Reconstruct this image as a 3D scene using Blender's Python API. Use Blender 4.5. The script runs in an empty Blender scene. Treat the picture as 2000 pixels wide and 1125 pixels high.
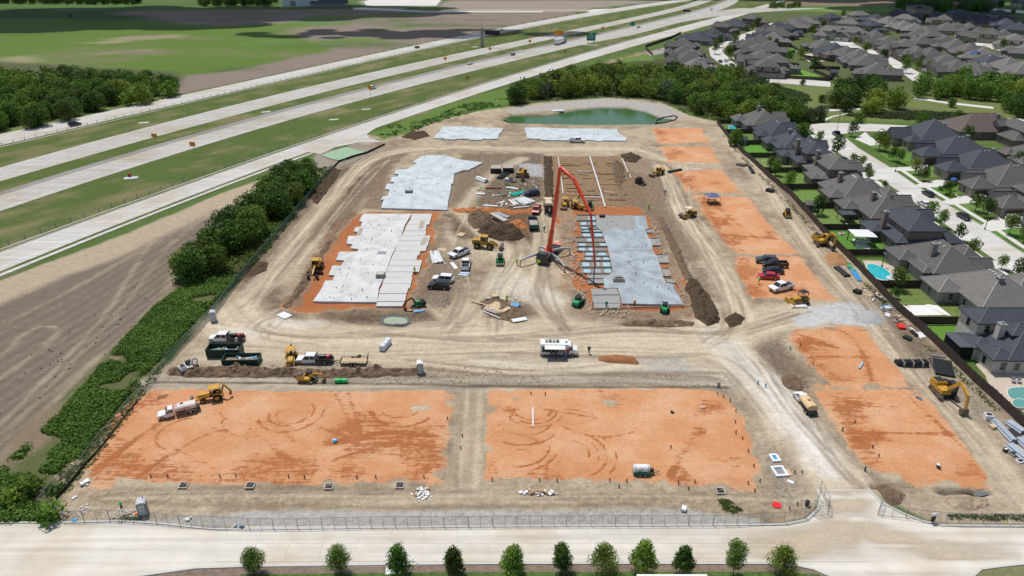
import bpy,math,random
import numpy as np
from mathutils import Vector,Matrix
random.seed(7);rng=np.random.default_rng(11)
S=bpy.context.scene
COL=S.collection
R=math.radians
# ---------------------------------------------------------------- camera, sky, sun, exposure
F=1400.0;PITCH=math.atan(682/1400.0);CH=70.0
_c,_s=math.cos(PITCH),math.sin(PITCH)
cam=bpy.data.cameras.new('camera');co=bpy.data.objects.new('camera',cam);COL.objects.link(co)
cam.sensor_width=36;cam.lens=36*F/2000.0
cam.clip_start=1;cam.clip_end=20000
co.location=(0,0,CH);co.rotation_euler=(math.pi/2-PITCH,0,0)
S.camera=co
W=bpy.data.worlds.new('World');S.world=W;W.use_nodes=True
nt=W.node_tree;bg=nt.nodes['Background']
sky=nt.nodes.new('ShaderNodeTexSky');sky.sky_type='NISHITA';sky.sun_disc=False
SUNV=Vector((-0.20,0.30,0.93)).normalized()
elev=math.asin(SUNV.z);az=math.atan2(SUNV.x,SUNV.y)
sky.sun_elevation=elev;sky.sun_rotation=az
sky.air_density=1.0;sky.dust_density=1.5;sky.ozone_density=1.0
nt.links.new(sky.outputs[0],bg.inputs[0]);bg.inputs[1].default_value=0.105
sl=bpy.data.lights.new('sun','SUN');sl.energy=3.9;sl.angle=R(0.53);sl.color=(1,0.965,0.91)
so=bpy.data.objects.new('sun',sl);COL.objects.link(so)
so.rotation_euler=SUNV.to_track_quat('Z','Y').to_euler()
S.view_settings.view_transform='Standard';S.view_settings.look='None'
S.view_settings.exposure=-0.10;S.view_settings.gamma=1;S.view_settings.use_curve_mapping=False
# ---------------------------------------------------------------- where a spot seen in the photograph lies on the ground
def G(px,py,z=0.0):
 x=(px-1000)/F;y=(562.5-py)/F
 d=(x,_c+y*_s,-_s+y*_c);t=(z-CH)/d[2]
 return(d[0]*t,d[1]*t)
def GA(pts,z=0.0):return[G(p[0],p[1],z)for p in pts]
def Z4(ox,oy,pts,k=4.0):return[(ox+a/k,oy+b/k)for a,b in pts]
def heading(f,r):
 a=G(*f);b=G(*r);return math.atan2(a[1]-b[1],a[0]-b[0])
# ---------------------------------------------------------------- noise on arrays
def vnoise(x,y,sc,seed):
 r=np.random.default_rng(seed);N=256;T=r.random((N,N))
 u=x/sc;v=y/sc;i=np.floor(u).astype(int);j=np.floor(v).astype(int)
 fu=u-i;fv=v-j;fu=fu*fu*(3-2*fu);fv=fv*fv*(3-2*fv)
 a=T[i%N,j%N];b=T[(i+1)%N,j%N];c=T[i%N,(j+1)%N];d=T[(i+1)%N,(j+1)%N]
 return(a*(1-fu)+b*fu)*(1-fv)+(c*(1-fu)+d*fu)*fv
def fbm(x,y,sc,seed,o=4):
 t=0;am=1;s=0
 for k in range(o):
  t=t+am*vnoise(x+17.3*k,y-9.1*k,sc/2**k,seed+k);s+=am;am*=.5
 return t/s-.5
# ---------------------------------------------------------------- materials
MC={}
def mat(name,col,rough=.7,metal=0.,var=.12,sc=1.5,bump=0.,spec=.3,hue=0.,emis=None,transl=0.,objrand=0.,bsc=None,attr=None,alpha=None,coat=0.):
 if name in MC:return MC[name]
 m=bpy.data.materials.new(name);m.use_nodes=True;t=m.node_tree;n=t.nodes;L=t.links
 b=n['Principled BSDF'];b.inputs['Roughness'].default_value=rough;b.inputs['Metallic'].default_value=metal
 b.inputs['Specular IOR Level'].default_value=spec;b.inputs['Coat Weight'].default_value=coat
 tc=n.new('ShaderNodeTexCoord');ns=n.new('ShaderNodeTexNoise');ns.inputs['Scale'].default_value=sc;ns.inputs['Detail'].default_value=5
 ns.inputs['Roughness'].default_value=.65
 L.new(tc.outputs['Object'],ns.inputs['Vector'])
 rp=n.new('ShaderNodeMapRange');rp.inputs[1].default_value=.25;rp.inputs[2].default_value=.75
 rp.inputs[3].default_value=1-var;rp.inputs[4].default_value=1+var
 L.new(ns.outputs[0],rp.inputs[0])
 src=None
 if attr:
  at=n.new('ShaderNodeAttribute');at.attribute_name=attr;src=at.outputs['Color']
 hs=n.new('ShaderNodeHueSaturation')
 if src:L.new(src,hs.inputs['Color'])
 else:hs.inputs['Color'].default_value=(*col,1)
 if objrand or hue:
  oi=n.new('ShaderNodeObjectInfo')
  a=n.new('ShaderNodeMapRange');a.inputs[3].default_value=1-objrand;a.inputs[4].default_value=1+objrand
  L.new(oi.outputs['Random'],a.inputs[0])
  mu=n.new('ShaderNodeMath');mu.operation='MULTIPLY';L.new(a.outputs[0],mu.inputs[0]);L.new(rp.outputs[0],mu.inputs[1])
  L.new(mu.outputs[0],hs.inputs['Value'])
  if hue:
   h=n.new('ShaderNodeMath');h.operation='MULTIPLY_ADD';h.inputs[1].default_value=7.31;h.inputs[2].default_value=0
   L.new(oi.outputs['Random'],h.inputs[0]);fr=n.new('ShaderNodeMath');fr.operation='FRACT';L.new(h.outputs[0],fr.inputs[0])
   a2=n.new('ShaderNodeMapRange');a2.inputs[3].default_value=.5-hue;a2.inputs[4].default_value=.5+hue
   L.new(fr.outputs[0],a2.inputs[0]);L.new(a2.outputs[0],hs.inputs['Hue'])
 else:L.new(rp.outputs[0],hs.inputs['Value'])
 L.new(hs.outputs[0],b.inputs['Base Color'])
 if bump:
  bp=n.new('ShaderNodeBump');bp.inputs['Strength'].default_value=1;bp.inputs['Distance'].default_value=bump
  n2=n.new('ShaderNodeTexNoise');n2.inputs['Scale'].default_value=bsc or sc*2;n2.inputs['Detail'].default_value=4
  L.new(tc.outputs['Object'],n2.inputs['Vector']);L.new(n2.outputs[0],bp.inputs['Height']);L.new(bp.outputs[0],b.inputs['Normal'])
 if emis:b.inputs['Emission Color'].default_value=(*emis[:3],1);b.inputs['Emission Strength'].default_value=emis[3]
 out=n['Material Output']
 if transl:
  tr=n.new('ShaderNodeBsdfTranslucent');L.new(hs.outputs[0],tr.inputs[0]);mx=n.new('ShaderNodeMixShader');mx.inputs[0].default_value=transl
  L.new(b.outputs[0],mx.inputs[1]);L.new(tr.outputs[0],mx.inputs[2]);L.new(mx.outputs[0],out.inputs[0])
 if alpha is not None:
  tr=n.new('ShaderNodeBsdfTransparent');mx=n.new('ShaderNodeMixShader');mx.inputs[0].default_value=alpha
  L.new(tr.outputs[0],mx.inputs[1]);L.new(b.outputs[0],mx.inputs[2]);L.new(mx.outputs[0],out.inputs[0])
 MC[name]=m;return m
def paint(name,col):return mat('paint_'+name,col,.35,0,.06,2,spec=.5,coat=.3)
WHITE=paint('white',(.78,.78,.77));BLACK=paint('black',(.012,.012,.014));RED=paint('red',(.45,.015,.03))
YEL=mat('machine_yellow',(.52,.285,.035),.5,0,.38,3,spec=.4);GRN=mat('machine_green',(.02,.36,.12),.45,0,.15,3)
GREY=mat('machine_grey',(.28,.28,.28),.5,0,.15,3);DK=mat('dark_steel',(.03,.03,.032),.55,.2,.3,3);LGREY=mat('light_grey_paint',(.5,.52,.54),.45,0,.1,3)
RUB=mat('rubber',(.022,.021,.02),.85,0,.3,6);RIM=mat('rim_metal',(.42,.41,.39),.4,.6,.2,6);GLASS=mat('vehicle_glass',(.015,.02,.024),.08,0,.05,2,spec=.8)
STEEL=mat('worn_steel',(.16,.13,.11),.5,.5,.3,4);GALV=mat('galvanised',(.36,.38,.39),.4,.6,.15,4);LAMP=mat('lamp_lens',(.7,.7,.65),.15,0,.02);TAIL=mat('tail_lens',(.35,.01,.01),.2,0,.02)
PVC=mat('white_pvc',(.76,.77,.77),.35,0,.06,2);HDPE=mat('black_pipe',(.018,.02,.022),.4,0,.3,3,spec=.5);BLUEP=mat('blue_pipe',(.05,.33,.66),.4,0,.1,3);GRNP=mat('green_pipe',(.03,.42,.22),.4,0,.1,3);TEAL=mat('teal_pipe',(.02,.48,.40),.4,0,.1,3)
LUM=mat('lumber',(.56,.42,.26),.75,0,.2,2,bump=.005);LUMG=mat('weathered_lumber',(.40,.34,.28),.8,0,.25,2);LUMD=mat('wet_form_board',(.23,.195,.16),.8,0,.3,2)
CONC=mat('concrete',(.52,.51,.48),.85,0,.07,.35,bump=.004,bsc=6);WRAP=mat('plastic_wrap',(.74,.75,.76),.3,0,.15,3,bump=.05);CARD=mat('cardboard',(.40,.24,.13),.85,0,.2,3)
ORG=mat('sign_orange',(.95,.30,.01),.5,0,.04);SGRN=mat('sign_green',(.0,.22,.12),.5,0,.04);SWHT=mat('sign_white',(.85,.85,.85),.5,0,.02);SBLK=mat('sign_black',(.02,.02,.02),.5,0,.02)
SKIN=mat('skin',(.42,.25,.17),.6);HIVIS=mat('hi_vis',(.50,.80,.05),.7);JEAN=mat('denim',(.05,.08,.15),.8);KHAKI=mat('dark_cloth',(.06,.055,.05),.85);HAT=mat('hard_hat',(.75,.72,.62),.4);ORANGEV=mat('orange_vest',(.8,.18,.03),.7);BLUEC=mat('blue_cloth',(.04,.16,.34),.8)
# ---------------------------------------------------------------- meshes
class MB:
 def __init__(s):s.v=[];s.f=[];s.mi=[];s.m=0;s.sm=False
 def add(s,vs,fs):
  o=len(s.v);s.v+=[tuple(v)for v in vs];s.f+=[tuple(o+i for i in f)for f in fs];s.mi+=[s.m]*len(fs);return s
 def box(s,x0,x1,y0,y1,z0,z1,M=None):
  vs=[(x,y,z)for z in(z0,z1)for y in(y0,y1)for x in(x0,x1)]
  if M is not None:vs=[M@Vector(v)for v in vs]
  return s.add(vs,[(0,2,3,1),(4,5,7,6),(0,1,5,4),(2,6,7,3),(0,4,6,2),(1,3,7,5)])
 def taper(s,x0,x1,y0,y1,z0,X0,X1,Y0,Y1,z1):
  vs=[(x0,y0,z0),(x1,y0,z0),(x0,y1,z0),(x1,y1,z0),(X0,Y0,z1),(X1,Y0,z1),(X0,Y1,z1),(X1,Y1,z1)]
  return s.add(vs,[(0,2,3,1),(4,5,7,6),(0,1,5,4),(2,6,7,3),(0,4,6,2),(1,3,7,5)])
 def beam(s,p,q,w,h=None,up=(0,0,1)):
  h=h or w;p=Vector(p);q=Vector(q);d=(q-p).normalized();u=Vector(up)
  if abs(d.dot(u))>.98:u=Vector((1,0,0))
  a=d.cross(u).normalized()*w/2;b=a.cross(d).normalized()*h/2
  vs=[p-a-b,p+a-b,p+a+b,p-a+b,q-a-b,q+a-b,q+a+b,q-a+b]
  return s.add(vs,[(3,2,1,0),(4,5,6,7),(0,1,5,4),(1,2,6,5),(2,3,7,6),(3,0,4,7)])
 def cyl(s,p,q,r,r2=None,n=10,cap=True):
  r2=r if r2 is None else r2;p=Vector(p);q=Vector(q);d=(q-p).normalized();u=Vector((0,0,1))if abs(d.z)<.9 else Vector((1,0,0))
  a=d.cross(u).normalized();b=a.cross(d);vs=[]
  for c,rr in((p,r),(q,r2)):
   for k in range(n):t=2*math.pi*k/n;vs.append(c+(a*math.cos(t)+b*math.sin(t))*rr)
  fs=[(k,n+k,n+(k+1)%n,(k+1)%n)for k in range(n)]
  if cap:fs+=[tuple(range(n)),tuple(range(2*n-1,n-1,-1))]
  return s.add(vs,fs)
 def tube(s,pts,r,n=6):
  for a,b in zip(pts,pts[1:]):s.cyl(a,b,r,n=n)
  return s
 def prof(s,pts,y0,y1):
  n=len(pts);vs=[(x,y0,z)for x,z in pts]+[(x,y1,z)for x,z in pts]
  return s.add(vs,[tuple(range(n)),tuple(range(2*n-1,n-1,-1))]+[(k,n+k,n+(k+1)%n,(k+1)%n)for k in range(n)])
 def slab(s,pts,z0,z1):
  a=sum(p[0]*q[1]-q[0]*p[1]for p,q in zip(pts,pts[1:]+pts[:1]))
  if a<0:pts=pts[::-1]
  n=len(pts);vs=[(x,y,z0)for x,y in pts]+[(x,y,z1)for x,y in pts]
  return s.add(vs,[tuple(range(n-1,-1,-1)),tuple(range(n,2*n))]+[(k,(k+1)%n,n+(k+1)%n,n+k)for k in range(n)])
 def ball(s,c,r,n=8,m=6,sx=1,sy=1,sz=1):
  vs=[(c[0],c[1],c[2]-r*sz)]
  for j in range(1,m):
   t=math.pi*j/m
   for k in range(n):p=2*math.pi*k/n;vs.append((c[0]+r*sx*math.sin(t)*math.cos(p),c[1]+r*sy*math.sin(t)*math.sin(p),c[2]-r*sz*math.cos(t)))
  vs.append((c[0],c[1],c[2]+r*sz));fs=[(0,1+(k+1)%n,1+k)for k in range(n)]
  for j in range(m-2):
   o=1+j*n
   fs+=[(o+k,o+(k+1)%n,o+n+(k+1)%n,o+n+k)for k in range(n)]
  o=1+(m-2)*n;e=len(vs)-1;fs+=[(o+k,o+(k+1)%n,e)for k in range(n)]
  return s.add(vs,fs)
 def rot(s,a,M=None):
  return s
 def mesh(s,name,mats,smooth=False):
  me=bpy.data.meshes.new(name);me.from_pydata(s.v,[],s.f)
  if not isinstance(mats,(list,tuple)):mats=[mats]
  for m in mats:me.materials.append(m)
  if len(mats)>1:me.polygons.foreach_set('material_index',s.mi)
  if smooth:me.polygons.foreach_set('use_smooth',[True]*len(me.polygons))
  me.update();return me
 def build(s,name,mats,parent=None,loc=(0,0,0),rz=0,smooth=False):
  return link(name,s.mesh(name,mats,smooth),parent,loc,rz)
def link(name,me,parent=None,loc=(0,0,0),rz=0,scl=None):
 o=bpy.data.objects.new(name,me);COL.objects.link(o);o.location=loc;o.rotation_euler=(0,0,rz)
 if scl is not None:o.scale=scl if hasattr(scl,'__len__')else(scl,)*3
 if parent:o.parent=parent
 return o
def tag(o,label,cat,group=None,kind=None):
 o['label']=label;o['category']=cat
 if group:o['group']=group
 if kind:o['kind']=kind
 return o
def thing(name,label,cat,loc=(0,0,0),rz=0,group=None,scl=None):
 return tag(link(name,None,None,loc,rz,scl),label,cat,group)
def copy_tree(o,parent=None):
 c=o.copy();COL.objects.link(c);c.parent=parent
 for ch in KIDS.get(o,()):copy_tree(ch,c)
 return c
KIDS={}
def struct(o):o['kind']='structure';return o
ORD=['first','second','third','fourth','fifth','sixth','seventh','eighth','ninth','tenth','eleventh','twelfth','thirteenth','fourteenth','fifteenth','sixteenth','seventeenth','eighteenth','nineteenth','twentieth']
# ---------------------------------------------------------------- the ground: one sheet
def axis(segs):
 out=[]
 for a,b,s in segs:
  n=max(1,int(round((b-a)/s)));out+=list(np.linspace(a,b,n,endpoint=False))
 return out
def grow(a,s,f,end):
 out=[];x=a
 while x<end:out.append(x);x+=s;s*=f
 out.append(end);return out
xs=[-v for v in grow(150,1.2,1.055,7000)][::-1][:-1]+axis([(-150,-85,.8),(-85,100,.34),(100,190,1.1)])+grow(190,1.6,1.055,7000)
ys=axis([(-60,60,4),(60,150,.32),(150,250,.5),(250,350,.85)])+grow(350,1.2,1.045,9000)
xs=np.array(xs);ys=np.array(ys);NX,NY=len(xs),len(ys)
GX,GY=np.meshgrid(xs,ys)
Cg=np.zeros((NY,NX,3));OM=np.zeros((NY,NX));OD=np.zeros((NY,NX));HT=np.zeros((NY,NX));RG=np.zeros((NY,NX))
def bbox(w,m):
 a=np.array(w);x0,y0=a.min(0)-m;x1,y1=a.max(0)+m
 i0,i1=np.searchsorted(xs,[x0,x1]);j0,j1=np.searchsorted(ys,[y0,y1]);return slice(j0,j1),slice(i0,i1)
def sdpoly(w,X,Y):
 d=np.full(X.shape,1e9);ins=np.zeros(X.shape,bool)
 for(ax,ay),(bx,by)in zip(w,w[1:]+w[:1]):
  ex,ey=bx-ax,by-ay;L2=ex*ex+ey*ey+1e-9
  t=np.clip(((X-ax)*ex+(Y-ay)*ey)/L2,0,1)
  d=np.minimum(d,np.hypot(X-ax-t*ex,Y-ay-t*ey))
  c=((ay>Y)!=(by>Y))&(X<ex*(Y-ay)/(ey+1e-12)+ax);ins^=c
 return np.where(ins,-d,d)
def sstep(v):v=np.clip(v,0,1);return v*v*(3-2*v)
SEED=[100]
def pp(pts,col,soft=1.,na=1.,ns=4.,a=1.,h=None,hs=1.5,rg=None,world=False,orange=None,deep=0.,rough=None):
 w=list(pts)if world else GA(pts)
 sl=bbox(w,soft*2+na+hs+2);X,Y=GX[sl],GY[sl]
 if X.size==0:return
 SEED[0]+=7
 d0=sdpoly(w,X,Y);d=d0+fbm(X,Y,ns,SEED[0])*2*na
 m=sstep(.5-d/(2*soft))*a
 if orange is not None:
  RG[sl]=RG[sl]*(1-m)+.06*m;OM[sl]=np.maximum(OM[sl],np.clip(.5-d/4.,0,1)*orange);OD[sl]=OD[sl]*(1-m)+deep*m
 elif col is not None:
  Cg[sl]=Cg[sl]*(1-m[...,None])+np.array(col)*m[...,None]
  OM[sl]*=(1-m)
 if rough is not None:RG[sl]=RG[sl]*(1-m)+rough*m
 if h is not None:
  mh=sstep(.5-(d0+fbm(X,Y,ns,SEED[0]+3)*na)/(2*hs));HT[sl]=HT[sl]*(1-mh)+h*mh
def stroke(pts,wd,col,a=1.,soft=1.2,rut=.10,na=.6,hr=.03,keep=False):
 w=[Vector((*G(*p),0))for p in pts]
 q=[]
 for k in range(len(w)-1):
  p0,p1,p2,p3=w[max(k-1,0)],w[k],w[k+1],w[min(k+2,len(w)-1)]
  for t in np.linspace(0,1,6,endpoint=False):
   q.append(.5*((2*p1)+(p2-p0)*t+(2*p0-5*p1+4*p2-p3)*t*t+(3*p1-p0-3*p2+p3)*t**3))
 q.append(w[-1]);q=[(v.x,v.y)for v in q]
 sl=bbox(q,wd+3);X,Y=GX[sl],GY[sl];D=np.full(X.shape,1e9);SD=np.zeros(X.shape);AL=np.zeros(X.shape);s=0
 for(ax,ay),(bx,by)in zip(q,q[1:]):
  ex,ey=bx-ax,by-ay;L=math.hypot(ex,ey)+1e-9;t=np.clip(((X-ax)*ex+(Y-ay)*ey)/L**2,0,1)
  dx,dy=X-ax-t*ex,Y-ay-t*ey;d=np.hypot(dx,dy);cr=(ex*dy-ey*dx)/L;m=d<D
  D[m]=d[m];SD[m]=cr[m];AL[m]=(s+t*L)[m];s+=L
 SEED[0]+=7
 d=D-wd/2+fbm(X,Y,5,SEED[0])*2*na;m=sstep(.5-d/(2*soft))*a
 r=(vnoise(SD+50,AL*.06,.62,SEED[0]+1)-.5)*2;r2=(vnoise(SD+90,AL*.05,1.7,SEED[0]+2)-.5)*2
 f=1+rut*1.7*(r+r2)
 c=Cg[sl]if col is None else np.array(col)[None,None]
 Cg[sl]=Cg[sl]*(1-m[...,None])+c*f[...,None]*m[...,None]
 HT[sl]+=r*hr*1.5*m
 if not keep:OM[sl]*=(1-m);RG[sl]*=(1-m*.8)
 else:OD[sl]=np.clip(OD[sl]+.42*m*np.clip(.6+r,0,1),0,1)
def ring(px,py,r,w=.35,a0=0,a1=360,deep=.9,el=1.):
 cx,cy=G(px,py);sl=bbox([(cx-r-1,cy-r-1),(cx+r+1,cy+r+1)],1);X,Y=GX[sl]-cx,(GY[sl]-cy)*el
 rr=np.hypot(X,Y);an=np.degrees(np.arctan2(Y,X))%360;m=sstep(1-np.abs(rr-r)/w)*((an-a0)%360<(a1-a0))
 m=m*np.clip(.85+2*fbm(X,Y,1.5,int(r*10)),0,1)
 OD[sl]=np.maximum(OD[sl],m*deep);HT[sl]-=.04*m
TAN1=(.55,.46,.33);TAN2=(.40,.318,.218);GRY=(.205,.155,.108);DRK=(.12,.083,.053);PALE=(.64,.585,.49);GRAV=(.52,.51,.50)
FBR=(.185,.148,.112);FLT=(.40,.33,.24);GR1=(.10,.155,.035);GR2=(.13,.165,.05);GR3=(.20,.20,.10);LAWN=(.085,.145,.03)
n1=fbm(GX,GY,60,1);n2=fbm(GX,GY,14,2);n3=fbm(GX,GY*3,160,3)
Cg[:]=np.array((.085,.14,.035));Cg*=(1+n1*.5+n2*.3)[...,None]
pp([(-900,0),(-900,5),(2200,5),(2200,0)],(.10,.15,.05),5,3,30)
pp([(0,20),(660,22),(720,60),(640,100),(500,128),(345,150),(300,140),(-300,130),(-300,22)],(.105,.17,.03),6,14,50)
pp([(-200,36),(260,38),(500,45),(700,38),(500,20),(-200,16)],(.055,.10,.025),8,14,60)
pp([(230,22),(500,18),(1100,22),(1160,30),(1325,0),(1000,56),(750,103),(560,143),(420,172),(340,196),(330,160),(345,150),(500,128),(640,100),(610,78),(560,62),(600,45),(430,50),(300,40)],(.235,.185,.15),6,13,45)
for q in([(560,42),(760,34),(860,30),(800,26),(600,30)],[(480,58),(640,52),(700,42),(560,42)],[(640,92),(780,78),(700,70),(600,80)],[(720,62),(850,52),(840,44),(760,52)],[(500,95),(600,88),(560,76),(470,84)]):pp(q,(.11,.19,.04),6,12,30,.8)
for q in([(215,76),(260,70),(350,68),(360,72),(270,79)],[(0,112),(60,108),(90,120),(40,126),(0,124)],[(330,45),(420,42),(380,48)],[(140,84),(250,78),(240,84)],[(165,106),(300,96),(220,106)]):pp(q,(.33,.28,.18),5,7,25,.8)
pp([(900,22),(1140,18),(1320,0),(1000,0),(880,0),(850,12)],(.29,.24,.20),6,4,40)
pp([(700,0),(720,12),(850,12),(865,0)],(.50,.45,.40),3,2,20)
pp([(690,17),(1060,23),(1160,21),(1160,18),(900,20),(690,14)],(.40,.36,.29),2,2,20)
pp([(1500,0),(1760,0),(1760,9),(1500,12)],(.22,.16,.12),8,4,50)
pp([(1470,42),(1500,15),(1740,12),(1760,30),(1600,38)],(.125,.22,.04),8,5,50)
pp([(1600,18),(1680,17),(1700,24),(1640,28)],(.22,.27,.09),8,5,30)
fm_=bbox(GA([(-300,20),(1150,20),(1000,56),(-300,140)]),0);fx_,fy_=GX[fm_],GY[fm_];fi_=sdpoly(GA([(-300,20),(1150,20),(1000,56),(750,103),(560,143),(420,172),(345,190),(340,145),(-300,132)]),fx_,fy_)<0
fn_=fbm(fx_,fy_*2.6,95,301,5)*3.0+fbm(fx_,fy_*4,14,309,3)*.8;k1=(np.clip(fn_-.35,0,.75)*fi_)[...,None];k2=(np.clip(-fn_-.25,0,.8)*fi_)[...,None]
Cg[fm_]=Cg[fm_]*(1-k1)+np.array((.22,.18,.12))*k1;Cg[fm_]=Cg[fm_]*(1-k2)+np.array((.075,.125,.028))*k2
def fitx(pts):
 w=GA(pts);return np.poly1d(np.polyfit([p[1]for p in w],[p[0]for p in w],3,w=[1/(p[1])for p in w]))
ED={'Ft':[(0,262),(250,210),(500,153),(750,101),(1000,54),(1150,22),(1325,0)],'Fb':[(0,285),(250,226),(500,167),(750,114),(1000,62),(1150,30),(1340,3)],'Bt':[(0,326),(175,281),(500,195),(750,135),(1000,82),(1250,32),(1340,8)],'Bb':[(0,355),(250,282),(500,214),(750,154),(1000,91),(1250,40),(1370,8)],'Ct':[(0,376),(500,226),(725,171),(1000,102),(1100,80),(1250,47),(1400,6)],'Cm':[(0,383),(500,232),(725,176),(1000,106),(1100,84),(1250,50),(1410,6)],'Cb':[(0,413),(500,254),(725,191),(1000,118),(1100,97),(1250,62),(1425,12)],'Dt':[(0,490),(250,410),(500,311),(600,281),(750,228),(875,182),(1000,148),(1125,113),(1250,74),(1500,8)],'Db':[(0,527),(250,437),(500,335),(600,295),(750,247),(875,199),(1000,160),(1125,127),(1250,87),(1500,14)],'Rt':[(1150,78),(1250,56),(1340,33),(1430,18)],'Rb':[(1150,84),(1250,65),(1340,42),(1440,28)]}
FX={k:fitx(v)for k,v in ED.items()}
def band(a,b,y0,y1,da=0.,db=0.,n=60):
 Y=np.linspace(y0,y1,n);return[(float(FX[a](y))+da,float(y))for y in Y]+[(float(FX[b](y))+db,float(y))for y in Y[::-1]]
hw=band('Ft','Db',90,1100)
pp(hw,(.115,.15,.045),1.5,0,5,world=True)
X,Y=GX,GY
hm=(X>FX['Ft'](Y)-3)&(X<FX['Db'](Y)+4)&(Y>90)&(Y<1100)
nn=fbm(X,Y,9,31);n4=fbm(X*.6+Y*.8,(Y*.6-X*.8)*6,30,37)
for c in range(3):Cg[...,c]=np.where(hm,np.array((.085,.125,.03))[c]*np.clip(1-(nn*1.2+n4*1.3+.12)*1.5,0,1)+np.array((.21,.18,.09))[c]*np.clip((nn*1.2+n4*1.3+.12)*1.5,0,1),Cg[...,c])
# ploughed field left of the site, with its tan headland
pp([(-500,760),(0,548),(250,455),(430,378),(540,340),(560,350),(480,420),(345,520),(345,565),(250,650),(130,765),(60,855),(0,905),(-300,1120)],(.42,.34,.24),.8,1,8)
pp([(-500,830),(0,598),(150,530),(260,490),(370,440),(470,395),(500,400),(440,440),(350,520),(338,560),(240,655),(125,765),(50,850),(0,890),(-300,1100)],FBR,2,2,10)
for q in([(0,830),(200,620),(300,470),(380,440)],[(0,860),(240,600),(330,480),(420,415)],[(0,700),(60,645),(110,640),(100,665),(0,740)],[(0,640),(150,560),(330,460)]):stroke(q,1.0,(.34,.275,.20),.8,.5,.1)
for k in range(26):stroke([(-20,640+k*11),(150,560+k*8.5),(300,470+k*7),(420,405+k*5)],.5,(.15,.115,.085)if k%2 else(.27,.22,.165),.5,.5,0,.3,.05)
pp([(345,560),(395,560),(250,700),(130,830),(0,945),(-60,960),(0,900),(130,765),(250,650)],(.22,.17,.11),1.5,2.5,5)
pp([(395,545),(465,548),(320,705),(250,770),(130,950),(90,1018),(-80,1022),(-80,930),(0,930),(150,830)],(.11,.12,.05),1.5,2,5)
pp([(170,880),(235,800),(190,800),(100,900),(95,930),(120,960)],(.48,.38,.25),1,2,4)
# ---- the building site
site=[(100,1021),(135,955),(250,790),(325,712),(457,562),(500,508),(605,386),(650,331),(640,310),(720,262),(760,268),(830,240),(930,215),(1005,206),(1080,198),(1200,190),(1290,198),(1345,225),(1400,238),(1450,298),(1500,344),(1542,379),(1607,453),(1675,522),(1752,604),(1850,693),(1950,787),(2060,890),(2300,1080),(2200,1034),(1840,1030),(1700,960),(1598,960),(1575,1018),(1520,1029),(1000,1032),(500,1038),(400,1034),(313,1026),(234,1022)]
pp(site,TAN2,.5,.3,3)
sm=sdpoly(GA(site),GX[bbox(GA(site),2)],GY[bbox(GA(site),2)])<0
sb=bbox(GA(site),2);nA=fbm(GX[sb],GY[sb],11,51);nB=fbm(GX[sb],GY[sb],2.2,52)
k=np.clip((nA*1.6+nB*1.1)*1.3,-1,1)[...,None]*sm[...,None]
Cg[sb]=np.where(k>0,Cg[sb]*(1-k)+np.array(TAN1)*k,Cg[sb]*(1+k)+np.array(GRY)*(-k))
HT[sb]+=nB*.16*sm;RG[sb]=np.where(sm,.35+.5*nA,RG[sb])
# darker worked soil
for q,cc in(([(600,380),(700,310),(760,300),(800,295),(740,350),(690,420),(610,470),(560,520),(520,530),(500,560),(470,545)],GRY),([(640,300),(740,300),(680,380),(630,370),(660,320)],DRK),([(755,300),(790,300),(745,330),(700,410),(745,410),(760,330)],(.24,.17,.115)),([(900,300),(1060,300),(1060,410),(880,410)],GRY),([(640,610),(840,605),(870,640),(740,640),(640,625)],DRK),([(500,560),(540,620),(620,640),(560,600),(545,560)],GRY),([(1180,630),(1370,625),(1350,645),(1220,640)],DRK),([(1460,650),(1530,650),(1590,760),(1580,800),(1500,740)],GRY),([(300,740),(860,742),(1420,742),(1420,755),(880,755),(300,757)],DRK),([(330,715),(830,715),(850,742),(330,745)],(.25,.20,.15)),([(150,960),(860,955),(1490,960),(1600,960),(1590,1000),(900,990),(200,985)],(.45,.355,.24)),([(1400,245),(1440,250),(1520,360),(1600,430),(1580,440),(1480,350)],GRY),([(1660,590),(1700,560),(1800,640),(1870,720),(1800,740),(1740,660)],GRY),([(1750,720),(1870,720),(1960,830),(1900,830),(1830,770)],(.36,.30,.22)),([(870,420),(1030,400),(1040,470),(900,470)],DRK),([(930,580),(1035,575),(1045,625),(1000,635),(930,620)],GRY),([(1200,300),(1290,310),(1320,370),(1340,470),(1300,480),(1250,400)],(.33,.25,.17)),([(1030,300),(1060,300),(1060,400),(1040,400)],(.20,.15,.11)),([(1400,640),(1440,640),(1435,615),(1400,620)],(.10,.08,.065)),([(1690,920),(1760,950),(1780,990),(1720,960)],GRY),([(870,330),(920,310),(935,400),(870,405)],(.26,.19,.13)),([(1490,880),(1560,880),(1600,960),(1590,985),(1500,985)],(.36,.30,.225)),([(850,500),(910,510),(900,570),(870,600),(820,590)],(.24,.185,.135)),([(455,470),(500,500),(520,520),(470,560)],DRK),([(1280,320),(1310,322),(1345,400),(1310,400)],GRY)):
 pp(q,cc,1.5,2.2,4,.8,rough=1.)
pp([(1060,305),(1210,305),(1245,350),(1275,410),(1060,410)],(.31,.205,.12),1.,1.2,4,rough=1.)
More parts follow.
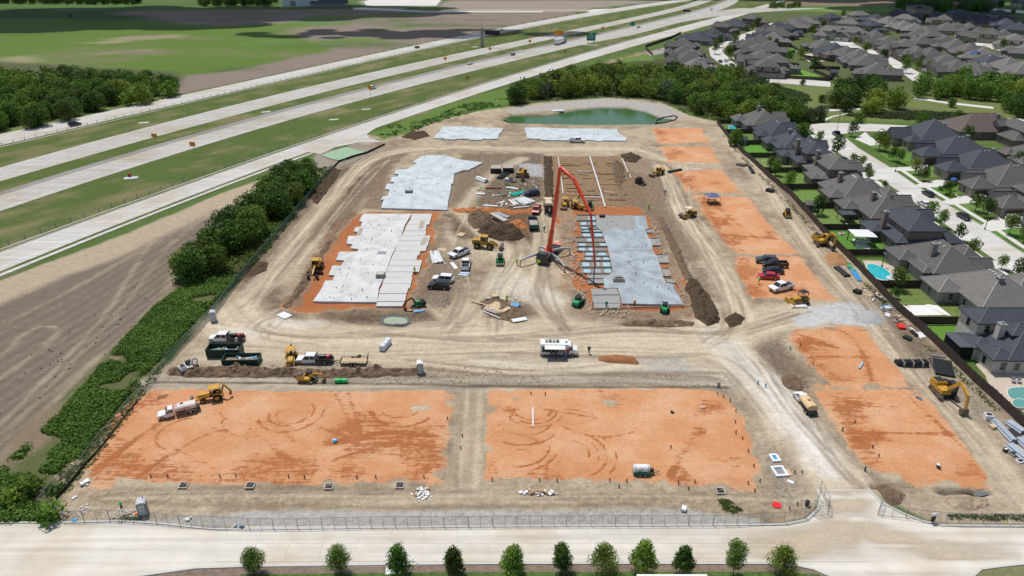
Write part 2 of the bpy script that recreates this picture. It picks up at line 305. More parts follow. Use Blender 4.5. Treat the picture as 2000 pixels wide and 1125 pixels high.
# orange select-fill pads
for q,dp in(([(318,752),(600,753),(876,754),(884,790),(872,870),(866,946),(800,941),(700,947),(540,950),(440,948),(330,950),(245,948),(190,955),(150,945),(240,800)],.12),([(950,757),(1180,760),(1395,758),(1440,800),(1470,870),(1488,958),(1400,952),(1250,944),(1050,940),(930,943),(945,850)],.05),([(1526,639),(1692,636),(1740,690),(1792,756),(1640,761),(1573,712),(1543,668)],.22),([(1580,757),(1802,759),(1885,840),(1958,954),(1800,952),(1696,927),(1634,840)],.12),([(1435,503),(1560,500),(1630,587),(1470,585),(1440,540)],.2),([(1305,335),(1410,332),(1448,378),(1338,376)],.1),([(1355,382),(1462,386),(1510,450),(1562,497),(1445,500),(1395,450)],.12),([(1290,287),(1388,287),(1404,318),(1303,318)],.15),([(1273,251),(1368,250),(1387,279),(1285,281)],.12),([(705,415),(862,413),(852,490),(808,570),(795,608),(700,600),(600,612),(553,600),(600,540),(660,450)],.95),([(1105,403),(1280,403),(1290,460),(1350,560),(1358,610),(1160,615),(1115,560)],.8),([(1060,420),(1120,410),(1120,470),(1085,450)],.75),([(880,405),(1060,405),(1040,418),(930,412),(890,430)],.9)):
 pp(q,None,.8,1.1 if dp<.5 else 1.5,3.,1,h=.3 if dp<.5 else None,orange=1.,deep=dp)
for q in([(150,945),(240,800),(275,790),(245,850),(400,945)],[(440,945),(470,900),(560,880),(640,905),(610,950),(500,952)],[(660,905),(700,900),(760,945),(670,948)],[(790,945),(800,910),(870,905),(868,948)],[(932,945),(940,905),(985,920),(990,945)],[(1020,940),(1030,920),(1100,925),(1110,945)],[(1150,935),(1200,920),(1250,945),(1170,945)],[(1300,915),(1350,925),(1360,945),(1300,945)],[(1420,935),(1480,930),(1485,960),(1430,958)],[(1528,640),(1560,642),(1590,690),(1640,750),(1575,712)],[(1600,765),(1640,770),(1680,830),(1715,900),(1690,925),(1640,840)],[(1355,382),(1380,385),(1420,470),(1470,500),(1440,500),(1390,450)],[(1435,503),(1455,505),(1470,560),(1480,585),(1460,580)],[(1273,251),(1290,252),(1310,275),(1285,281)],[(1305,335),(1330,337),(1375,372),(1338,376)],[(700,800),(870,840),(868,905),(680,895),(640,860)],[(270,765),(320,758),(330,790),(255,815)],[(560,575),(600,530),(620,540),(570,600)]):
 pp(q,None,2.6,2.6,3,.52,orange=0,deep=.9)
for q,c_ in(([(1262,405),(1285,405),(1300,470),(1352,570),(1362,612),(1340,612),(1310,540),(1272,450)],(.27,.17,.10)),([(1110,560),(1150,570),(1155,605),(1350,605),(1360,622),(1160,625),(1110,600)],(.30,.21,.14)),([(1085,405),(1125,405),(1120,560),(1100,570),(1090,480)],(.36,.22,.13)),([(600,612),(700,604),(800,606),(795,615),(640,622)],(.24,.17,.11)),([(553,600),(600,520),(650,440),(690,415),(700,420),(660,460),(620,530),(585,600)],(.22,.12,.07)),([(850,430),(870,430),(866,480),(840,560),(815,600),(800,600),(830,520)],(.25,.165,.105)),([(905,405),(1060,400),(1050,460),(1030,480),(960,480),(910,450)],(.17,.10,.06)),([(930,340),(1050,340),(1055,400),(920,402)],(.19,.145,.10)),([(1200,330),(1290,345),(1300,400),(1250,405),(1210,400)],(.26,.18,.115)),([(1240,395),(1290,395),(1345,470),(1400,580),(1380,600),(1310,470)],(.24,.185,.13))):pp(q,c_,1.5,2.4,3,.72,rough=1.)
er=random.Random(5)
for x,y in((250,945),(340,948),(520,950),(640,948),(760,946),(866,930),(880,860),(884,790),(800,757),(700,756),(560,756),(420,756),(340,758),(950,800),(940,880),(1000,944),(1130,944),(1270,946),(1400,952),(1484,940),(1470,880),(1440,810),(1390,762),(1250,762),(1100,760),(1000,760),(1690,640),(1745,690),(1780,745),(1700,758),(1800,772),(1880,835),(1920,900),(1940,945),(1830,950),(1730,930),(1600,640),(820,800),(1010,780),(1200,790)):
 k=er.uniform(.5,1.2);q=[(x+26*k*math.cos(t)*er.uniform(.6,1.4),y+8*k*math.sin(t)*er.uniform(.6,1.4))for t in(0,1,2,3,4,5)];pp(q,er.choice((TAN1,TAN2,(.50,.36,.23))),1.2,1.2,2,.75)
for x,y,k in((1290,262,.5),(1330,300,.5),(1310,305,.6),(1345,350,.6),(1400,360,.5),(1390,400,.7),(1410,440,.8),(1430,470,.9),(1500,460,.7),(1455,530,1),(1475,570,1),(1560,575,.8),(1590,680,1),(1640,740,1),(1700,650,.8),(1660,800,1.2),(1700,860,1.2),(1880,930,1),(990,800,1),(1400,800,1.2),(1440,900,1.1),(1200,780,1)):
 q=[(x+34*k*math.cos(t)*er.uniform(.5,1.4),y+13*k*math.sin(t)*er.uniform(.5,1.4))for t in(0,1,2,3,4,5)];pp(q,None,2,2,2.5,.55,orange=0,deep=.9)
# haul roads and wheel tracks
stroke([(440,632),(560,655),(720,662),(900,652),(1060,650),(1250,662),(1400,655),(1500,628),(1580,612)],11,TAN1,.9,2.5,.07)
stroke([(420,690),(560,690),(800,700),(1000,690),(1250,700),(1380,690)],9,TAN1,.75,3,.08)
stroke([(450,620),(520,545),(600,440),(680,350),(740,305),(860,288),(1050,292),(1230,292),(1290,310)],5.5,TAN1,.85,1.4,.10)
stroke([(1380,640),(1435,700),(1515,790),(1598,900),(1655,985)],8.8,TAN1,.95,1.5,.08);stroke([(1400,655),(1450,710),(1530,800),(1612,905),(1650,975)],6.5,PALE,.95,2.4,.10);pp([(1540,960),(1590,900),(1660,900),(1720,970),(1700,990),(1600,990)],TAN1,2,1.5,4,.9);pp([(1500,880),(1540,850),(1590,960),(1560,960)],TAN2,1,1.5,4,.6)
stroke([(1500,740),(1560,830),(1620,920)],3.5,(.70,.67,.62),.7,1.6,.08)
stroke([(1290,325),(1315,370),(1330,420),(1375,480),(1420,560),(1450,620),(1420,650)],4.6,TAN1,.95,1.,.10)
stroke([(1410,250),(1480,340),(1560,440),(1640,540),(1690,600),(1740,680),(1830,770),(1960,930),(2100,1100)],5.,TAN1,.75,1.6,.10)
stroke([(1080,590),(1010,535),(960,470),(910,425),(905,405),(960,340),(1020,310)],4.5,TAN1,.8,1.5,.12)
stroke([(1110,640),(1040,560),(1060,500),(1065,440),(1062,400)],5.5,TAN1,.75,1.5,.10)
stroke([(900,640),(950,580),(985,520),(980,480)],5,TAN1,.75,1.5,.12)
stroke([(915,965),(915,880),(922,790),(925,745)],4.8,(.37,.30,.205),.95,.6,.12)
stroke([(900,965),(902,880),(912,790),(912,745)],.7,TAN1,.7,.4,.05);stroke([(928,965),(932,880),(938,790),(938,745)],.7,TAN1,.7,.4,.05)
stroke([(700,990),(840,975),(930,965),(1100,985)],2.5,TAN1,.6,1.5,.12)
stroke([(300,745),(600,752),(950,748),(1200,738),(1420,748)],5,(.36,.31,.235),.8,.8,.2);stroke([(950,715),(1150,722),(1400,735)],7,(.42,.365,.28),.8,2,.2)
stroke([(460,600),(490,630),(560,645)],7,TAN1,.7,2,.1);stroke([(140,955),(250,900),(330,860)],3,(.47,.35,.22),.4,1.5,.2)
pp([(940,545),(990,525),(1040,545),(1110,590),(1090,605),(1040,590),(960,590)],PALE,2.5,2.5,5,.7)
pp([(1545,622),(1580,600),(1660,588),(1715,604),(1731,628),(1700,640),(1620,632),(1560,640)],GRAV,.9,1.,4);pp([(1668,612),(1700,604),(1728,622),(1700,634),(1672,628)],(.40,.395,.39),.6,.5,3)
pp([(1230,700),(1330,695),(1380,735),(1290,730)],(.40,.38,.345),1.5,1.5,5,.7);pp([(430,640),(520,635),(500,665),(440,660)],PALE,2,2,4,.6);pp([(510,620),(640,628),(620,640),(520,640)],PALE,1,1.5,4,.6)
pp([(240,1018),(500,1000),(1000,996),(1340,996),(1480,1012),(1500,1030),(500,1034),(330,1026)],(.44,.41,.37),.5,.4,3)
pp([(735,300),(750,288),(700,282),(640,300)],GRY,1,1,4);pp([(1015,320),(1060,320),(1060,345),(1010,345)],(.44,.43,.42),1,1,3)
tr=random.Random(12);PATHS=[[(420,670),(700,690),(1000,680),(1250,690),(1400,700),(1500,800)],[(440,650),(700,640),(950,660),(1200,640),(1400,640),(1560,610)],[(460,610),(540,520),(640,400),(730,310),(900,285)],[(940,640),(960,560),(1000,490),(960,440),(920,400)],[(1100,640),(1050,580),(1060,500),(1062,420)],[(1300,340),(1340,430),(1400,520),(1440,620),(1390,660)],[(1420,260),(1500,360),(1600,480),(1690,600),(1780,720),(1930,880)],[(800,760-45),(1000,730),(1200,728),(1400,738)],[(860,640),(900,560),(880,480),(900,420)],[(1500,700),(1560,800),(1640,900),(1720,960)],[(200,970),(500,968),(900,975),(1300,972),(1560,975)],[(1240,292),(1290,320),(1320,400),(1360,470)],[(620,340),(680,320),(760,290),(1000,300)],[(540,610),(500,640),(620,660),(900,640)]]
for k in range(78):
 b=PATHS[k%len(PATHS)];ox,oy=tr.gauss(0,16),tr.gauss(0,7);q=[(x+ox+tr.gauss(0,7),y+oy*(y/600)+tr.gauss(0,4))for x,y in b];i=tr.randrange(0,max(1,len(q)-3));q=q[i:i+tr.choice((3,4,6))]
 for d in(0,1):stroke([(x+d*(11+y*.006),y+d*3)for x,y in q],.42,tr.choice(((.60,.515,.37),(.24,.185,.125),(.20,.15,.10),(.30,.24,.165))),.55,.42,0,.35,.07)
for k in range(26):
 cx_,cy_=tr.choice(((350,860),(480,830),(600,850),(760,850),(1040,850),(1150,820),(1300,860),(1380,800),(820,800),(1120,900),(1650,680),(1780,850),(1450,440)));cx_+=tr.uniform(-70,70);cy_+=tr.uniform(-35,35);a=tr.uniform(0,6.28);L_=tr.uniform(50,150);cv=tr.uniform(-.5,.5)
 q=[(cx_+math.cos(a+cv*u)*L_*(u-.5),cy_+math.sin(a+cv*u)*L_*.35*(u-.5))for u in(0,.33,.66,1)]
 for d in(0,1):stroke([(x+d*14*abs(math.sin(a)),y+d*9*abs(math.cos(a)))for x,y in q],.5,None,1,.35,.0,.2,.06,keep=True);
for a in((570,808,5.2,200,380),(570,808,3.6,180,400),(572,812,2.6,150,380),(505,815,5.5,190,290),(1020,826,6,235,330),(1025,820,4.4,200,340),(1040,800,3.2,180,340),(1042,802,3.9,190,350),(1045,804,4.6,200,340),(1010,870,6.4,270,350),(1010,872,5,260,360),(1115,890,5.4,-60,60),(1115,890,4.2,-70,70),(1112,888,3,-50,80),(1120,892,6.4,-40,50),(1170,790,9,200,300),(790,800,5,190,330),(795,790,6.2,200,320),(785,795,3.4,200,330),(360,850,4,90,260)):ring(a[0],a[1],a[2],.38,a[3],a[4])
for q in([(1310,930),(1350,860),(1370,840)],[(1322,935),(1362,870),(1385,840)],[(280,930),(400,850),(520,830)],[(180,930),(300,840),(380,800)],[(640,870),(760,850),(870,862)],[(660,895),(760,870),(870,880)],[(680,770),(700,860)],[(655,775),(690,850)],[(1560,640),(1640,650),(1680,690),(1700,745)],[(1590,700),(1700,702)],[(1555,668),(1690,668)],[(1770,770),(1850,850),(1940,940)],[(1700,850),(1860,850)],[(1400,410),(1490,412)],[(1415,460),(1535,470)],[(1375,385),(1480,470)],[(1660,790),(1760,800)]):stroke(q,1.4,None,1,.5,.0,.2,.03,keep=True)
# ---- neighbourhood and park grounds
nb=[(1402,238),(1452,297),(1502,343),(1544,378),(1609,452),(1677,521),(1754,603),(1852,692),(1952,786),(2062,889),(2600,1100),(2600,190),(1500,190),(1420,215)]
pp(nb,LAWN,.5,.0,3);nbm=bbox(GA(nb),2);kk=np.clip(fbm(GX[nbm],GY[nbm],8,77)*1.5,-.4,.6)[...,None]
ins=(sdpoly(GA(nb),GX[nbm],GY[nbm])<0)[...,None];Cg[nbm]=np.where(ins,Cg[nbm]*(1-kk*.5)+np.array(GR3)*np.clip(kk,0,1)*.5,Cg[nbm])
pp([(1260,100),(1330,85),(1500,20),(1760,25),(2100,30),(2300,200),(1500,200),(1380,130)],(.095,.12,.045),3,2,10)
pp([(1500,160),(1650,165),(1900,190),(2200,200),(2200,236),(1500,236)],(.15,.18,.06),3,3,12)
pp([(1500,168),(1530,170),(1575,182),(1587,197),(1560,204),(1520,190)],(.05,.09,.02),1.5,1,5)
pp([(1640,222),(1700,226),(1920,232),(1910,222),(1800,215),(1760,214)],(.05,.085,.025),1.5,3,6);pp([(1600,195),(1640,195),(1720,210),(1830,215),(1700,205)],(.12,.10,.06),2,3,6)
pp([(1150,130),(1240,105),(1265,100),(1270,112),(1180,130)],(.32,.24,.16),2,3,10);pp([(1200,118),(1265,105),(1300,130),(1220,125)],(.13,.20,.05),2,2,8)
pp([(980,205),(1010,150),(1130,130),(1300,115),(1480,130),(1560,205),(1600,240),(1480,240),(1400,232),(1340,215),(1280,196),(1180,190),(1080,196),(1010,205)],(.075,.085,.035),2,2,8)
pp([(722,262),(870,205),(1000,168),(1010,200),(1004,207),(930,218),(840,240),(790,262),(750,272)],(.11,.18,.04),1.,1.,5)
pp([(985,215),(1080,200),(1180,192),(1290,202),(1340,226),(1300,240),(1288,226),(1225,208),(1130,211),(1000,222)],(.42,.39,.35),.8,.8,5)
pp([(0,281),(270,205),(350,170),(360,150),(340,140),(0,120),(-300,130),(-300,360)],(.09,.105,.045),2,2,8);pp([(-100,275),(0,262),(120,235),(260,205),(300,192),(240,200),(0,255)],(.16,.21,.06),2,2,6)
pp([(615,300),(700,283),(752,290),(715,305),(650,335),(600,345)],(.30,.26,.20),1,1,5)
# verge below the bottom street
pp([(-200,1400),(275,1126),(383,1111),(475,1108),(1000,1102),(1500,1101),(1560,1107),(1588,1113),(1618,1126),(1700,1400)],(.20,.15,.11),.3,.1,3);pp([(400,1400),(480,1122),(900,1117),(1500,1116),(1590,1120),(1640,1400)],(.10,.15,.04),.4,.5,2)
pp([(1890,1130),(1916,1113),(1963,1107),(2100,1103),(2300,1300),(1800,1300)],(.16,.17,.08),.3,.3,3)
POND=Z4(1000,0,[(-90,930),(0,890),(300,890),(400,870),(520,847),(700,832),(900,834),(1050,866),(1150,906),(1170,935),(1115,965),(600,970),(0,957)])
pp(POND,(.16,.14,.09),.8,.2,3,h=-1.6,hs=1.6)
HT+=fbm(GX,GY,3,91)*.05*(np.abs(GX)<150)*(GY<350)
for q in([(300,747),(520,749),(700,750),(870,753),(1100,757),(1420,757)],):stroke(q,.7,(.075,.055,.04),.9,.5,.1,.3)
pp([(1826,957),(1850,956),(1920,960),(1934,962),(1920,967),(1860,965),(1835,962)],(.06,.045,.03),.5,.3,2,h=-1.0,hs=.6);pp([(1700,945),(1708,950),(1735,948),(1733,952),(1702,953)],(.06,.045,.03),.4,.3,2,h=-.6,hs=.5);pp([(1296,440),(1302,438),(1342,520),(1372,580),(1366,584),(1335,525)],(.10,.075,.05),.5,.4,2)
for q in([(1338,379),(1400,380),(1464,384)],[(1440,500),(1500,500),(1562,499)],[(1395,448),(1420,452)],[(1285,283),(1390,283)],[(1570,762),(1650,763),(1800,762)]):stroke(q,.8,TAN2,.6,.7,.1,.9)
for q in(nb,[(-400,1021),(123,1020),(234,1017),(313,1022),(413,1033),(500,1033.5),(750,1030),(985,1027.5),(1300,1026),(1500,1024.5),(1537,1023),(1575,1015),(1600,993),(1601,973),(1596,956),(1695,956),(1720,981),(1763,1003),(1800,1018),(1838,1027),(2400,1030),(2400,1400),(-400,1400)],[(600,296),(640,276),(720,250),(760,240),(735,250),(722,270),(745,278),(700,279),(625,302)]):
 w=GA(q);sl=bbox(w,1);HT[sl]=np.where(sdpoly(w,GX[sl],GY[sl])<.1,-.08,HT[sl])
Cg=np.clip(Cg,.01,.9)
def hz(x,y):
 i=int(np.clip(np.searchsorted(xs,x)-1,0,NX-2));j=int(np.clip(np.searchsorted(ys,y)-1,0,NY-2))
 u=(x-xs[i])/(xs[i+1]-xs[i]);v=(y-ys[j])/(ys[j+1]-ys[j])
 return float(HT[j,i]*(1-u)*(1-v)+HT[j,i+1]*u*(1-v)+HT[j+1,i]*(1-u)*v+HT[j+1,i+1]*u*v)
def P(px,py,dz=0.):
 x,y=G(px,py);x,y=G(px,py,hz(x,y));return(x,y,hz(x,y)+dz)
def ground_mat():
 m=bpy.data.materials.new('ground_soil');m.use_nodes=True;t=m.node_tree;n=t.nodes;L=t.links;b=n['Principled BSDF']
 b.inputs['Roughness'].default_value=.95;b.inputs['Specular IOR Level'].default_value=.12
 geo=n.new('ShaderNodeNewGeometry')
 def at(nm):a=n.new('ShaderNodeAttribute');a.attribute_name=nm;return a
 def noise(sc,det=6,ro=.65):a=n.new('ShaderNodeTexNoise');a.inputs['Scale'].default_value=sc;a.inputs['Detail'].default_value=det;a.inputs['Roughness'].default_value=ro;L.new(geo.outputs['Position'],a.inputs['Vector']);return a.outputs[0]
 def mr(s,a,b_,c,d):x=n.new('ShaderNodeMapRange');x.inputs[1].default_value=a;x.inputs[2].default_value=b_;x.inputs[3].default_value=c;x.inputs[4].default_value=d;L.new(s,x.inputs[0]);return x.outputs[0]
 def mth(op,a,b_):
  x=n.new('ShaderNodeMath');x.operation=op
  for k,v in enumerate((a,b_)):
   if hasattr(v,'is_linked'):L.new(v,x.inputs[k])
   else:x.inputs[k].default_value=v
  return x.outputs[0]
 def mix(f,a,b_,ty='MIX'):
  x=n.new('ShaderNodeMix');x.data_type='RGBA';x.blend_type=ty;L.new(f,x.inputs[0])if hasattr(f,'is_linked')else setattr(x.inputs[0],'default_value',f)
  for k,v in((6,a),(7,b_)):
   if hasattr(v,'is_linked'):L.new(v,x.inputs[k])
   else:x.inputs[k].default_value=(*v,1)
  return x.outputs[2]
 col=at('Col').outputs['Color'];mk=at('mask');sp=n.new('ShaderNodeSeparateColor');L.new(mk.outputs['Color'],sp.inputs[0])
 st=n.new('ShaderNodeTexNoise');st.inputs['Scale'].default_value=1;st.inputs['Detail'].default_value=4;mp=n.new('ShaderNodeMapping');mp.inputs['Scale'].default_value=(.25,3.2,1);mp.inputs['Rotation'].default_value=(0,0,.5)
 L.new(geo.outputs['Position'],mp.inputs[0]);L.new(mp.outputs[0],st.inputs['Vector'])
 nf=noise(2.6);ng=noise(.55);nh=noise(9,3)
 om=mr(mth('ADD',sp.outputs[0],mth('ADD',mth('MULTIPLY',mth('SUBTRACT',nf,.5),.5),mth('MULTIPLY',mth('SUBTRACT',ng,.5),.7))),.42,.56,0,1);wr=noise(1.1,8,.75)
 dp=mr(mth('ADD',sp.outputs[1],mth('ADD',mth('MULTIPLY',mth('SUBTRACT',wr,.5),1.5),mth('MULTIPLY',mth('SUBTRACT',st.outputs[0],.5),1.0))),.36,.60,0,1)
 oc=mix(dp,(.60,.285,.138),(.37,.13,.048));oc=mix(mth('MULTIPLY',mr(noise(.13,4,.55),.42,.62,0,.65),mr(dp,0,1,1,.1)),oc,(.64,.40,.235));oc=mix(mr(noise(.07,3,.5),.5,.62,0,.35),oc,(.50,.215,.09))
 c=mix(om,col,oc)
 v=mth('MULTIPLY',mr(nf,.25,.75,.80,1.18),mr(nh,.25,.75,.84,1.14));v=mth('MULTIPLY',v,mr(st.outputs[0],.3,.7,.93,1.07));v=mth('MULTIPLY',v,mr(ng,.25,.75,.86,1.14));cl=mr(wr,.38,.60,.48,1.28);rgm=n.new('ShaderNodeMix');rgm.data_type='FLOAT';L.new(mr(sp.outputs[2],0,1,.07,.62),rgm.inputs[0]);rgm.inputs[2].default_value=1;L.new(cl,rgm.inputs[3]);v=mth('MULTIPLY',v,rgm.outputs[0])
 vo=n.new('ShaderNodeMix');vo.data_type='FLOAT';L.new(mr(om,0,1,0,.45),vo.inputs[0]);L.new(v,vo.inputs[2]);vo.inputs[3].default_value=1.;v=vo.outputs[0]
 hs=n.new('ShaderNodeHueSaturation');L.new(c,hs.inputs['Color']);L.new(v,hs.inputs['Value']);L.new(hs.outputs[0],b.inputs['Base Color'])
 hgt=mth('ADD',mth('ADD',mth('MULTIPLY',nf,.40),mth('MULTIPLY',mth('MULTIPLY',wr,mth('ADD',sp.outputs[2],.25)),1.3)),mth('ADD',mth('MULTIPLY',nh,.12),mth('MULTIPLY',st.outputs[0],.12)))
 bp=n.new('ShaderNodeBump');bp.inputs['Strength'].default_value=.8;bp.inputs['Distance'].default_value=.5;L.new(hgt,bp.inputs['Height']);L.new(bp.outputs[0],b.inputs['Normal'])
 return m
def grid_mesh():
 me=bpy.data.meshes.new('ground');nv=NX*NY;me.vertices.add(nv)
 co_=np.stack([GX,GY,HT],-1).astype(np.float32).ravel();me.vertices.foreach_set('co',co_)
 I=(np.arange(NY-1)[:,None]*NX+np.arange(NX-1)[None]).ravel();q=np.stack([I,I+1,I+NX+1,I+NX],-1).astype(np.int32);nf=len(q)
 me.loops.add(nf*4);me.loops.foreach_set('vertex_index',q.ravel());me.polygons.add(nf);me.polygons.foreach_set('loop_start',np.arange(nf,dtype=np.int32)*4)
 me.polygons.foreach_set('use_smooth',np.ones(nf,bool));me.update(calc_edges=True)
 a=me.color_attributes.new('Col','FLOAT_COLOR','POINT');a.data.foreach_set('color',np.concatenate([Cg,np.ones((NY,NX,1))],-1).astype(np.float32).ravel())
 a=me.color_attributes.new('mask','FLOAT_COLOR','POINT');a.data.foreach_set('color',np.stack([OM,OD,RG,np.ones((NY,NX))],-1).astype(np.float32).ravel())
 me.materials.append(ground_mat());return me
struct(link('ground',grid_mesh()))
# ---- water
WAT=mat('pond_water',(.05,.12,.036),.12,0,.12,.08,bump=.01,bsc=.8,spec=.22)
mb=MB();mb.slab(GA([(a,b+(2 if b>235 else-2))for a,b in POND],-.75),-.9,-.75);struct(mb.build('water',WAT))
# ---- roads (a road stands 4 to 10 cm proud of the soil)
def road_mat(name,c,var=.08,sc=.25):
 m=mat(name,c,.85,0,var,sc,bump=.004,bsc=5,spec=.25);t=m.node_tree;n=t.nodes;L=t.links
 hs=[x for x in n if x.type=='HUE_SAT'][0];old=hs.inputs['Value'].links[0].from_socket
 geo=n.new('ShaderNodeNewGeometry');mp=n.new('ShaderNodeMapping');mp.inputs['Rotation'].default_value=(0,0,ROADROT[name]);mp.inputs['Scale'].default_value=(.03,.9,1)
 L.new(geo.outputs['Position'],mp.inputs[0]);s=n.new('ShaderNodeTexNoise');s.inputs['Scale'].default_value=1;s.inputs['Detail'].default_value=5;L.new(mp.outputs[0],s.inputs['Vector'])
 r=n.new('ShaderNodeMapRange');r.inputs[1].default_value=.3;r.inputs[2].default_value=.7;r.inputs[3].default_value=.80;r.inputs[4].default_value=1.10;L.new(s.outputs[0],r.inputs[0])
 mu=n.new('ShaderNodeMath');mu.operation='MULTIPLY';L.new(old,mu.inputs[0]);L.new(r.outputs[0],mu.inputs[1]);L.new(mu.outputs[0],hs.inputs['Value'])
 g=n.new('ShaderNodeTexNoise');g.inputs['Scale'].default_value=.11 if name=='street_concrete' else .05;g.inputs['Detail'].default_value=7;L.new(geo.outputs['Position'],g.inputs['Vector']);gr=n.new('ShaderNodeMapRange');gr.inputs[1].default_value=.46;gr.inputs[2].default_value=.66;gr.inputs[4].default_value=.75;L.new(g.outputs[0],gr.inputs[0])
 mx=n.new('ShaderNodeMix');mx.data_type='RGBA';mx.inputs[6].default_value=(*c,1);mx.inputs[7].default_value=(c[0]*.86,c[1]*.78,c[2]*.66,1);L.new(gr.outputs[0],mx.inputs[0]);L.new(mx.outputs[2],hs.inputs['Color']);return m
ROADROT={'highway_concrete':-R(61),'frontage_concrete':-R(61),'street_concrete':0.,'shoulder_asphalt':-R(61),'side_street_concrete':R(90)}
HC=road_mat('highway_concrete',(.45,.43,.395));FC=road_mat('frontage_concrete',(.53,.51,.475));SC=road_mat('street_concrete',(.62,.585,.515),.09,.3);SA=road_mat('shoulder_asphalt',(.27,.26,.25));NC=road_mat('side_street_concrete',(.58,.565,.53))
PANEL=mat('concrete_panel',(.535,.51,.455),.85,0,.09,.45,bump=.004,bsc=6,objrand=.02)
LINE=mat('road_paint_white',(.75,.75,.73),.6,0,.1,2);LINEY=mat('road_paint_yellow',(.62,.42,.06),.6,0,.1,2)
def sheet(name,w,z0,z1,m):mb=MB();mb.slab(w,z0,z1);return struct(mb.build(name,m))
def strip(name,a,b,y0,y1,z1,m,da=0,db=0,n=60,z0=-.1):
 Y=np.linspace(y0,y1,n);mb=MB()
 L_=[(float(FX[a](y))+da,float(y))for y in Y];R_=[(float(FX[b](y))+db,float(y))for y in Y]
 vs=[(*p,z1)for p in L_]+[(*p,z1)for p in R_]+[(*p,z0)for p in L_]+[(*p,z0)for p in R_]
 fs=[]
 for k in range(n-1):fs+=[(k,n+k,n+k+1,k+1),(k,k+1,2*n+k+1,2*n+k),(n+k,3*n+k,3*n+k+1,n+k+1)]
 mb.add(vs,fs);return struct(mb.build(name,m))
def lerpx(a,b,t,y):return float(FX[a](y))*(1-t)+float(FX[b](y))*t
def marks(par,a,b,t,y0,y1,z,w=.14,dash=None,m=None):
 mb=MB();y=y0
 while y<y1:
  e=y+(dash[0]if dash else 15);p,q=lerpx(a,b,t,y),lerpx(a,b,t,e)
  if not dash or True:mb.add([(p,y,z),(p+w*2,y,z),(q+w*2,e,z),(q,e,z)],[(0,1,2,3)])
  y=e+(dash[1]if dash else 0)
 o=mb.build('lane_marking',m or LINE,par);return o
r1=strip('frontage_road_far','Ft','Fb',100,1040,.08,FC);marks(r1,'Ft','Fb',.5,150,1000,.086,.08,(3,9))
r2=strip('highway_far','Bt','Bb',100,1040,.08,HC)
for t,d in((.08,None),(.36,(3,9)),(.62,(3,9))):marks(r2,'Bt','Bb',t,120,1000,.086,.10,d)
marks(r2,'Bt','Bb',.88,120,1000,.086,.10,None,LINEY)
r3=strip('highway_near','Cm','Cb',100,1040,.08,HC);r4=strip('shoulder','Ct','Cm',100,1040,.09,SA,0,-.02)
for t,d in((.37,(3,9)),(.64,(3,9)),(.86,None)):marks(r3,'Cm','Cb',t,120,1000,.086,.10,d)
marks(r3,'Cm','Cb',.06,120,1000,.086,.10,None,LINEY)
r5=strip('frontage_road_near','Dt','Db',90,1040,.08,FC)
for t,d in((.05,None),(.42,(3,9)),(.80,None)):marks(r5,'Dt','Db',t,100,1000,.086,.09,d)
strip('exit_ramp','Rt','Rb',500,860,.12,HC)
strip('frontage_kerb','Dt','Dt',90,1000,.22,FC,-.35,-.02,80)
strip('sidewalk_frontage','Db','Db',90,285,.14,FC,1.6,3.1,40)
strip('ditch_strip','Fb','Fb',120,900,.07,FC,2.2,2.9,80);strip('drain_strip','Dt','Dt',90,600,.07,FC,-2.6,-2.0,80)
# junction of the frontage road with the site entrance
sheet('entrance_apron',GA([(600,296),(640,276),(720,250),(760,240),(735,250),(716,262),(722,270),(745,278),(700,279),(655,288),(625,302)]),-.1,.10,FC)
# the street across the bottom, its kerbs and its cast panels
TOPK=[(-400,1022),(123,1021),(234,1018),(313,1023),(413,1034),(500,1034.5),(750,1031),(985,1028.5),(1300,1027),(1500,1025.5),(1537,1024),(1575,1016),(1600,993),(1601,973),(1596,956)]
TOPR=[(1695,956),(1720,981),(1763,1003),(1800,1018),(1838,1027),(2000,1028.5),(2400,1030)]
BOTK=[(150,1160),(275,1125),(383,1110),(475,1107),(522,1106),(750,1103),(1000,1101),(1500,1101),(1560,1106),(1588,1112),(1618,1125),(1660,1180)]
BOTR=[(1870,1180),(1901,1125),(1916,1112),(1963,1106),(2000,1102),(2400,1100)]
street=sheet('street',GA(TOPK+TOPR+[(2400,1400),(-400,1400)]),-.2,.02,SC)
def kerb(name,pts,w=.3,hgt=.14,m=CONC):
 mb=MB();q=GA(pts)
 for a,b in zip(q,q[1:]):mb.beam((a[0],a[1],hgt/2-.04),(b[0],b[1],hgt/2-.04),w,hgt+.08)
 return struct(mb.build(name,m))
kerb('kerb',TOPK);kerb('kerb',TOPR);kerb('kerb',BOTK);kerb('kerb',BOTR)
verge=sheet('verge_soil',GA([(275,1127),(383,1112),(475,1109),(1000,1103),(1500,1103),(1560,1108),(1588,1114),(1618,1127),(1660,1182),(1700,1400),(100,1400),(150,1162)]),-.1,.03,mat('verge_mulch',(.20,.15,.115),.95,0,.35,1.2,bump=.05))
sheet('verge_grass',GA([(470,1122),(900,1118),(1500,1117),(1600,1122),(1640,1180),(1660,1400),(300,1400)]),-.1,.045,mat('verge_turf',(.08,.13,.03),.95,0,.6,1.5,bump=.08,bsc=9))
sheet('verge_soil_right',GA([(1904,1126),(1918,1114),(1965,1108),(2002,1104),(2400,1102),(2400,1400),(1800,1400),(1872,1182)]),-.1,.04,mat('verge_dry_grass',(.17,.17,.08),.95,0,.35,1.2,bump=.05))
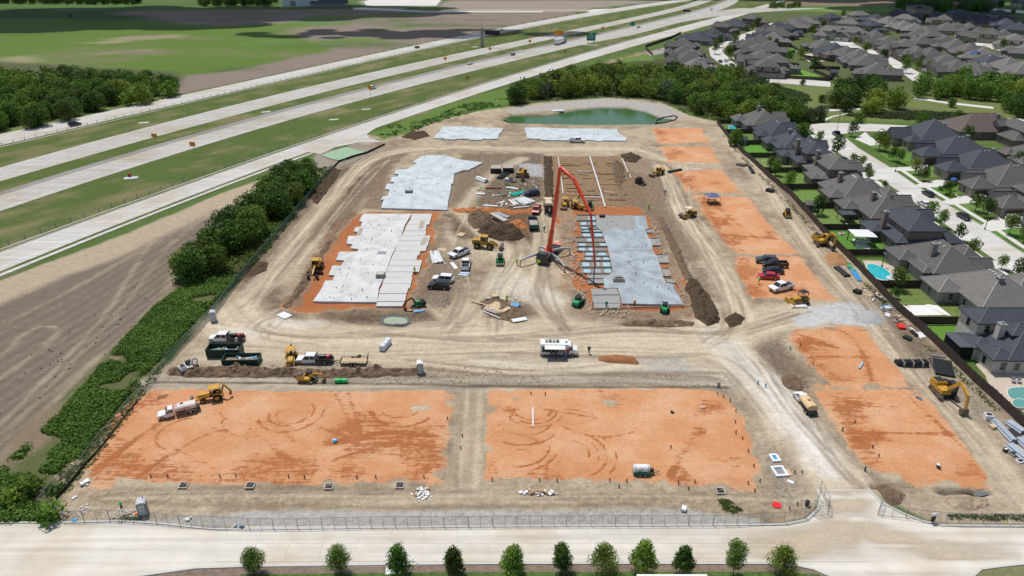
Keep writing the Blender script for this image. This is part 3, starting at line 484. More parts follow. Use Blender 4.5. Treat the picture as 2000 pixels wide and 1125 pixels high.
def dust():
 w=GA([(1440,956),(1930,956),(1930,1098),(1400,1098)]);X0,X1,Y0,Y1=min(q[0]for q in w),max(q[0]for q in w),min(q[1]for q in w),max(q[1]for q in w)
 x,y=np.arange(X0,X1,.35),np.arange(Y0,Y1,.3);X,Y=np.meshgrid(x,y);ins=sdpoly(GA([(1602,955),(1694,955),(1722,983),(1766,1006),(1840,1031),(2000,1033),(2000,1097),(1580,1097),(1300,1095),(1300,1031),(1510,1030),(1541,1028),(1579,1019),(1605,995)]),X,Y)
 D=np.full(X.shape,99.)
 for q in([(1650,950),(1655,1000),(1640,1040),(1560,1065),(1400,1070)],[(1655,950),(1670,1010),(1720,1050),(1820,1075),(1990,1085)],[(1640,950),(1640,1000),(1650,1060)]):
  g=GA(q)
  for(ax,ay),(bx,by)in zip(g,g[1:]):ex,ey=bx-ax,by-ay;t_=np.clip(((X-ax)*ex+(Y-ay)*ey)/(ex*ex+ey*ey),0,1);D=np.minimum(D,np.hypot(X-ax-t_*ex,Y-ay-t_*ey))
 A=np.exp(-(D/2.3)**2)*(.62+fbm(X*.5+Y*.3,Y*2.2,2.5,71)*2.0)*sstep(-ins/.5)*sstep((X-X0)/11)*sstep((X1-X)/11);A=np.clip(A,0,.85);ny,nx=X.shape;I=np.arange(ny*nx).reshape(ny,nx);qd=np.stack([I[:-1,:-1],I[:-1,1:],I[1:,1:],I[1:,:-1]],-1).reshape(-1,4);qd=qd[A.ravel()[qd].max(1)>.01]
 m=mat('tracked_dirt',(.53,.44,.32),.95,0,.15,2,alpha=.5);t=m.node_tree;at=t.nodes.new('ShaderNodeAttribute');at.attribute_name='Tint';t.links.new(at.outputs['Fac'],[z for z in t.nodes if z.type=='MIX_SHADER'][0].inputs[0])
 a3=np.repeat(A.reshape(-1,1),3,1);me=bpy.data.meshes.new('dirt_film');v=np.stack([X,Y,np.full(X.shape,.062)],-1).reshape(-1,3);me.vertices.add(len(v));me.vertices.foreach_set('co',v.astype(np.float32).ravel());me.loops.add(len(qd)*4);me.loops.foreach_set('vertex_index',qd.astype(np.int32).ravel());me.polygons.add(len(qd));me.polygons.foreach_set('loop_start',np.arange(len(qd),dtype=np.int32)*4);me.update(calc_edges=True)
 c=me.color_attributes.new('Tint','FLOAT_COLOR','POINT');c.data.foreach_set('color',np.concatenate([a3,np.ones((len(v),1))],1).astype(np.float32).ravel());me.materials.append(m);struct(link('dirt_film',me))
dust()
pm=MB();pm.box(-2.13,2.13,-1.5,1.5,-.02,.03);pme=pm.mesh('concrete_panel',SC)
for i in range(19):
 for j in range(2):
  link('concrete_panel',pme,street,(-35+i*4.29,67.05+j*3.03,.02))
# ---------------------------------------------------------------- slabs
SLAB=mat('cured_slab',(.55,.555,.54),.8,0,.10,.22,bump=.003,bsc=8);SLABW=mat('white_slab',(.49,.535,.55),.8,0,.10,.3);SLABF=mat('finger_slab',(.53,.525,.50),.8,0,.09,.6);SLABN=mat('fresh_slab',(.33,.37,.395),.55,0,.24,.25,spec=.4);SLABG=mat('wet_concrete',(.30,.30,.28),.5,0,.10,.5)
def stain(m):
 t=m.node_tree;n=t.nodes;L=t.links;hs=[x for x in n if x.type=='HUE_SAT'][0];old=hs.inputs['Value'].links[0].from_socket
 tc=[x for x in n if x.type=='TEX_COORD'][0];s=n.new('ShaderNodeTexNoise');s.inputs['Scale'].default_value=.27;s.inputs['Detail'].default_value=9;s.inputs['Roughness'].default_value=.7;s.inputs['Distortion'].default_value=.3;L.new(tc.outputs['Object'],s.inputs['Vector'])
 r=n.new('ShaderNodeMapRange');r.inputs[1].default_value=.38;r.inputs[2].default_value=.56;r.inputs[3].default_value=.84;r.inputs[4].default_value=1.07;L.new(s.outputs[0],r.inputs[0])
 mu=n.new('ShaderNodeMath');mu.operation='MULTIPLY';L.new(old,mu.inputs[0]);L.new(r.outputs[0],mu.inputs[1]);L.new(mu.outputs[0],hs.inputs['Value'])
stain(SLAB);stain(SLABN);stain(SLABW)
def slab_thing(label,outline,zt,m,pads=(),padm=None,nst=60,stubbox=None,seed=1):
 w=GA(outline,zt);c=(sum(p[0]for p in w)/len(w),sum(p[1]for p in w)/len(w));t=thing('concrete_foundation',label,'foundation',(c[0],c[1],0))
 def loc(q):return[(a-c[0],b-c[1])for a,b in q]
 mb=MB();mb.slab(loc(w),-.15,zt);mb.build('slab',m,t)
 for k,q in enumerate(pads):
  mb=MB();mb.slab(loc(GA(q,zt)),-.15,zt-.008-.012*(k%2));mb.build('patio_slab',padm or SLABF,t)
 r=random.Random(seed);mb=MB();X0=min(p[0]for p in w);X1=max(p[0]for p in w);Y0=min(p[1]for p in w);Y1=max(p[1]for p in w);n=0
 ex=np.array([[0.]]);
 while n<nst:
  x,y=r.uniform(X0,X1),r.uniform(Y0,Y1)
  if sdpoly(w,np.array([[x]]),np.array([[y]]))[0,0]<-.8:
   h=r.uniform(.15,.5);mb.cyl((x-c[0],y-c[1],zt),(x-c[0],y-c[1],zt+h),r.choice((.04,.05,.09)),n=5);n+=1
 o=mb.build('pipe_stubs',DK,t);o['kind']='stuff'
 return t,c
L1=Z4(500,281,[(835,545),(805,605),(830,607),(818,645),(775,650),(765,683),(800,688),(788,718),(722,718),(705,778),(755,783),(738,815),(800,820),(790,842),(650,842),(625,905),(690,910),(665,950),(598,950),(567,1022),(615,1027),(597,1065),(540,1068),(515,1124)])+Z4(500,562,[(445,105),(945,112),(960,0)])+Z4(500,281,[(1000,1042),(1030,955),(1060,870),(1100,797),(1135,718),(1165,630),(1215,545)])
fing=[(545,588,1375,1217,1207),(591,626,1362,1206,1180),(630,675,1335,1180,1160),(680,712,1330,1158,1140),(716,752,1362,1138,1120),(756,791,1350,1118,1103),(795,833,1335,1102,1086),(837,866,1283,1084,1070),(869,903,1262,1068,1053),(907,948,1297,1052,1036),(953,996,1285,1034,1018),(1001,1037,1225,1016,1004),(1041,1086,1222,1002,990),(1090,1124,1210,988,978)]
pd=[Z4(500,281,[(xl,y0),(xr,y0),(xr-(y1-y0)*.25,y1+2.4),(xl2,y1+2.4)])for y0,y1,xr,xl,xl2 in fing]+[Z4(500,562,q)for q in([(972,3),(1190,3),(1178,43),(962,43)],[(961,47),(1176,47),(1162,104),(948,104)],[(946,110),(1160,110),(1140,142),(938,142)])]
slab_thing('long pale foundation slab with stepped patios along its right edge, nearest the dirt yard',L1,.45,SLAB,pd,nst=70,seed=3)
L2=Z4(500,281,[(1335,88),(1470,88),(1580,120),(1775,145),(1655,205),(1620,205),(1548,230),(1540,310),(1525,312),(1520,365),(1510,410),(1500,450),(1495,515),(975,500),(1000,430),(975,440),(988,413),(1030,405),(1045,357),(1008,352),(1022,312),(1070,312),(1085,297),(1050,295),(1062,258),(1105,255),(1118,234),(1080,232),(1097,200),(1180,197),(1255,150),(1222,140),(1300,95)])
slab_thing('angled foundation slab of bluish white concrete behind the long stepped slab',L2,.45,SLABW,[],nst=65,seed=5)
L3=[(865,247),(921,247),(925,249),(983,250),(979,258),(974,262),(972,271),(942,271),(941,273),(918,273),(915,271),(892,271),(890,272),(868,272),(868,270),(846,270),(852,262),(857,259)]
slab_thing('small white foundation slab left of the pond-side pair',L3,.4,SLABW,nst=25,seed=6)
L4=[(1024,249),(1060,249),(1095,251),(1160,251),(1204,252),(1210,262),(1224,270),(1222,275),(1176,274),(1174,276),(1150,273),(1100,274),(1058,273),(1055,271),(1030,270),(1028,262)]
slab_thing('wide white foundation slab just in front of the green pond',L4,.4,SLABW,nst=45,seed=7)
# right slab, still being poured
main=Z4(1000,281,[(655,560),(1040,560),(1062,665),(1040,670),(1068,735),(1085,745),(1102,838),(1128,870),(1150,935),(1162,970),(1180,1040),(1205,1085),(1262,1095)])+Z4(1000,562,[(1265,0),(1310,78),(1345,130),(1080,128),(860,122),(828,2),(722,2)])+Z4(1000,281,[(715,1050),(790,1000),(770,900),(745,800),(705,690),(662,640)])
st,sc_=slab_thing('grey blue foundation slab still being poured under the red boom',main,.45,SLABN,[Z4(1000,562,q)for q in([(617,6),(822,6),(834,52),(625,54)],[(626,60),(836,58),(848,118),(636,118)],[(638,122),(848,122),(840,155),(642,155)])],SLABG,nst=65,seed=9)
mb=MB();mb.slab([(a-sc_[0],b-sc_[1])for a,b in GA(Z4(1000,281,[(657,563),(955,563),(975,660),(880,672),(800,650),(712,690),(668,640)]),.45)],.3,.47);mb.build('wet_concrete_patch',SLABG,st)
FILM=mat('blue_vapour_film',(.36,.52,.60),.35,0,.18,.8,bump=.08,bsc=3)
cells=[(555,598,500,655),(602,637,520,660),(640,665,530,662),(667,688,535,700),(690,727,535,715),(730,765,490,722),(768,800,500,750),(803,838,505,735),(841,875,555,745),(878,910,560,765),(914,962,530,775),(966,1010,540,785),(1014,1052,590,795),(1055,1092,590,720)]
fb=MB()
for k,(y0,y1,xl,xr)in enumerate(cells):
 q=[(a-sc_[0],b-sc_[1])for a,b in GA(Z4(1000,281,[(xl,y0),(xr,y0),(xr+8,y1),(xl+6,y1)]),.3)]
 mb=MB();mb.slab(q,-.05,.12 if k!=13 else .3);mb.build('form_bed',SLABG if k>11 else LUMD,st)
 if k<12:
  n=3 if xr-xl>190 else 2
  for j in range(n):
   a,b=(j+.14)/n,(j+.9)/n;P_=lambda u,v:tuple((q[0][i]*(1-u)+q[1][i]*u)*(1-v)+(q[3][i]*(1-u)+q[2][i]*u)*v for i in(0,1))
   rr=random.Random(k*7+j);pts=[]
   for t in np.linspace(0,2*math.pi,16,endpoint=False):
    cu,su=math.cos(t),math.sin(t);e=.8+.3*rr.random();f=lambda v:math.copysign(abs(v)**.6,v)
    pts.append(P_((a+b)/2+f(cu)*(b-a)/2*e*.95,.5+f(su)*.38*e))
   if rr.random()<.85:mb=MB();mb.slab(pts,.08,.17);mb.build('vapour_film',FILM if k<9 or j%2==0 else SLABN,st)
 for a,b in((q[0],q[1]),(q[3],q[2]),(q[0],q[3])):
  mb=MB();mb.beam((*a,.28),(*b,.28),.09,.36);mb.build('form_board',LUMG if(k+len(a))%3 else LUMD,st)
for q in([(1164,421),(1260,421)],[(1260,421),(1266,447)],[(1155,603),(1160,560)],[(1155,603),(1335,597)],[(1335,597),(1316,556)],[(1300,540),(1291,524)],[(1275,490),(1226,490)]):
 a,b=[(x-sc_[0],y-sc_[1])for x,y in GA(q,.4)];mb=MB();mb.beam((*a,.35),(*b,.35),.1,.35);mb.build('form_board',LUMG,st)
for(x0,y0,x1,y1)in((1041,665,1090,695),(1066,738,1150,795),(1120,865,1215,930),(1165,975,1225,1035),(1200,1050,1265,1085)):
 q=[(a-sc_[0],b-sc_[1])for a,b in GA(Z4(1000,281,[(x0,y0),(x1,y0),(x1+15,y1),(x0+14,y1)]),.3)]
 mb=MB();mb.slab(q,-.05,.22);mb.build('form_bed',SLABG,st)
 for a,b in zip(q,q[1:]+q[:1]):mb=MB();mb.beam((*a,.3),(*b,.3),.08,.34);mb.build('form_board',LUMG,st)
# ---------------------------------------------------------------- houses
ROOFS={'grey':mat('grey_shingle',(.118,.112,.105),.9,0,.18,1.2,bump=.02,bsc=8,objrand=.10),'slate':mat('slate_blue_shingle',(.058,.065,.080),.85,0,.18,1.2,bump=.02,bsc=8,objrand=.10),'brown':mat('brown_shingle',(.125,.098,.086),.9,0,.18,1.2,bump=.02,bsc=8),'light':mat('light_grey_shingle',(.160,.151,.140),.9,0,.18,1.2,bump=.02,bsc=8,objrand=.08),'red':mat('rust_roof',(.22,.11,.07),.9,0,.15,1)}
CAPM={k:mat(k+'_ridge_cap',tuple(c*1.45 for c in v),.9)for k,v in(('grey',(.150,.144,.136)),('slate',(.066,.073,.088)),('brown',(.11,.085,.075)),('light',(.21,.2,.185)),('red',(.22,.11,.07)))}
def brick(name,c,c2,mortar=(.30,.28,.25)):
 m=mat(name,c,.85,0,.12,2);t=m.node_tree;n=t.nodes;L=t.links;hs=[x for x in n if x.type=='HUE_SAT'][0]
 tc=[x for x in n if x.type=='TEX_COORD'][0];mp=n.new('ShaderNodeMapping');mp.inputs['Rotation'].default_value=(R(90),0,0);L.new(tc.outputs['Object'],mp.inputs[0])
 s=n.new('ShaderNodeTexNoise');s.inputs['Scale'].default_value=5;s.inputs['Detail'].default_value=3;mp2=n.new('ShaderNodeMapping');mp2.inputs['Scale'].default_value=(1,1,4);L.new(tc.outputs['Object'],mp2.inputs[0]);L.new(mp2.outputs[0],s.inputs['Vector'])
 mx=n.new('ShaderNodeMix');mx.data_type='RGBA';r=n.new('ShaderNodeMapRange');r.inputs[1].default_value=.4;r.inputs[2].default_value=.6;L.new(s.outputs[0],r.inputs[0]);L.new(r.outputs[0],mx.inputs[0])
 mx.inputs[6].default_value=(*c,1);mx.inputs[7].default_value=(*c2,1);L.new(mx.outputs[2],hs.inputs['Color']);return m
WALLS={'brown':brick('brown_brick',(.20,.15,.12),(.29,.235,.20)),'grey':brick('grey_brick',(.24,.215,.19),(.34,.31,.28)),'tan':brick('tan_brick',(.34,.27,.20),(.42,.36,.29)),'cream':mat('cream_stucco',(.55,.51,.45),.9,0,.06,1),'red':brick('red_brick',(.25,.13,.09),(.33,.20,.15))}
STONE=mat('pale_stone',(.52,.47,.40),.9,0,.2,3,bump=.03);TRIM=mat('dark_trim',(.10,.09,.08),.6,0,.1,2);WPANE=mat('window_glass',(.02,.03,.035),.06,0,.1,1,spec=.7);WFR=mat('window_frame',(.48,.46,.42),.6,0,.05);GDOOR=mat('garage_door',(.10,.08,.07),.6,0,.1,2);VENTM=mat('roof_vent',(.62,.62,.62),.5,.2,.1,3);FLASH=mat('chimney_metal',(.5,.5,.5),.4,.7,.1)
SOLAR=mat('solar_panel',(.02,.045,.14),.15,.2,.1,2)
def hip(mb,cm,x0,x1,y0,y1,z,p,oh=.5,gab=None,fr=.22):
 x0-=oh;x1+=oh;y0-=oh;y1+=oh;dx,dy=x1-x0,y1-y0
 lng=(dx>=dy)if gab is None else(gab=='x')
 hw_=(dy if lng else dx)/2;H=hw_*p;i=0 if gab else min(hw_,(dx if lng else dy)/2-.01)
 if lng:a,b=(x0+i,(y0+y1)/2,z+H),(x1-i,(y0+y1)/2,z+H)
 else:a,b=((x0+x1)/2,y0+i,z+H),((x0+x1)/2,y1-i,z+H)
 c=[(x0,y0),(x1,y0),(x1,y1),(x0,y1)];vs=[(*q,z-fr)for q in c]+[(*q,z)for q in c]+[a,b]
 fs=[(3,2,1,0),(0,1,5,4),(1,2,6,5),(2,3,7,6),(3,0,4,7)]
 fs+=[(4,5,9,8),(6,7,8,9),(5,6,9),(7,4,8)]if lng else[(5,6,9,8),(7,4,8,9),(4,5,8),(6,7,9)]
 mb.add(vs,fs)
 if cm is not None:
  e=Vector((0,0,.02));A,B=Vector(a)+e,Vector(b)+e
  if(A-B).length>.3:cm.beam(A,B,.28,.06)
  C_=[Vector((*q,z+.02))for q in c]
  if not gab:
   for k,w in zip(range(4),(A,B,B,A)if lng else(A,A,B,B)):cm.beam(C_[k],w,.24,.05)
 return H
WBOX=MB();WBOX.box(-.55,.55,-.05,.06,-.8,.8);WFM=WBOX.mesh('window',WFR)
pb=MB();pb.box(-.45,.45,-.02,.075,-.7,-.03);pb.box(-.45,.45,-.02,.075,.03,.7);WPM=pb.mesh('pane',WPANE)
fw=MB();fw.m=0;fw.box(-.55,.55,-.05,.06,-.8,.8);fw.m=1;fw.box(-.45,.45,-.02,.075,-.7,.7);WFAR=fw.mesh('window',[WFR,WPANE])
gd=MB();gd.box(-2.45,2.45,-.04,.05,0,2.15);[gd.box(-2.4,2.4,.05,.07,.08+k*.52,.54+k*.52)for k in range(4)];GDM=gd.mesh('garage_door',GDOOR)
vb=MB();vb.box(-.22,.22,-.22,.22,-.3,.22);VBM=vb.mesh('roof_vent',VENTM)
def window(t,x,y,z,rz,near,s=(1,1,1)):
 o=link('window',WFM if near else WFAR,t,(x,y,z),rz,s)
 if near:link('pane',WPM,o)
CHM={}
def house(cx,cy,rz,wings,roof,wall,label,group=None,near=True,chim=(),gdoors=(),vents=0,wins=(),seed=0,extra=None,gables=()):
 t=thing('house',label,'house',(cx,cy,0),rz,group);r=random.Random(seed)
 wb=MB();rb=MB();cb=MB();top=[]
 for k,(x0,x1,y0,y1,h,gab,p)in enumerate(wings):
  e=.004*k;wb.box(x0+e,x1-e,y0+e,y1-e,-.3,h);oh=.5
  H=hip(rb,cb,x0,x1,y0,y1,h+e*3,p,oh,gab)
  if gab=='x':
   m_=(y0+y1)/2;HH=(y1-y0)/2*p
   for xx in(x0,x1-.2):wb.prof([(0,0)]*0 or[(y0+.02,h),(y1-.02,h),(m_,h+HH-.05)],0,0)if False else wb.add([(xx,y0,h),(xx,y1,h),(xx,m_,h+HH+.2),(xx+.2,y0,h),(xx+.2,y1,h),(xx+.2,m_,h+HH+.2)],[(0,1,2),(5,4,3),(0,2,5,3),(1,4,5,2)])
  elif gab=='y':
   m_=(x0+x1)/2;HH=(x1-x0)/2*p
   for yy in(y0,y1-.2):wb.add([(x0,yy,h),(x1,yy,h),(m_,yy,h+HH+.2),(x0,yy+.2,h),(x1,yy+.2,h),(m_,yy+.2,h+HH+.2)],[(0,2,1),(3,4,5),(0,3,5,2),(1,2,5,4)])
  top.append((h,H))
 wb.build('wall',WALLS[wall],t);ro=rb.build('roof',ROOFS[roof],t);cb.build('ridge_cap',CAPM[roof],ro)
 for(x,y,s,z0,z1)in chim:
  mb=MB();mb.box(x-s/2,x+s/2,y-s/2,y+s/2,z0,z1);c=mb.build('chimney',WALLS[wall],ro)
  mb=MB();mb.box(x-s/2-.08,x+s/2+.08,y-s/2-.08,y+s/2+.08,z1,z1+.12);mb.taper(x-.3,x+.3,y-.3,y+.3,z1+.12,x-.2,x+.2,y-.2,y+.2,z1+.5);mb.build('chimney_cap',FLASH,t)
 for(x,y,a)in gdoors:link('garage_door',GDM,t,(x,y,.05),a)
 for k,(x0,x1,y0,y1,h,gab,p)in enumerate(wings):
  if(x1-x0)<3.2 or(y1-y0)<3.2:continue
  for sd in('x0','x1','y0','y1'):
   L_=(y1-y0)if sd[0]=='x' else(x1-x0);n=max(1,int(L_/(3.6 if near else 5)))
   for i in range(n):
    if r.random()<.25:continue
    u=(i+.5)/n
    for lev in((1.55,)if h<4.5 else((1.55,4.6)if near else(4.6,))):
     if sd=='x0':q=(x0,y0+u*L_,lev,R(90))
     elif sd=='x1':q=(x1,y0+u*L_,lev,R(-90))
     elif sd=='y0':q=(x0+u*L_,y0,lev,R(180))
     else:q=(x0+u*L_,y1,lev,0)
     px,py=q[0]+.3*(-1 if sd=='x0' else 1 if sd=='x1' else 0),q[1]+.3*(-1 if sd=='y0' else 1 if sd=='y1' else 0)
     if any(a[0]<px<a[1]and a[2]<py<a[3]and a[4]>lev for j,a in enumerate(wings)if j!=k):continue
     if any(abs(px-g[0])<3.3 and abs(py-g[1])<3.3 and lev<3 for g in gdoors):continue
     wx,wy=math.cos(rz)*(px-q[0])-math.sin(rz)*(py-q[1]),math.sin(rz)*(px-q[0])+math.cos(rz)*(py-q[1])
     if wy>.15 or(not near and wy>-.1 and r.random()<.5):continue
     window(t,*q,near)
 if vents:
  x0,x1,y0,y1,h,gab,p=wings[0];x0-=.5;x1+=.5;y0-=.5;y1+=.5;dx,dy=x1-x0,y1-y0
  vm=0
  for i in range(vents):
   u=(i+.5)/vents
   if dx>=dy:xx=x0+dy/2+(dx-dy)*u if dx-dy>2 else(x0+x1)/2+(u-.5)*4;yy=(y0+y1)/2-.9;z=h+(dy/2-.9)*p
   else:yy=y0+dx/2+(dy-dx)*u if dy-dx>2 else(y0+y1)/2+(u-.5)*4;xx=(x0+x1)/2+VS*.9;z=h+(dx/2-.9)*p
   link('roof_vent',VBM,t,(xx,yy,z),0)
 return t
VS=1
def wings_for(W_,D_,st,r,flip=1):
 a=W_/2;w=[]
 if st==1:
  w.append((-a,a,-D_*.30,D_*.30,3.0,None,.68))
  w.append((-a+.4,-a+6.6,D_*.28,D_*.5,2.9,r.choice(('y',None)),.75));w.append((a-5.6,a-.3,D_*.2,D_*.40,2.95,r.choice(('y','y',None)),.8))
  w.append((-a+.5,-a+W_*.48,-D_*.5,-D_*.26,2.85,None,.6))
  if r.random()<.6:w.append((0.4,a-.8,-D_*.4,-D_*.28,2.8,None,.55))
 else:
  w.append((-a+.8,a-.6,-D_*.22,D_*.24,5.8,None,.6))
  w.append((-a,-a+W_*.55,D_*.1,D_*.5,3.0,r.choice((None,'y')),.65));w.append((-a+.2,a,-D_*.36,D_*.3,2.95,None,.42));w.append((a-W_*.45,a-.4,-D_*.5,-D_*.3,2.9,None,.5))
  w.append((a-5,a-.5,D_*.2,D_*.36,5.2,'y',.8))
 if flip<0:w=[(-q[1],-q[0],*q[2:])for q in w]
 return w
# row 1: backs on the site fence
r1h=[(128.2,90.5,15.2,22,1,'light','grey',(5.2,10,7.4),'pale grey hip roofed house with a big bare white patio',4,1),(145.2,90.4,15.0,19,1,'grey','grey',(6,6,7.6),'grey roofed house with the turquoise swimming pool in its back yard',2,1),(163.0,92.0,14.8,18.5,2,'slate','brown',(9,3,7.8),'brown brick two storey house with dark blue roof behind the white pergola',0,-1),(180.2,92.2,15,19,1,'grey','brown',(7.5,7,7.6),'dark grey roofed house with a small blue awning at the back',4,1),(197.3,92.0,15,20,1,'grey','brown',(9.5,6,7.4),'low dark grey hip roofed house two lots beyond the pergola house',5,-1),(215.2,93.5,14.8,17.5,2,'grey','brown',(11,5,8.8),'two storey grey roofed house with a white patio strip behind the fence',2,1),(232.9,93.0,15,18,2,'slate','brown',(7,4,9),'two storey dark blue roofed house with a tall brown chimney',1,-1),(251.0,93.4,15,18.5,1,'slate','brown',(9,8,7.6),'dark blue roofed house with a bright green yard and a little blue shed',2,1),(268.6,93.6,15,19,1,'slate','grey',None,'dark blue hip roofed house second from the pond end of the fence row',3,-1),(285.8,92.0,17,21,1,'grey','grey',(10,9,8.6),'big brownish roofed house with a small blue pool, nearest the pond',0,1)]
for k,(y0,bx,W_,D_,stn,rf,wl,ch,lab,vt,fl)in enumerate(r1h):
 VS=1;w=wings_for(W_,D_,stn,random.Random(40+k),fl);rz=-math.pi/2
 cx_,cy_=bx+D_/2,y0+W_/2
 chl=[(W_/2-ch[0],-D_/2+ch[1],1.15,1.5,ch[2])]if ch else[]
 house(cx_,cy_,rz,w,rf,wl,lab,None,True,chl,(),vt,seed=k)
# last house of the row, cut by the right edge of the view
hw_=[(-7.1,-1.4,-12.4,6,5.9,None,.52),(-2.0,7.0,-11.2,7,3.1,None,.62),(-2.6,2.2,-14.4,-10,2.8,None,.3),(2.2,6.8,-13.7,-9.8,3.05,None,.5),(-1.5,2.6,-8.5,4,5.6,None,.5)]
th=house(99.2,115.5,-math.pi/2,hw_,'slate','cream','cream two storey house with slate roof and ribbed metal patio cover',None,True,[(.9,-9.8,1.2,2,6.9)],(),0,seed=77)
pc=MB();pc.box(-3.1,2.3,-17.1,-14.0,2.75,2.83)
for k in range(14):pc.box(-3.1+k*.4,-3.04+k*.4,-17.1,-14.0,2.83,2.90)
pc.build('patio_cover',mat('ribbed_metal',(.24,.25,.27),.4,.5,.1,2),th);ps=MB();ps.box(-2.9,2.1,-16.9,-14.4,0,2.7);ps.build('screen_wall',mat('dark_screen',(.015,.016,.018),.8),th)
# row 2: fronts on the far side of the street
R2X=lambda y:141.0-(242-y)*.095
r2h=[(170.0,'slate','grey',1,'dark blue roofed house nearest the camera on the far side of the street'),(188.2,'grey','tan',2,'grey roofed house with a brown garage door beside a kerb of white stones'),(205.6,'grey','tan',1,'grey roofed house with a blue car on its drive'),(223.0,'slate','tan',1,'dark blue roofed house with a wide brown garage door, behind the tall street lamp'),(241.0,'slate','tan',1,'dark blue roofed house with pale stone gable, next to the street corner house'),(259.5,'slate','tan',1,'dark blue roofed corner house where the two streets meet')]
for k,(y0,rf,wl,stn,lab)in enumerate(r2h):
 W_=14.5;D_=26;fx=R2X(y0);r=random.Random(k+5);a=W_/2
 w=[(-a,a,-D_/2+2,D_/2-7,3.0,None,.72),(-a,-a+6.8,D_/2-7.4,D_/2,2.95,None,.7),(-a+6,-a+8.2,D_/2-7,D_/2-1.5,3.6,'y',1.3),(a-5.5,a-1,D_/2-9,D_/2-4.6,3.0,'y',.9),(-a+1,a-5,-D_/2,-D_/2+6,2.9,None,.6)]
 if stn==2:w.append((-a+3,a-3,-3,4,5.6,None,.6))
 if k==5:w=[(-a-1,a+3,-D_/2+2,D_/2-6,3.1,None,.7),(-a+6,a-2,D_/2-7,D_/2,3,'y',.9),(-a,-a+5,D_/2-8,D_/2-3,3,None,.8)]
 VS=-1;t=house(fx+D_/2,y0+a,math.pi/2,w,rf,wl,lab,None,True,[(a-3,-D_/2+5,1.1,2,7.2)]if k!=1 else[],[(-a+0.001,D_/2-3.6,math.pi/2)]if k<5 else[],2,seed=k+60)
 if k<5:
  mb=MB()
  for q in((-a+6.0,D_/2-1.62),):mb.box(-a+6.0,-a+8.2,D_/2-1.5,D_/2-1.3,-.1,3.4);mb.box(-a+5.8,-a+6.0,D_/2-1.6,D_/2-.0,-.1,2.6)
  mb.box(a-5.3,a-1.2,D_/2-4.6,D_/2-4.45,0,2.9);mb.build('stone_front',STONE,t)
r3h=[(1912,262,26,17,'brown','brown',1,'chestnut brown hip roofed house across the cross street',(4,-2),0),(1985,278,18,15,'grey','brown',2,'two storey grey roofed house behind the chestnut brown roof, at the right edge',None,0),(2008,322,16,17,'grey','brown',1,'grey roofed house with a screened porch, lower at the right edge',None,0)]
for k,(px,py,W_,D_,rf,wl,stn,lab,ch,rr)in enumerate(r3h):
 x,y=G(px,py);r=random.Random(k+90);w=wings_for(W_,D_,stn,r,1)
 if k==0:w=[(-W_/2,W_/2,-D_/2,D_/2,3,None,.6),(W_/2-6,W_/2-.4,-D_/2-3,-D_/2+2,2.9,None,.6)]
 house(x,y,0 if k==0 else math.pi/2,w,rf,wl,lab,None,True,[(ch[0],ch[1],1.2,2,8.3)]if ch else[],(),2,seed=k+95)
# far neighbourhoods: (roof apex px, roof colour, storeys); each row is turned to follow its street
FAR=[('beside the frontage road',[(1362,117,'light',1),(1347,103,'grey',1),(1340,90,'grey',1),(1333,76,'grey',1),(1362,64,'slate',1),(1392,58,'slate',1),(1413,45,'grey',2),(1435,39,'slate',1),(1470,30,'grey',2)],.9),('right of the curving far street',[(1499,118,'grey',2),(1487,103,'grey',2),(1480,90,'grey',2),(1466,78,'grey',1),(1483,71,'grey',1),(1494,62,'slate',1),(1510,52,'grey',1),(1520,44,'slate',1)],.9),('behind the bright green far lawns',[(1518,110,'grey',2),(1502,84,'grey',1),(1510,66,'light',1),(1524,56,'grey',1),(1537,49,'slate',2),(1549,41,'light',1),(1560,39,'grey',1),(1573,33,'light',1)],.9),('in the row stepping down to the park',[(1609,78,'grey',1),(1631,87,'slate',1),(1654,93,'grey',1),(1678,99,'grey',1),(1694,109,'grey',1),(1714,125,'grey',1)],0),('facing the short far street',[(1621,53,'light',2),(1669,56,'light',2),(1709,62,'grey',1),(1735,73,'grey',1),(1768,81,'grey',2),(1790,93,'grey',1),(1817,96,'grey',1),(1847,109,'grey',1),(1868,120,'grey',1),(1900,124,'grey',1)],0),('in the row with many white vents',[(1657,40,'light',2),(1700,43,'slate',2),(1735,34,'light',1),(1766,42,'light',1),(1787,47,'light',1),(1797,58,'grey',1),(1802,71,'grey',1),(1822,63,'grey',2),(1846,71,'grey',1),(1868,79,'grey',1),(1893,87,'grey',1),(1921,97,'light',1),(1937,109,'slate',1),(1972,116,'light',1),(1998,124,'light',1)],0),('in the shaded row nearest the woods',[(1622,29,'slate',2),(1678,24,'light',2),(1711,30,'slate',1),(1757,21,'slate',2),(1768,31,'light',2),(1796,26,'slate',1),(1828,25,'slate',1),(1875,22,'slate',2),(1905,26,'slate',1),(1953,22,'slate',2)],0),('across the last shaded street',[(1845,32,'grey',2),(1850,47,'grey',1),(1868,46,'grey',1),(1893,47,'grey',1),(1908,58,'grey',1),(1940,35,'slate',1),(1965,38,'slate',1),(1990,46,'slate',1),(1937,59,'grey',2),(1960,61,'grey',1),(1984,70,'light',2),(2004,88,'light',1)],0)]
POS=['first','second','third','fourth','fifth','sixth','seventh','eighth','ninth','tenth','eleventh','twelfth','thirteenth','fourteenth','fifteenth']
RN={'grey':'dark grey','light':'pale grey','slate':'slate blue'}
HSEED=0
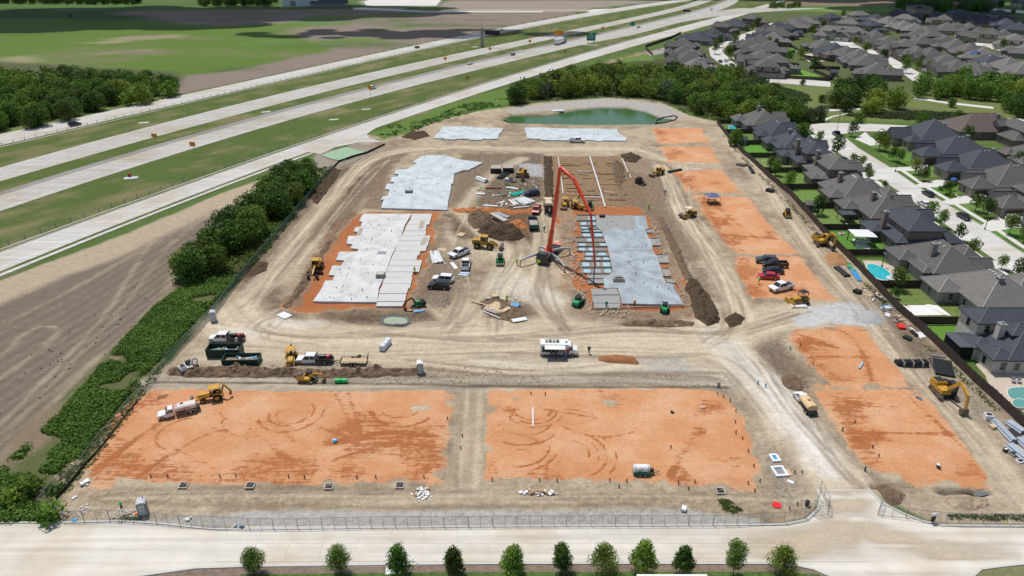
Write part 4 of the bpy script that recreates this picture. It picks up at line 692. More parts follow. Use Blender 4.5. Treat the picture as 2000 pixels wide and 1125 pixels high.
for row,lst,vsd in FAR:
 pw=[G(a[0],a[1],6.5+a[3])for a in lst]
 for k,(px,py,rf,stn)in enumerate(lst):
  HSEED+=1;r=random.Random(HSEED);i0,i1=max(k-1,0),min(k+1,len(lst)-1);tx,ty=pw[i1][0]-pw[i0][0],pw[i1][1]-pw[i0][1]
  a=math.atan2(ty,tx);a=a+(math.pi if 'facing' in row or 'across' in row else 0)
  W_=r.uniform(15,17);D_=r.uniform(21,25);w=wings_for(W_,D_,stn,r,r.choice((1,-1)))
  VS=1 if math.cos(a)<0 else-1
  wl=r.choice(('brown','grey','tan','grey'))if not(rf=='light' and stn==2)else 'cream'
  hs_=house(pw[k][0],pw[k][1],a,w,rf,wl,'%s roofed house, %s from the left, %s'%(RN[rf],POS[k],row),'houses of the far neighbourhood',False,[],(),r.choice((3,4,5,5))if stn==1 else 2,seed=HSEED)
  hs_.scale=(1.16,1.12,1.08)
  if(px,py)==(1921,97):
   mb=MB();mb.box(-4,4,-2,2,0,.12);o=mb.build('solar_panel',SOLAR,hs_,(0,0,0));o.location=(1.5,-4.5,5.2);o.rotation_euler=(math.atan(.68),0,0)
house(*G(1794,26),R(5),[(-10,10,-8,8,6.4,None,.25),(-12,-4,-11,-6,6,'y',.7)],'grey','tan','big tan house with a long flat pale roof edge beside the far woods',None,False,seed=400)
house(*G(1852,17),R(-8),[(-15,15,-8,8,4,None,.4),(2,10,-12,-6,4,'y',.4)],'red','tan','long house with a rusty red roof among the far dark trees',None,False,seed=401)
for px,py,lab in((1937,12,'small white farmhouse left of the far road at the top right'),(1993,12,'white gabled farmhouse at the very top right corner')):house(*G(px,py),R(20),[(-10,10,-6,6,4,'x',.5),(-2,6,-9,-5,4,'y',.6)],'grey','cream',lab,None,False,seed=px)
# barns at the top left of centre
bx,by=G(586,11);tb=thing('warehouse','large white metal barn at the top edge, beside the dark shed','barn',(bx,by,0));m1=MB();m1.box(-18,18,-10,12,0,12);m1.box(13,24,-11,-5,0,7);m1.build('wall',mat('white_metal_wall',(.70,.72,.74),.6,0,.04,1),tb)
m1=MB();hip(m1,None,-18,18,-10,12,12,.25,.3,'x');m1.build('roof',LGREY,tb);m1=MB();m1.box(-8,-2,-10.1,-10,0,6);m1.build('door',GREY,tb)
bx,by=G(648,12);tb=thing('shed','long low dark grey shed to the right of the white barn','shed',(bx,by,0));m1=MB();m1.box(-22,18,-9,9,0,4);m1.build('wall',GREY,tb);m1=MB();hip(m1,None,-22,18,-9,9,4,.35,.3,'x');m1.build('roof',ROOFS['slate'],tb)
# ---------------------------------------------------------------- streets of the neighbourhood
LK=[(1578,252),(1593,262),(1614,281),(1647,305),(1725,353),(1780,391),(1850,441),(1920,492),(1962,521),(2000,546),(2100,615)]
RK=[(2100,562),(2000,496),(1975,481),(1910,437),(1835,391),(1795,367),(1737,327),(1675,289),(1652,270)]
sheet('side_street',GA(LK+RK+[(1640,262),(1680,256),(1770,257),(1870,262),(2100,288),(2100,272),(2000,262),(1900,252),(1800,247),(1700,242),(1620,240),(1585,243)]),-.1,.06,NC)
kerb('kerb',LK,.2,.16);kerb('kerb',RK[::-1][::-1],.2,.16)
def offs(pts,d):
 q=GA(pts);o=[]
 for k in range(len(q)):
  a,b=q[max(k-1,0)],q[min(k+1,len(q)-1)];L_=math.hypot(b[0]-a[0],b[1]-a[1]);o.append((q[k][0]-(b[1]-a[1])/L_*d,q[k][1]+(b[0]-a[0])/L_*d))
 return o
WALK=mat('sidewalk_concrete',(.60,.585,.54),.85,0,.06,.8)
def walk(pts,d,w=1.5,z=.09):sheet('sidewalk',offs(pts,d)+offs(pts,d+w)[::-1],-.1,z,WALK)
walk(LK[2:],-3.3);walk(RK[::-1][2:],2.0);walk([(1640,262),(1680,256),(1770,257)],-.5,1.0)
def pave(name,pts,z=.075,m=WALK,k=4.,ox=1500,oy=281):return sheet(name,GA(Z4(ox,oy,pts,k)if ox else pts),-.1,z,m)
for k,q in enumerate(([(1180,150),(1250,160),(1245,205),(1060,215),(960,210),(925,188),(1110,182)],[(1320,283),(1430,290),(1450,325),(1330,340),(1190,345),(1150,322)],[(1530,408),(1650,408),(1640,460),(1420,478),(1350,452)],[(1790,575),(1990,600),(2020,650),(1720,690),(1640,650)])):pave('driveway',q,.095+.004*k)
for k,(y0,bx,W_,D_,*_)in enumerate(r1h[1:9]):
 fx=bx+D_-3;sx=float(np.interp(y0+11,[161,203,281],[118,120,125]))+1.2
 sheet('driveway',[(fx,y0+8.5),(sx+1,y0+8),(sx+1,y0+13.5),(fx,y0+13)],-.1,.097+.004*k,WALK)
pave('driveway',[(1690,258),(1700,268),(1725,282),(1700,285),(1670,272)],.1,ox=0)
for nm,q in(('far_street',[(1500,50),(1470,60),(1440,70),(1400,83),(1384,95),(1388,110),(1406,124),(1434,138),(1447,135),(1425,115),(1410,100),(1420,89),(1450,80),(1480,67),(1500,58)]),('far_street',[(1690,98),(1702,97),(1740,112),(1768,127),(1820,155),(1790,163),(1755,138),(1730,120)]),('far_street',[(1475,150),(1540,152),(1622,160),(1622,170),(1540,164),(1475,160)]),('far_street',[(1815,42),(1822,42),(1850,56),(1890,66),(1950,88),(2060,116),(2060,126),(1940,96),(1870,72),(1835,58)]),('far_street',[(1620,82),(1640,79),(1664,82),(1690,98),(1660,93),(1635,90)]),('far_street',[(1500,46),(1525,44),(1526,53),(1500,55)]),('far_street',[(1598,49),(1618,50),(1618,55),(1598,55)]),('park_path',[(1785,188),(1800,191),(1850,199),(1940,209),(1940,213),(1850,203),(1785,193)]),('park_path',[(1612,214),(1640,213),(1680,212),(1680,215),(1612,218)]),('park_path',[(1955,236),(1975,231),(2060,232),(2060,238),(1985,240),(1960,244)]),('park_path',[(1612,232),(1625,227),(1655,221),(1656,223),(1630,228),(1616,234),(1615,240),(1612,240)]),('far_road',[(1925,16),(1990,20),(2060,28),(2060,33),(1990,25),(1925,20)]),('farm_track',[(690,15),(730,16),(830,22),(1060,22),(1060,24),(830,24),(690,18)]),('gravel_lot',[(712,4),(730,-6),(865,-6),(852,11),(715,11)]),('frontage_drive',[(1146,22),(1160,18),(1200,17),(1160,26)])):
 sheet(nm,GA(q),-.2,.07,NC if 'street' in nm else WALK)
for q in([(1575,157),(1583,160)],):pass
for q in([(1690,115),(1712,113),(1722,118),(1700,121)],[(1742,128),(1770,127),(1765,131),(1745,133)],[(1695,102),(1712,100),(1714,105),(1698,106)],[(1640,82),(1662,83),(1660,88),(1640,86)],[(1826,62),(1850,64),(1850,68),(1828,67)],[(1870,72),(1884,72),(1884,76),(1870,76)],[(1882,78),(1902,78),(1900,82),(1882,81)],[(1905,85),(1920,86),(1920,90),(1905,89)],[(1936,93),(1946,93),(1946,96),(1936,96)],[(1960,100),(1972,100),(1972,104),(1960,104)],[(1430,113),(1448,112),(1450,115),(1434,116)]):
 sheet('driveway',GA(q),-.1,.1,WALK)
# back yards
pave('patio',[(1760,597),(1806,597),(1845,616),(1782,617)],.12,mat('bare_white_concrete',(.72,.71,.68),.8,0,.03,1),ox=0)
sheet('patio',GA([(1811,595),(1832,598),(1858,618),(1847,616),(1806,597)]),-.1,.125,MC['bare_white_concrete'])
PDK=mat('pool_deck',(.50,.42,.33),.85,0,.1,2);PW=mat('pool_water',(.03,.42,.46),.05,0,.1,.5,spec=.5);PW2=mat('pool_water_pale',(.12,.30,.28),.05,0,.1,.6);COPE=mat('pool_coping',(.62,.57,.48),.8)
sheet('pool_deck',GA([(1684,509),(1720,510),(1745,522),(1763,545),(1762,552),(1740,552),(1700,535)]),-.1,.1,PDK)
def pool(label,pts,m,zc=.14):
 w=GA(pts,.1);c=(sum(p[0]for p in w)/len(w),sum(p[1]for p in w)/len(w));t=thing('swimming_pool',label,'pool',(*c,0));q=[]
 n=len(w)
 for k in range(n):
  p0,p1,p2,p3=[Vector(w[(k+j)%n])for j in(-1,0,1,2)]
  for u in(0,.33,.66):q.append(.5*((2*p1)+(p2-p0)*u+(2*p0-5*p1+4*p2-p3)*u*u+(3*p1-p0-3*p2+p3)*u**3))
 q=[(v.x-c[0],v.y-c[1])for v in q];o=[(a*1.1,b*1.1)for a,b in q]
 mb=MB();mb.slab(o,-.1,zc);mb.build('coping',COPE,t);mb=MB();mb.slab(q,-.1,zc+.006);mb.build('pool_water',m,t);return t
pool('kidney shaped turquoise swimming pool behind the wooden fence',[(1693,517),(1705,516),(1718,520),(1732,528),(1742,540),(1738,546),(1722,546),(1704,539),(1696,528)],PW)
tub=thing('spa_tub','white round spa beside the turquoise pool','spa',(*G(1742,546),0));mb=MB();mb.cyl((0,0,0),(0,0,.45),1.2,n=16);mb.build('rim',WHITE,tub);mb=MB();mb.cyl((0,0,.4),(0,0,.46),.9,n=16);mb.build('spa_water',LGREY,tub)
pool('tiny blue swimming pool at the pond end of the house row',[(1424,246),(1434,246),(1436,252),(1426,253)],PW)
sheet('pool_deck',GA([(1905,712),(1925,703),(1945,712),(2060,720),(2060,850),(2000,806),(1965,790),(1935,765),(1925,735)]),-.1,.1,PDK)
pool('pale green pool with curved steps in the yard at the right edge',[(1968,762),(1985,757),(2010,758),(2030,775),(2000,782),(1975,778)],PW2);pool('small round raised pool beside the pale green pool',[(1978,786),(1990,782),(2003,788),(2003,797),(1990,800),(1978,795)],PW2,.5)
sheet('gravel_bed',GA([(1915,722),(1935,730),(1990,735),(1990,728),(1940,722)]),-.1,.13,mat('gravel_bed',(.55,.50,.43),.9,0,.25,3,bump=.05))
pg=thing('pergola','white flat roofed pergola on dark posts over a lounge set on the green lawn','pergola',(*G(1684,476),0));
q=[(-3.2,-2.2),(2.2,-2.6),(2.4,2.6),(-3,2.8)]
mb=MB();mb.slab(q,2.7,2.85);mb.build('roof',WHITE,pg)
for a,b in q:mb=MB();mb.box(a*.92-.09,a*.92+.09,b*.92-.09,b*.92+.09,0,2.7);mb.build('post',BLACK,pg)
sheet('patio',GA([(1664,468),(1676,466),(1702,484),(1697,487),(1672,484)]),-.1,.1,WALK)
for px,py in((1679,473),(1692,475)):
 t=thing('sofa','white garden sofa at the %s of the pergola'%('lawn end' if px<1685 else 'house end'),'sofa',(*G(px,py),.1));mb=MB();mb.box(-1,1,-.4,.4,.1,.4);mb.build('seat',WHITE,t);mb=MB();mb.box(-1,1,.3,.45,.4,.8);mb.build('backrest',LGREY,t)
lt=thing('awning','small blue grey lean-to awning on posts at the back of the dark roofed house','awning',(*G(1651,432),0));mb=MB();mb.taper(-2,2,-1.6,1.6,2.4,-2,2,-1.6,1.6,2.5);mb.build('roof',ROOFS['slate'],lt)
for a in(-1.8,1.8):
 for b in(-1.4,1.4):mb=MB();mb.box(a-.07,a+.07,b-.07,b+.07,0,2.4);mb.build('post',TRIM,lt)
for px,py,s,lab in((1450,282,1.5,'small blue gabled shed by the fence near the pond end'),(1582,411,1.3,'grey domed garden shed under a tree by the fence'),(1628,148,2,'little grey gabled shed in the corner of the far back lawns'),(1622,102,0.1,'')):
 if not lab:continue
 t=thing('garden_shed',lab,'shed',(*G(px,py),0),R(-20));mb=MB();mb.box(-s,s,-s,s,0,2);mb.build('wall',GREY,t);mb=MB();hip(mb,None,-s,s,-s,s,2,.7,.2,'x');mb.build('roof',ROOFS['slate' if s!=1.3 else 'light'],t);mb=MB();mb.box(-.4,.4,-s-.05,-s,0,1.7);mb.build('door',TRIM,t)
# ---------------------------------------------------------------- timber fences
FWD=[mat('stained_fence',(.070,.050,.040),.9,0,.3,1.2,bump=.02,bsc=6),mat('stained_fence_rail',(.09,.07,.055),.85,0,.2,2)]
fp=MB();fp.m=0
for k in range(8):fp.box(-1.22+k*.305,-1.22+k*.305+.285,-.02,.02,0.05,1.85+(.02 if k%2 else 0))
fp.m=1;fp.box(-1.22,1.22,.02,.06,.3,.38);fp.box(-1.22,1.22,.02,.06,1.4,1.48);FPM=fp.mesh('fence_panel',FWD);fq=MB();fq.box(-.06,.06,-.06,.06,0,2.0);FPO=fq.mesh('post',FWD[1])
def wfence(label,w,group=None,simple=False):
 t=thing('wooden_fence',label,'fence',(w[0][0],w[0][1],0),0,group)
 for a,b in zip(w,w[1:]):
  L_=math.hypot(b[0]-a[0],b[1]-a[1]);n=max(1,round(L_/2.44));an=math.atan2(b[1]-a[1],b[0]-a[0])
  if simple:
   mb=MB();mb.beam((a[0]-w[0][0],a[1]-w[0][1],.95),(b[0]-w[0][0],b[1]-w[0][1],.95),.06,1.8);mb.build('fence_panel',FWD[0],t);continue
  for k in range(n):
   u=(k+.5)/n;x,y=a[0]+(b[0]-a[0])*u-w[0][0],a[1]+(b[1]-a[1])*u-w[0][1]
   link('fence_panel',FPM,t,(x,y,0),an,(L_/n/2.44,1,1));link('post',FPO,t,(x-math.cos(an)*L_/n/2,y-math.sin(an)*L_/n/2,0),an)
FENW=GA([(1400,241),(1425,274),(1450,300),(1475,322),(1500,346),(1542,381),(1575,417),(1607,455),(1635,484),(1675,524),(1710,561),(1752,606),(1800,647),(1850,695),(1900,744),(1950,789),(2000,837),(2060,893)])
wfence('long dark stained timber fence between the building site and the back yards',FENW)
fx=lambda y:float(np.interp(-y,[-p[1]for p in FENW],[p[0]for p in FENW]))
for k,(y0,bx,*_)in enumerate(r1h+[(303,92)]):
 wfence('dark timber side fence, %s from the camera between the back yards'%ORD[k]if k<10 else 'dark timber fence closing the yard row at the pond end',[(fx(y0-1.4),y0-1.4),(bx+4,y0-1.4)],'side fences between the back yards')
F3=[(162,172),(163.5,205),(165,240),(167,262)];wfence('dark timber back fence behind the houses on the far side of the street',F3)
for k,y in enumerate((187,204.5,222,240)):wfence('dark timber cross fence, %s from the camera behind the far side of the street'%ORD[k],[(float(np.interp(y,[172,262],[162,167])),y),(182,y+1)],'cross fences between the far yards')
wfence('dark timber fence curving along the road behind the bright green far lawns',GA([(1500,152),(1540,154),(1620,158),(1632,146),(1600,130),(1570,112),(1558,100),(1532,84),(1560,76)]))
for k,q in enumerate(([(1552,103),(1500,108)],[(1560,130),(1500,127)],[(1572,113),(1630,122)],[(1580,135),(1640,136)],[(1260,93),(1262,98),(1275,110)],[(1260,93),(1310,76),(1330,66)],[(1590,141),(1628,158)])):
 wfence(('dark timber yard fence left of the white sided house','short dark fence in front of the white sided house','dark fence behind the far patio furniture','dark fence under the far low roofs','short fence corner above the wood','dark fence between the frontage verge and the first far roofs','dark fence by the little far shed')[k],GA(q),None,True)
for q,m_ in(([(1545,136),(1560,134),(1618,155),(1560,152),(1545,148)],(.13,.27,.03)),([(1535,98),(1552,93),(1565,100),(1540,103)],(.11,.24,.03)),([(1270,110),(1262,103),(1300,92),(1312,100)],(.30,.28,.24)),([(1572,106),(1590,104),(1620,117),(1600,122),(1578,120)],(.50,.47,.42))):sheet('yard_ground',GA(q),-.1,.05,mat('yard_%d'%int(m_[0]*100),m_,.95,0,.3,.5))
for k,(y0,bx,W_,*_)in enumerate([(110,88,15)]+list(r1h)):
 c=((.10,.215,.03),(.13,.18,.045),(.09,.19,.025),(.085,.20,.025),(.14,.21,.05),(.13,.22,.045),(.12,.21,.04),(.17,.22,.07),(.09,.25,.025),(.11,.19,.04),(.10,.16,.05))[k]
 if k in(2,):continue
 sheet('lawn',[(fx(y0)+.6,y0-.9),(bx+5,y0-.9),(bx+5,y0+W_+.5),(fx(y0+W_)+.6,y0+W_+.5)]if k else[(fx(112)+.5,112),(90,112),(92,126.5),(fx(126)+.5,126.5)],-.1,.035,mat('lawn_%d'%k,c,.95,0,.28,.9,bump=.03,bsc=12))
for k in range(6):
 y0=r2h[k][0];X_=R2X(y0);sheet('front_lawn',[(X_-8.5,y0+3),(X_+4,y0+3),(X_+4,y0+15),(X_-7.5,y0+15)],-.1,.034+.002*k,mat('front_lawn_%d'%(k%2),((.09,.20,.03),(.12,.20,.045))[k%2],.95,0,.3,.9,bump=.03,bsc=12))
for k,y in enumerate((190.5,207.5,225)):sheet('back_lawn',[(165+k,y),(178,y),(178,y+12),(166+k,y+12)],-.1,.036,MC['lawn_8'])
# ---------------------------------------------------------------- trees and plants
def raw_mesh(name,v,q,mats,col=None,tri=False):
 me=bpy.data.meshes.new(name);k=3 if tri else 4;nv,nf=len(v),len(q)
 me.vertices.add(nv);me.vertices.foreach_set('co',v.astype(np.float32).ravel());me.loops.add(nf*k);me.loops.foreach_set('vertex_index',q.astype(np.int32).ravel())
 me.polygons.add(nf);me.polygons.foreach_set('loop_start',np.arange(nf,dtype=np.int32)*k);me.update(calc_edges=True)
 if col is not None:
  a=me.color_attributes.new('Tint','FLOAT_COLOR','POINT');a.data.foreach_set('color',np.concatenate([col,np.ones((nv,1))],1).astype(np.float32).ravel())
 me.materials.append(mats);return me
def leaves(P_,N_,s,r,asp=.62):
 n=len(P_);U=np.cross(N_,r.normal(size=(n,3)));U/=np.linalg.norm(U,axis=1)[:,None]+1e-9;V=np.cross(N_,U)
 sz=(s*r.uniform(.6,1.35,n))[:,None];U=U*sz*.5;V=V*sz*.5*asp;b=N_*sz*.12
 v=np.stack([P_-U,P_-V+b,P_+U,P_+V+b],1).reshape(-1,3);return v,np.arange(4*n).reshape(-1,4)
def crown(name,m,R_,Hc,base,n,s,seed,nl=16,conic=0.,rag=.22,c0=(.055,.10,.022),c1=(.10,.155,.03)):
 r=np.random.default_rng(seed);lobes=[]
 for k in range(nl):
  u=(k+.5)/nl;z=base+Hc*(u**.85*.86+.04);env=math.sin(math.pi*min(.97,.18+.76*u))**.7 if not conic else(1-u)**.65*(1-conic*.2)+.12
  a=2.4*k+r.uniform(-.4,.4);rad=R_*env*r.uniform(.3,.72);lr=R_*r.uniform(.30,.52)*(.65+.5*env)*(1-.25*conic)
  lobes.append((math.cos(a)*rad,math.sin(a)*rad,z,lr,r.random()))
 Ps,Ns,Cs=[],[],[];tot=sum(l[3]**2 for l in lobes)
 for lx,ly,lz,lr,t in lobes:
  k=max(8,int(n*lr*lr/tot));d=r.normal(size=(k,3));d/=np.linalg.norm(d,axis=1)[:,None]
  rr=lr*(1-rag*r.random(k)**2+rag*.8*r.random(k)**5);p=d*rr[:,None]*np.array((1,1,.8))+(lx,ly,lz)
  nn=d+r.normal(size=(k,3))*.55;nn/=np.linalg.norm(nn,axis=1)[:,None];Ps.append(p);Ns.append(nn)
  tt=np.clip(t*.7+r.random(k)*.45,0,1)[:,None];Cs.append(np.array(c0)*(1-tt)+np.array(c1)*tt)
 P_=np.concatenate(Ps);N_=np.concatenate(Ns);C_=np.concatenate(Cs);v,q=leaves(P_,N_,s,r)
 return raw_mesh('crown',v,q,m,np.repeat(C_,4,0))
LF=mat('foliage',(0,0,0),.6,0,.22,.9,spec=.25,hue=.018,transl=.30,objrand=.28,attr='Tint')
BARK=mat('bark',(.12,.095,.07),.9,0,.3,4,bump=.03)
def trunk_mesh(h,r,seed,spread=1.):
 rr=random.Random(seed);mb=MB();mb.cyl((0,0,-.2),(0,0,h*.45),r,r*.7,7)
 for k in range(5):
  a=k*1.3+rr.random();z=h*(.3+.05*k);e=(math.cos(a)*spread*(.6+.3*rr.random()),math.sin(a)*spread*(.6+.3*rr.random()),h*(.62+.05*k));mb.cyl((0,0,z),e,r*.45,r*.15,5)
 mb.cyl((0,0,h*.44),(.1,0,h*.85),r*.7,r*.2,6);return mb.mesh('trunk',BARK)
DG0,DG1=(.042,.092,.015),(.105,.18,.028);MG0,MG1=(.08,.155,.020),(.165,.26,.034);LG0,LG1=(.15,.25,.026),(.26,.35,.05);BG0,BG1=(.065,.11,.05),(.13,.18,.085)
# wood trees, 1 unit = 1 m, about 9 m tall
WOOD=[(crown('crown',LF,4.5,8.0,.5,1900,.68,10+k,20,0,.3,*c),trunk_mesh(8.2,.22,k,2))for k,c in enumerate(((DG0,DG1),(DG0,MG1),(MG0,MG1),(MG0,LG1),(LG0,LG1),(DG0,DG1),(BG0,BG1)))]
YARD=[(crown('crown',LF,1.7,3.4,1.3,900,.34,40+k,11,0,.3,*c),trunk_mesh(4.2,.09,20+k,.9))for k,c in enumerate(((DG0,DG1),(DG0,MG1),(MG0,MG1)))]
SHR=[crown('crown',LF,1.0,1.3,0,260,.3,60+k,7,0,.3,*c)for k,c in enumerate(((MG0,MG1),(MG0,LG1),(LG0,LG1),(BG0,MG1)))]
def tree(kind,px,py,sc,label,group,name='tree',rnd=random,world=None):
 x,y=world or G(px,py);cm,tm=kind;t=thing(name,label,'tree',(x,y,hz(x,y)if abs(x)<200 and y<400 else 0),rnd.uniform(0,6.28),group,(sc*rnd.uniform(.92,1.08),sc*rnd.uniform(.92,1.08),sc))
 link('trunk',tm,t);link('crown',cm,t);return t
def inpoly(w,x,y):
 c=False
 for(ax,ay),(bx,by)in zip(w,w[1:]+w[:1]):
  if((ay>y)!=(by>y))and(x<(bx-ax)*(y-ay)/(by-ay)+ax):c=not c
 return c
POOL=[]
def wood(pts,sp,label,group,kinds,smin,smax,seed,cap=400):
 w=GA(pts);r=random.Random(seed);X0,X1=min(p[0]for p in w),max(p[0]for p in w);Y0,Y1=min(p[1]for p in w),max(p[1]for p in w);n=0;nn=0;y=Y0
 while y<Y1:
  x=X0+(sp/2 if nn%2 else 0);nn+=1
  while x<X1:
   a,b=x+r.uniform(-.35,.35)*sp,y+r.uniform(-.35,.35)*sp
   if inpoly(w,a,b)and n<cap:POOL.append((r.uniform(smin,smax),a,b,r.choice(kinds),label,group));n+=1
   x+=sp
  y+=sp*.87
LW=[(-260,165),(0,157),(80,160),(200,163),(320,172),(350,186),(335,197),(262,205),(130,236),(40,262),(0,262),(-260,335)]
n1_=wood(LW,8.6,'broad dark green tree in the wood beyond the far frontage road','trees of the wood left of the highway',(0,1,2,0,2,3,1),.8,1.15,1,290)
CW=[(1000,208),(1012,183),(1080,162),(1180,152),(1260,143),(1330,150),(1440,152),(1478,175),(1530,205),(1590,236),(1500,243),(1425,236),(1350,222),(1280,192),(1180,186),(1080,192)]
n2_=wood(CW,7.4,'bushy green tree in the wood behind the pond','trees of the wood behind the pond',(0,1,2,3,4,2,3,5,6,3),.7,1.12,2,290)
TL=[(362,548),(420,546),(470,500),(530,445),(585,398),(622,352),(600,340),(555,362),(510,405),(455,450),(400,490),(352,530)]
n3_=wood(TL,5.6,'dark round tree in the line between the ploughed field and the site fence','trees of the line left of the site',(0,1,5,2),.66,1.0,3)
tree(WOOD[3],366,545,.78,'paler open tree at the near end of the dark tree line',None)
for q,lb,gp,kd,sm in(([(-200,7),(0,8),(270,10),(280,4),(0,-6),(-200,-8)],'dark tree in the far wood at the top left','trees of the far wood, top left',(0,5),(.8,1.2)),([(385,13),(525,13),(545,4),(400,3)],'dark tree in the far clump left of the white barn','trees of the clump by the white barn',(0,5),(.8,1.2)),([(1750,15),(1780,24),(1850,24),(1870,20),(1930,26),(1935,18),(1880,8),(1760,4)],'dark tree in the woods behind the far roofs','trees of the woods behind the far roofs',(0,5,6),(.9,1.3)),([(1500,17),(1560,17),(1560,12),(1500,12)],'dark tree in the small clump beside the far field','trees of the small far clump',(0,5),(.55,.8))):
 wood(q,11,lb,gp,kd,sm[0],sm[1],len(lb),120)
pk=random.Random(8)
for q,lb,gp,kd,sp in(([(1618,210),(1650,213),(1700,208),(1722,190),(1715,176),(1650,172),(1622,180)],'large dark oak in the park clump','dark oaks of the park clump',(0,5,5,1),8.5),([(1700,222),(1745,226),(1772,212),(1770,195),(1720,200),(1700,210)],'light green tree on the right of the park clump','light trees of the park clump',(3,4,3),8),([(1760,180),(1800,195),(1870,195),(1880,172),(1800,165),(1770,168)],'green tree beside the park path','trees beside the park path',(2,3,1),9.5),([(1850,170),(1890,195),(1950,205),(2040,200),(2040,172),(1930,165),(1850,158)],'tall green tree in the belt below the far roofs','trees of the belt below the far roofs',(3,2,4,1),9.5),([(1930,230),(1960,236),(2060,232),(2060,205),(1980,212),(1935,215)],'dark green tree in the belt at the right edge','trees at the right edge beyond the cross street',(2,1,0),9)):
 wood(q,sp,lb,gp,kd,.8,1.05,len(lb))
for px,py,kd,sc,lb in((1650,217,0,.72,'single dark tree standing in front of the park clump'),(1688,222,4,.55,'small yellow green tree at the left of the light park trees'),(1677,240,2,.5,'small round tree on the verge of the cross street, left'),(1800,239,2,.55,'round tree on the verge of the cross street, behind the slate corner roof'),(1869,236,2,.55,'round tree on the verge behind the chestnut brown roof'),(1858,209,1,.5,'lone tree with its shadow on the park grass'),(1567,166,1,.35,'sapling beside the road above the small grass basin'),(1605,200,0,.45,'dark narrow tree at the edge of the park grass'),(1600,236,6,.8,'grey green willow like tree beside the street bend'),(1580,238,6,.7,'grey green feathery tree left of the street bend'),(138,33,0,.35,'lone dark bush in the green crop field'),(1435,285,1,.75,'round green tree in the yard beside the tiny pool'),(2003,20,5,1.0,'large dark tree at the top right corner'),(1953,14,5,.9,'dark tree between the farmhouses at the top right'),(1978,27,5,.6,'dark round bush by the far road at the top right'),(1700,61,1,.7,'dark green tree between the far light roofs'),(1873,118,1,.7,'dark tree below the solar panel roof'),(1630,60,2,.5,'garden tree beside the tan brick house')):
 tree(WOOD[kd],px,py,sc,lb,None,'tree',pk)
# garden and street trees
yl=[(1633,306),(1665,322),(1682,327),(1693,342),(1698,351),(1727,369),(1761,401),(1816,427),(1836,444),(1870,470),(1897,501),(1955,526),(1988,546)]
for k,(px,py)in enumerate(yl):tree(YARD[(0,2,1)[k%3]],px,py,(1.7,.9,.9,.9,.8,.6,.5,1.15,1.1,1.05,1.05,.8,1.2)[k],'street tree on the near verge of the street, %s from the far end'%ORD[k],'street trees on the near verge',rnd=pk)
yr=[(1663,266,1.3,'round street tree on the dry lawn of the corner house'),(1717,293,1.6,'large dark street tree before the second slate roof'),(1727,297,1.3,'dark street tree touching the larger one before the second slate roof'),(1743,314,1.1,'street tree on the lawn left of the wide brown garage door'),(1755,319,1.1,'street tree nearest the wide brown garage door'),(1786,341,1.2,'slim pointed street tree on the mown lawn across the street'),(1803,353,1.1,'round street tree near the grey garage of the blue car house'),(1847,379,.95,'small street tree beside the white stone bed'),(1904,413,1.2,'street tree before the dark blue garage roof'),(1926,424,1.25,'dark street tree beside the dark blue garage roof'),(1970,458,1.3,'street tree on the lawn at the right edge'),(1998,474,1.0,'street tree cut by the right edge'),(1504,334,1.1,'round tree in the light green yard, left one'),(1514,343,1.2,'round tree in the light green yard, right one'),(1541,368,1.25,'round dark tree beside the white patio strip'),(1596,420,1.3,'dark tree over the grey garden shed'),(1565,285,1.9,'big tree at the side of the big brownish roofed house'),(1600,278,1.0,'small round tree by the first bend of the street'),(1885,280,1.5,'garden tree by the dark fence behind the slate roofs'),(1888,296,1.0,'small garden tree below it beside the cut lawn'),(1963,331,.9,'slim garden tree at the right yard fence'),(1987,329,1.3,'garden tree in the yard with the cut lawn'),(1751,566,1.2,'garden tree with a thin trunk below the turquoise pool'),(1856,372,.7,'low round shrub tree by the white stone bed'),(1747,583,.6,'bare thin tree in the yard with the big white patio')]
for k,(px,py,sc,lb)in enumerate(yr):tree(YARD[k%3],px,py,sc,lb,None,rnd=pk)
def plant_pool(keep=205):
 POOL.sort(key=lambda q:-q[0]/q[2]*(1 if abs(q[1])<q[2]*.78 else .1));rest={}
 cnt={}
 for q in POOL[:keep]:cnt.setdefault(q[5],[]).append(q)
 ordn={}
 for g_,l_ in cnt.items():
  if len(l_)<=20:
   l_.sort(key=lambda q:q[1]/q[2]if 'line' not in g_ else q[2])
   for i,q in enumerate(l_):ordn[id(q)]=', %s from the left'%ORD[i]
 KN=('dark','deep green','mid green','fresh green','yellow green','very dark','grey green')
 for k,(sc,a,b,kd,lb,gp)in enumerate(POOL):
  if k<keep:lb=(lb+ordn[id(POOL[k])])if id(POOL[k])in ordn else KN[kd]+' '+' '.join(w for w in lb.split()if w not in('dark','green','bushy','broad'))
  if k<keep:tree(WOOD[kd],0,0,sc,lb,gp,'tree',pk,(a,b))
  elif abs(a)<b*.85+40:rest.setdefault(gp,[]).append((sc,a,b,kd))
 for gp,L_ in rest.items():
  vs,qs,cs,o=[],[],[],0
  for sc,a,b,kd in L_:
   v,q,c=LOWP[kd];an=pk.uniform(0,6.28);ca,sa=math.cos(an),math.sin(an);w=np.stack([v[:,0]*ca-v[:,1]*sa,v[:,0]*sa+v[:,1]*ca,v[:,2]],1)*sc+(a,b,0)
   vs.append(w);qs.append(q+o);cs.append(c*pk.uniform(.8,1.25));o+=len(v)
  ob=link('tree_mass',raw_mesh('tree_mass',np.concatenate(vs),np.concatenate(qs),LF,np.concatenate(cs)));ob['kind']='stuff';ob['label']='the more distant trees: '+gp;ob['category']='trees'
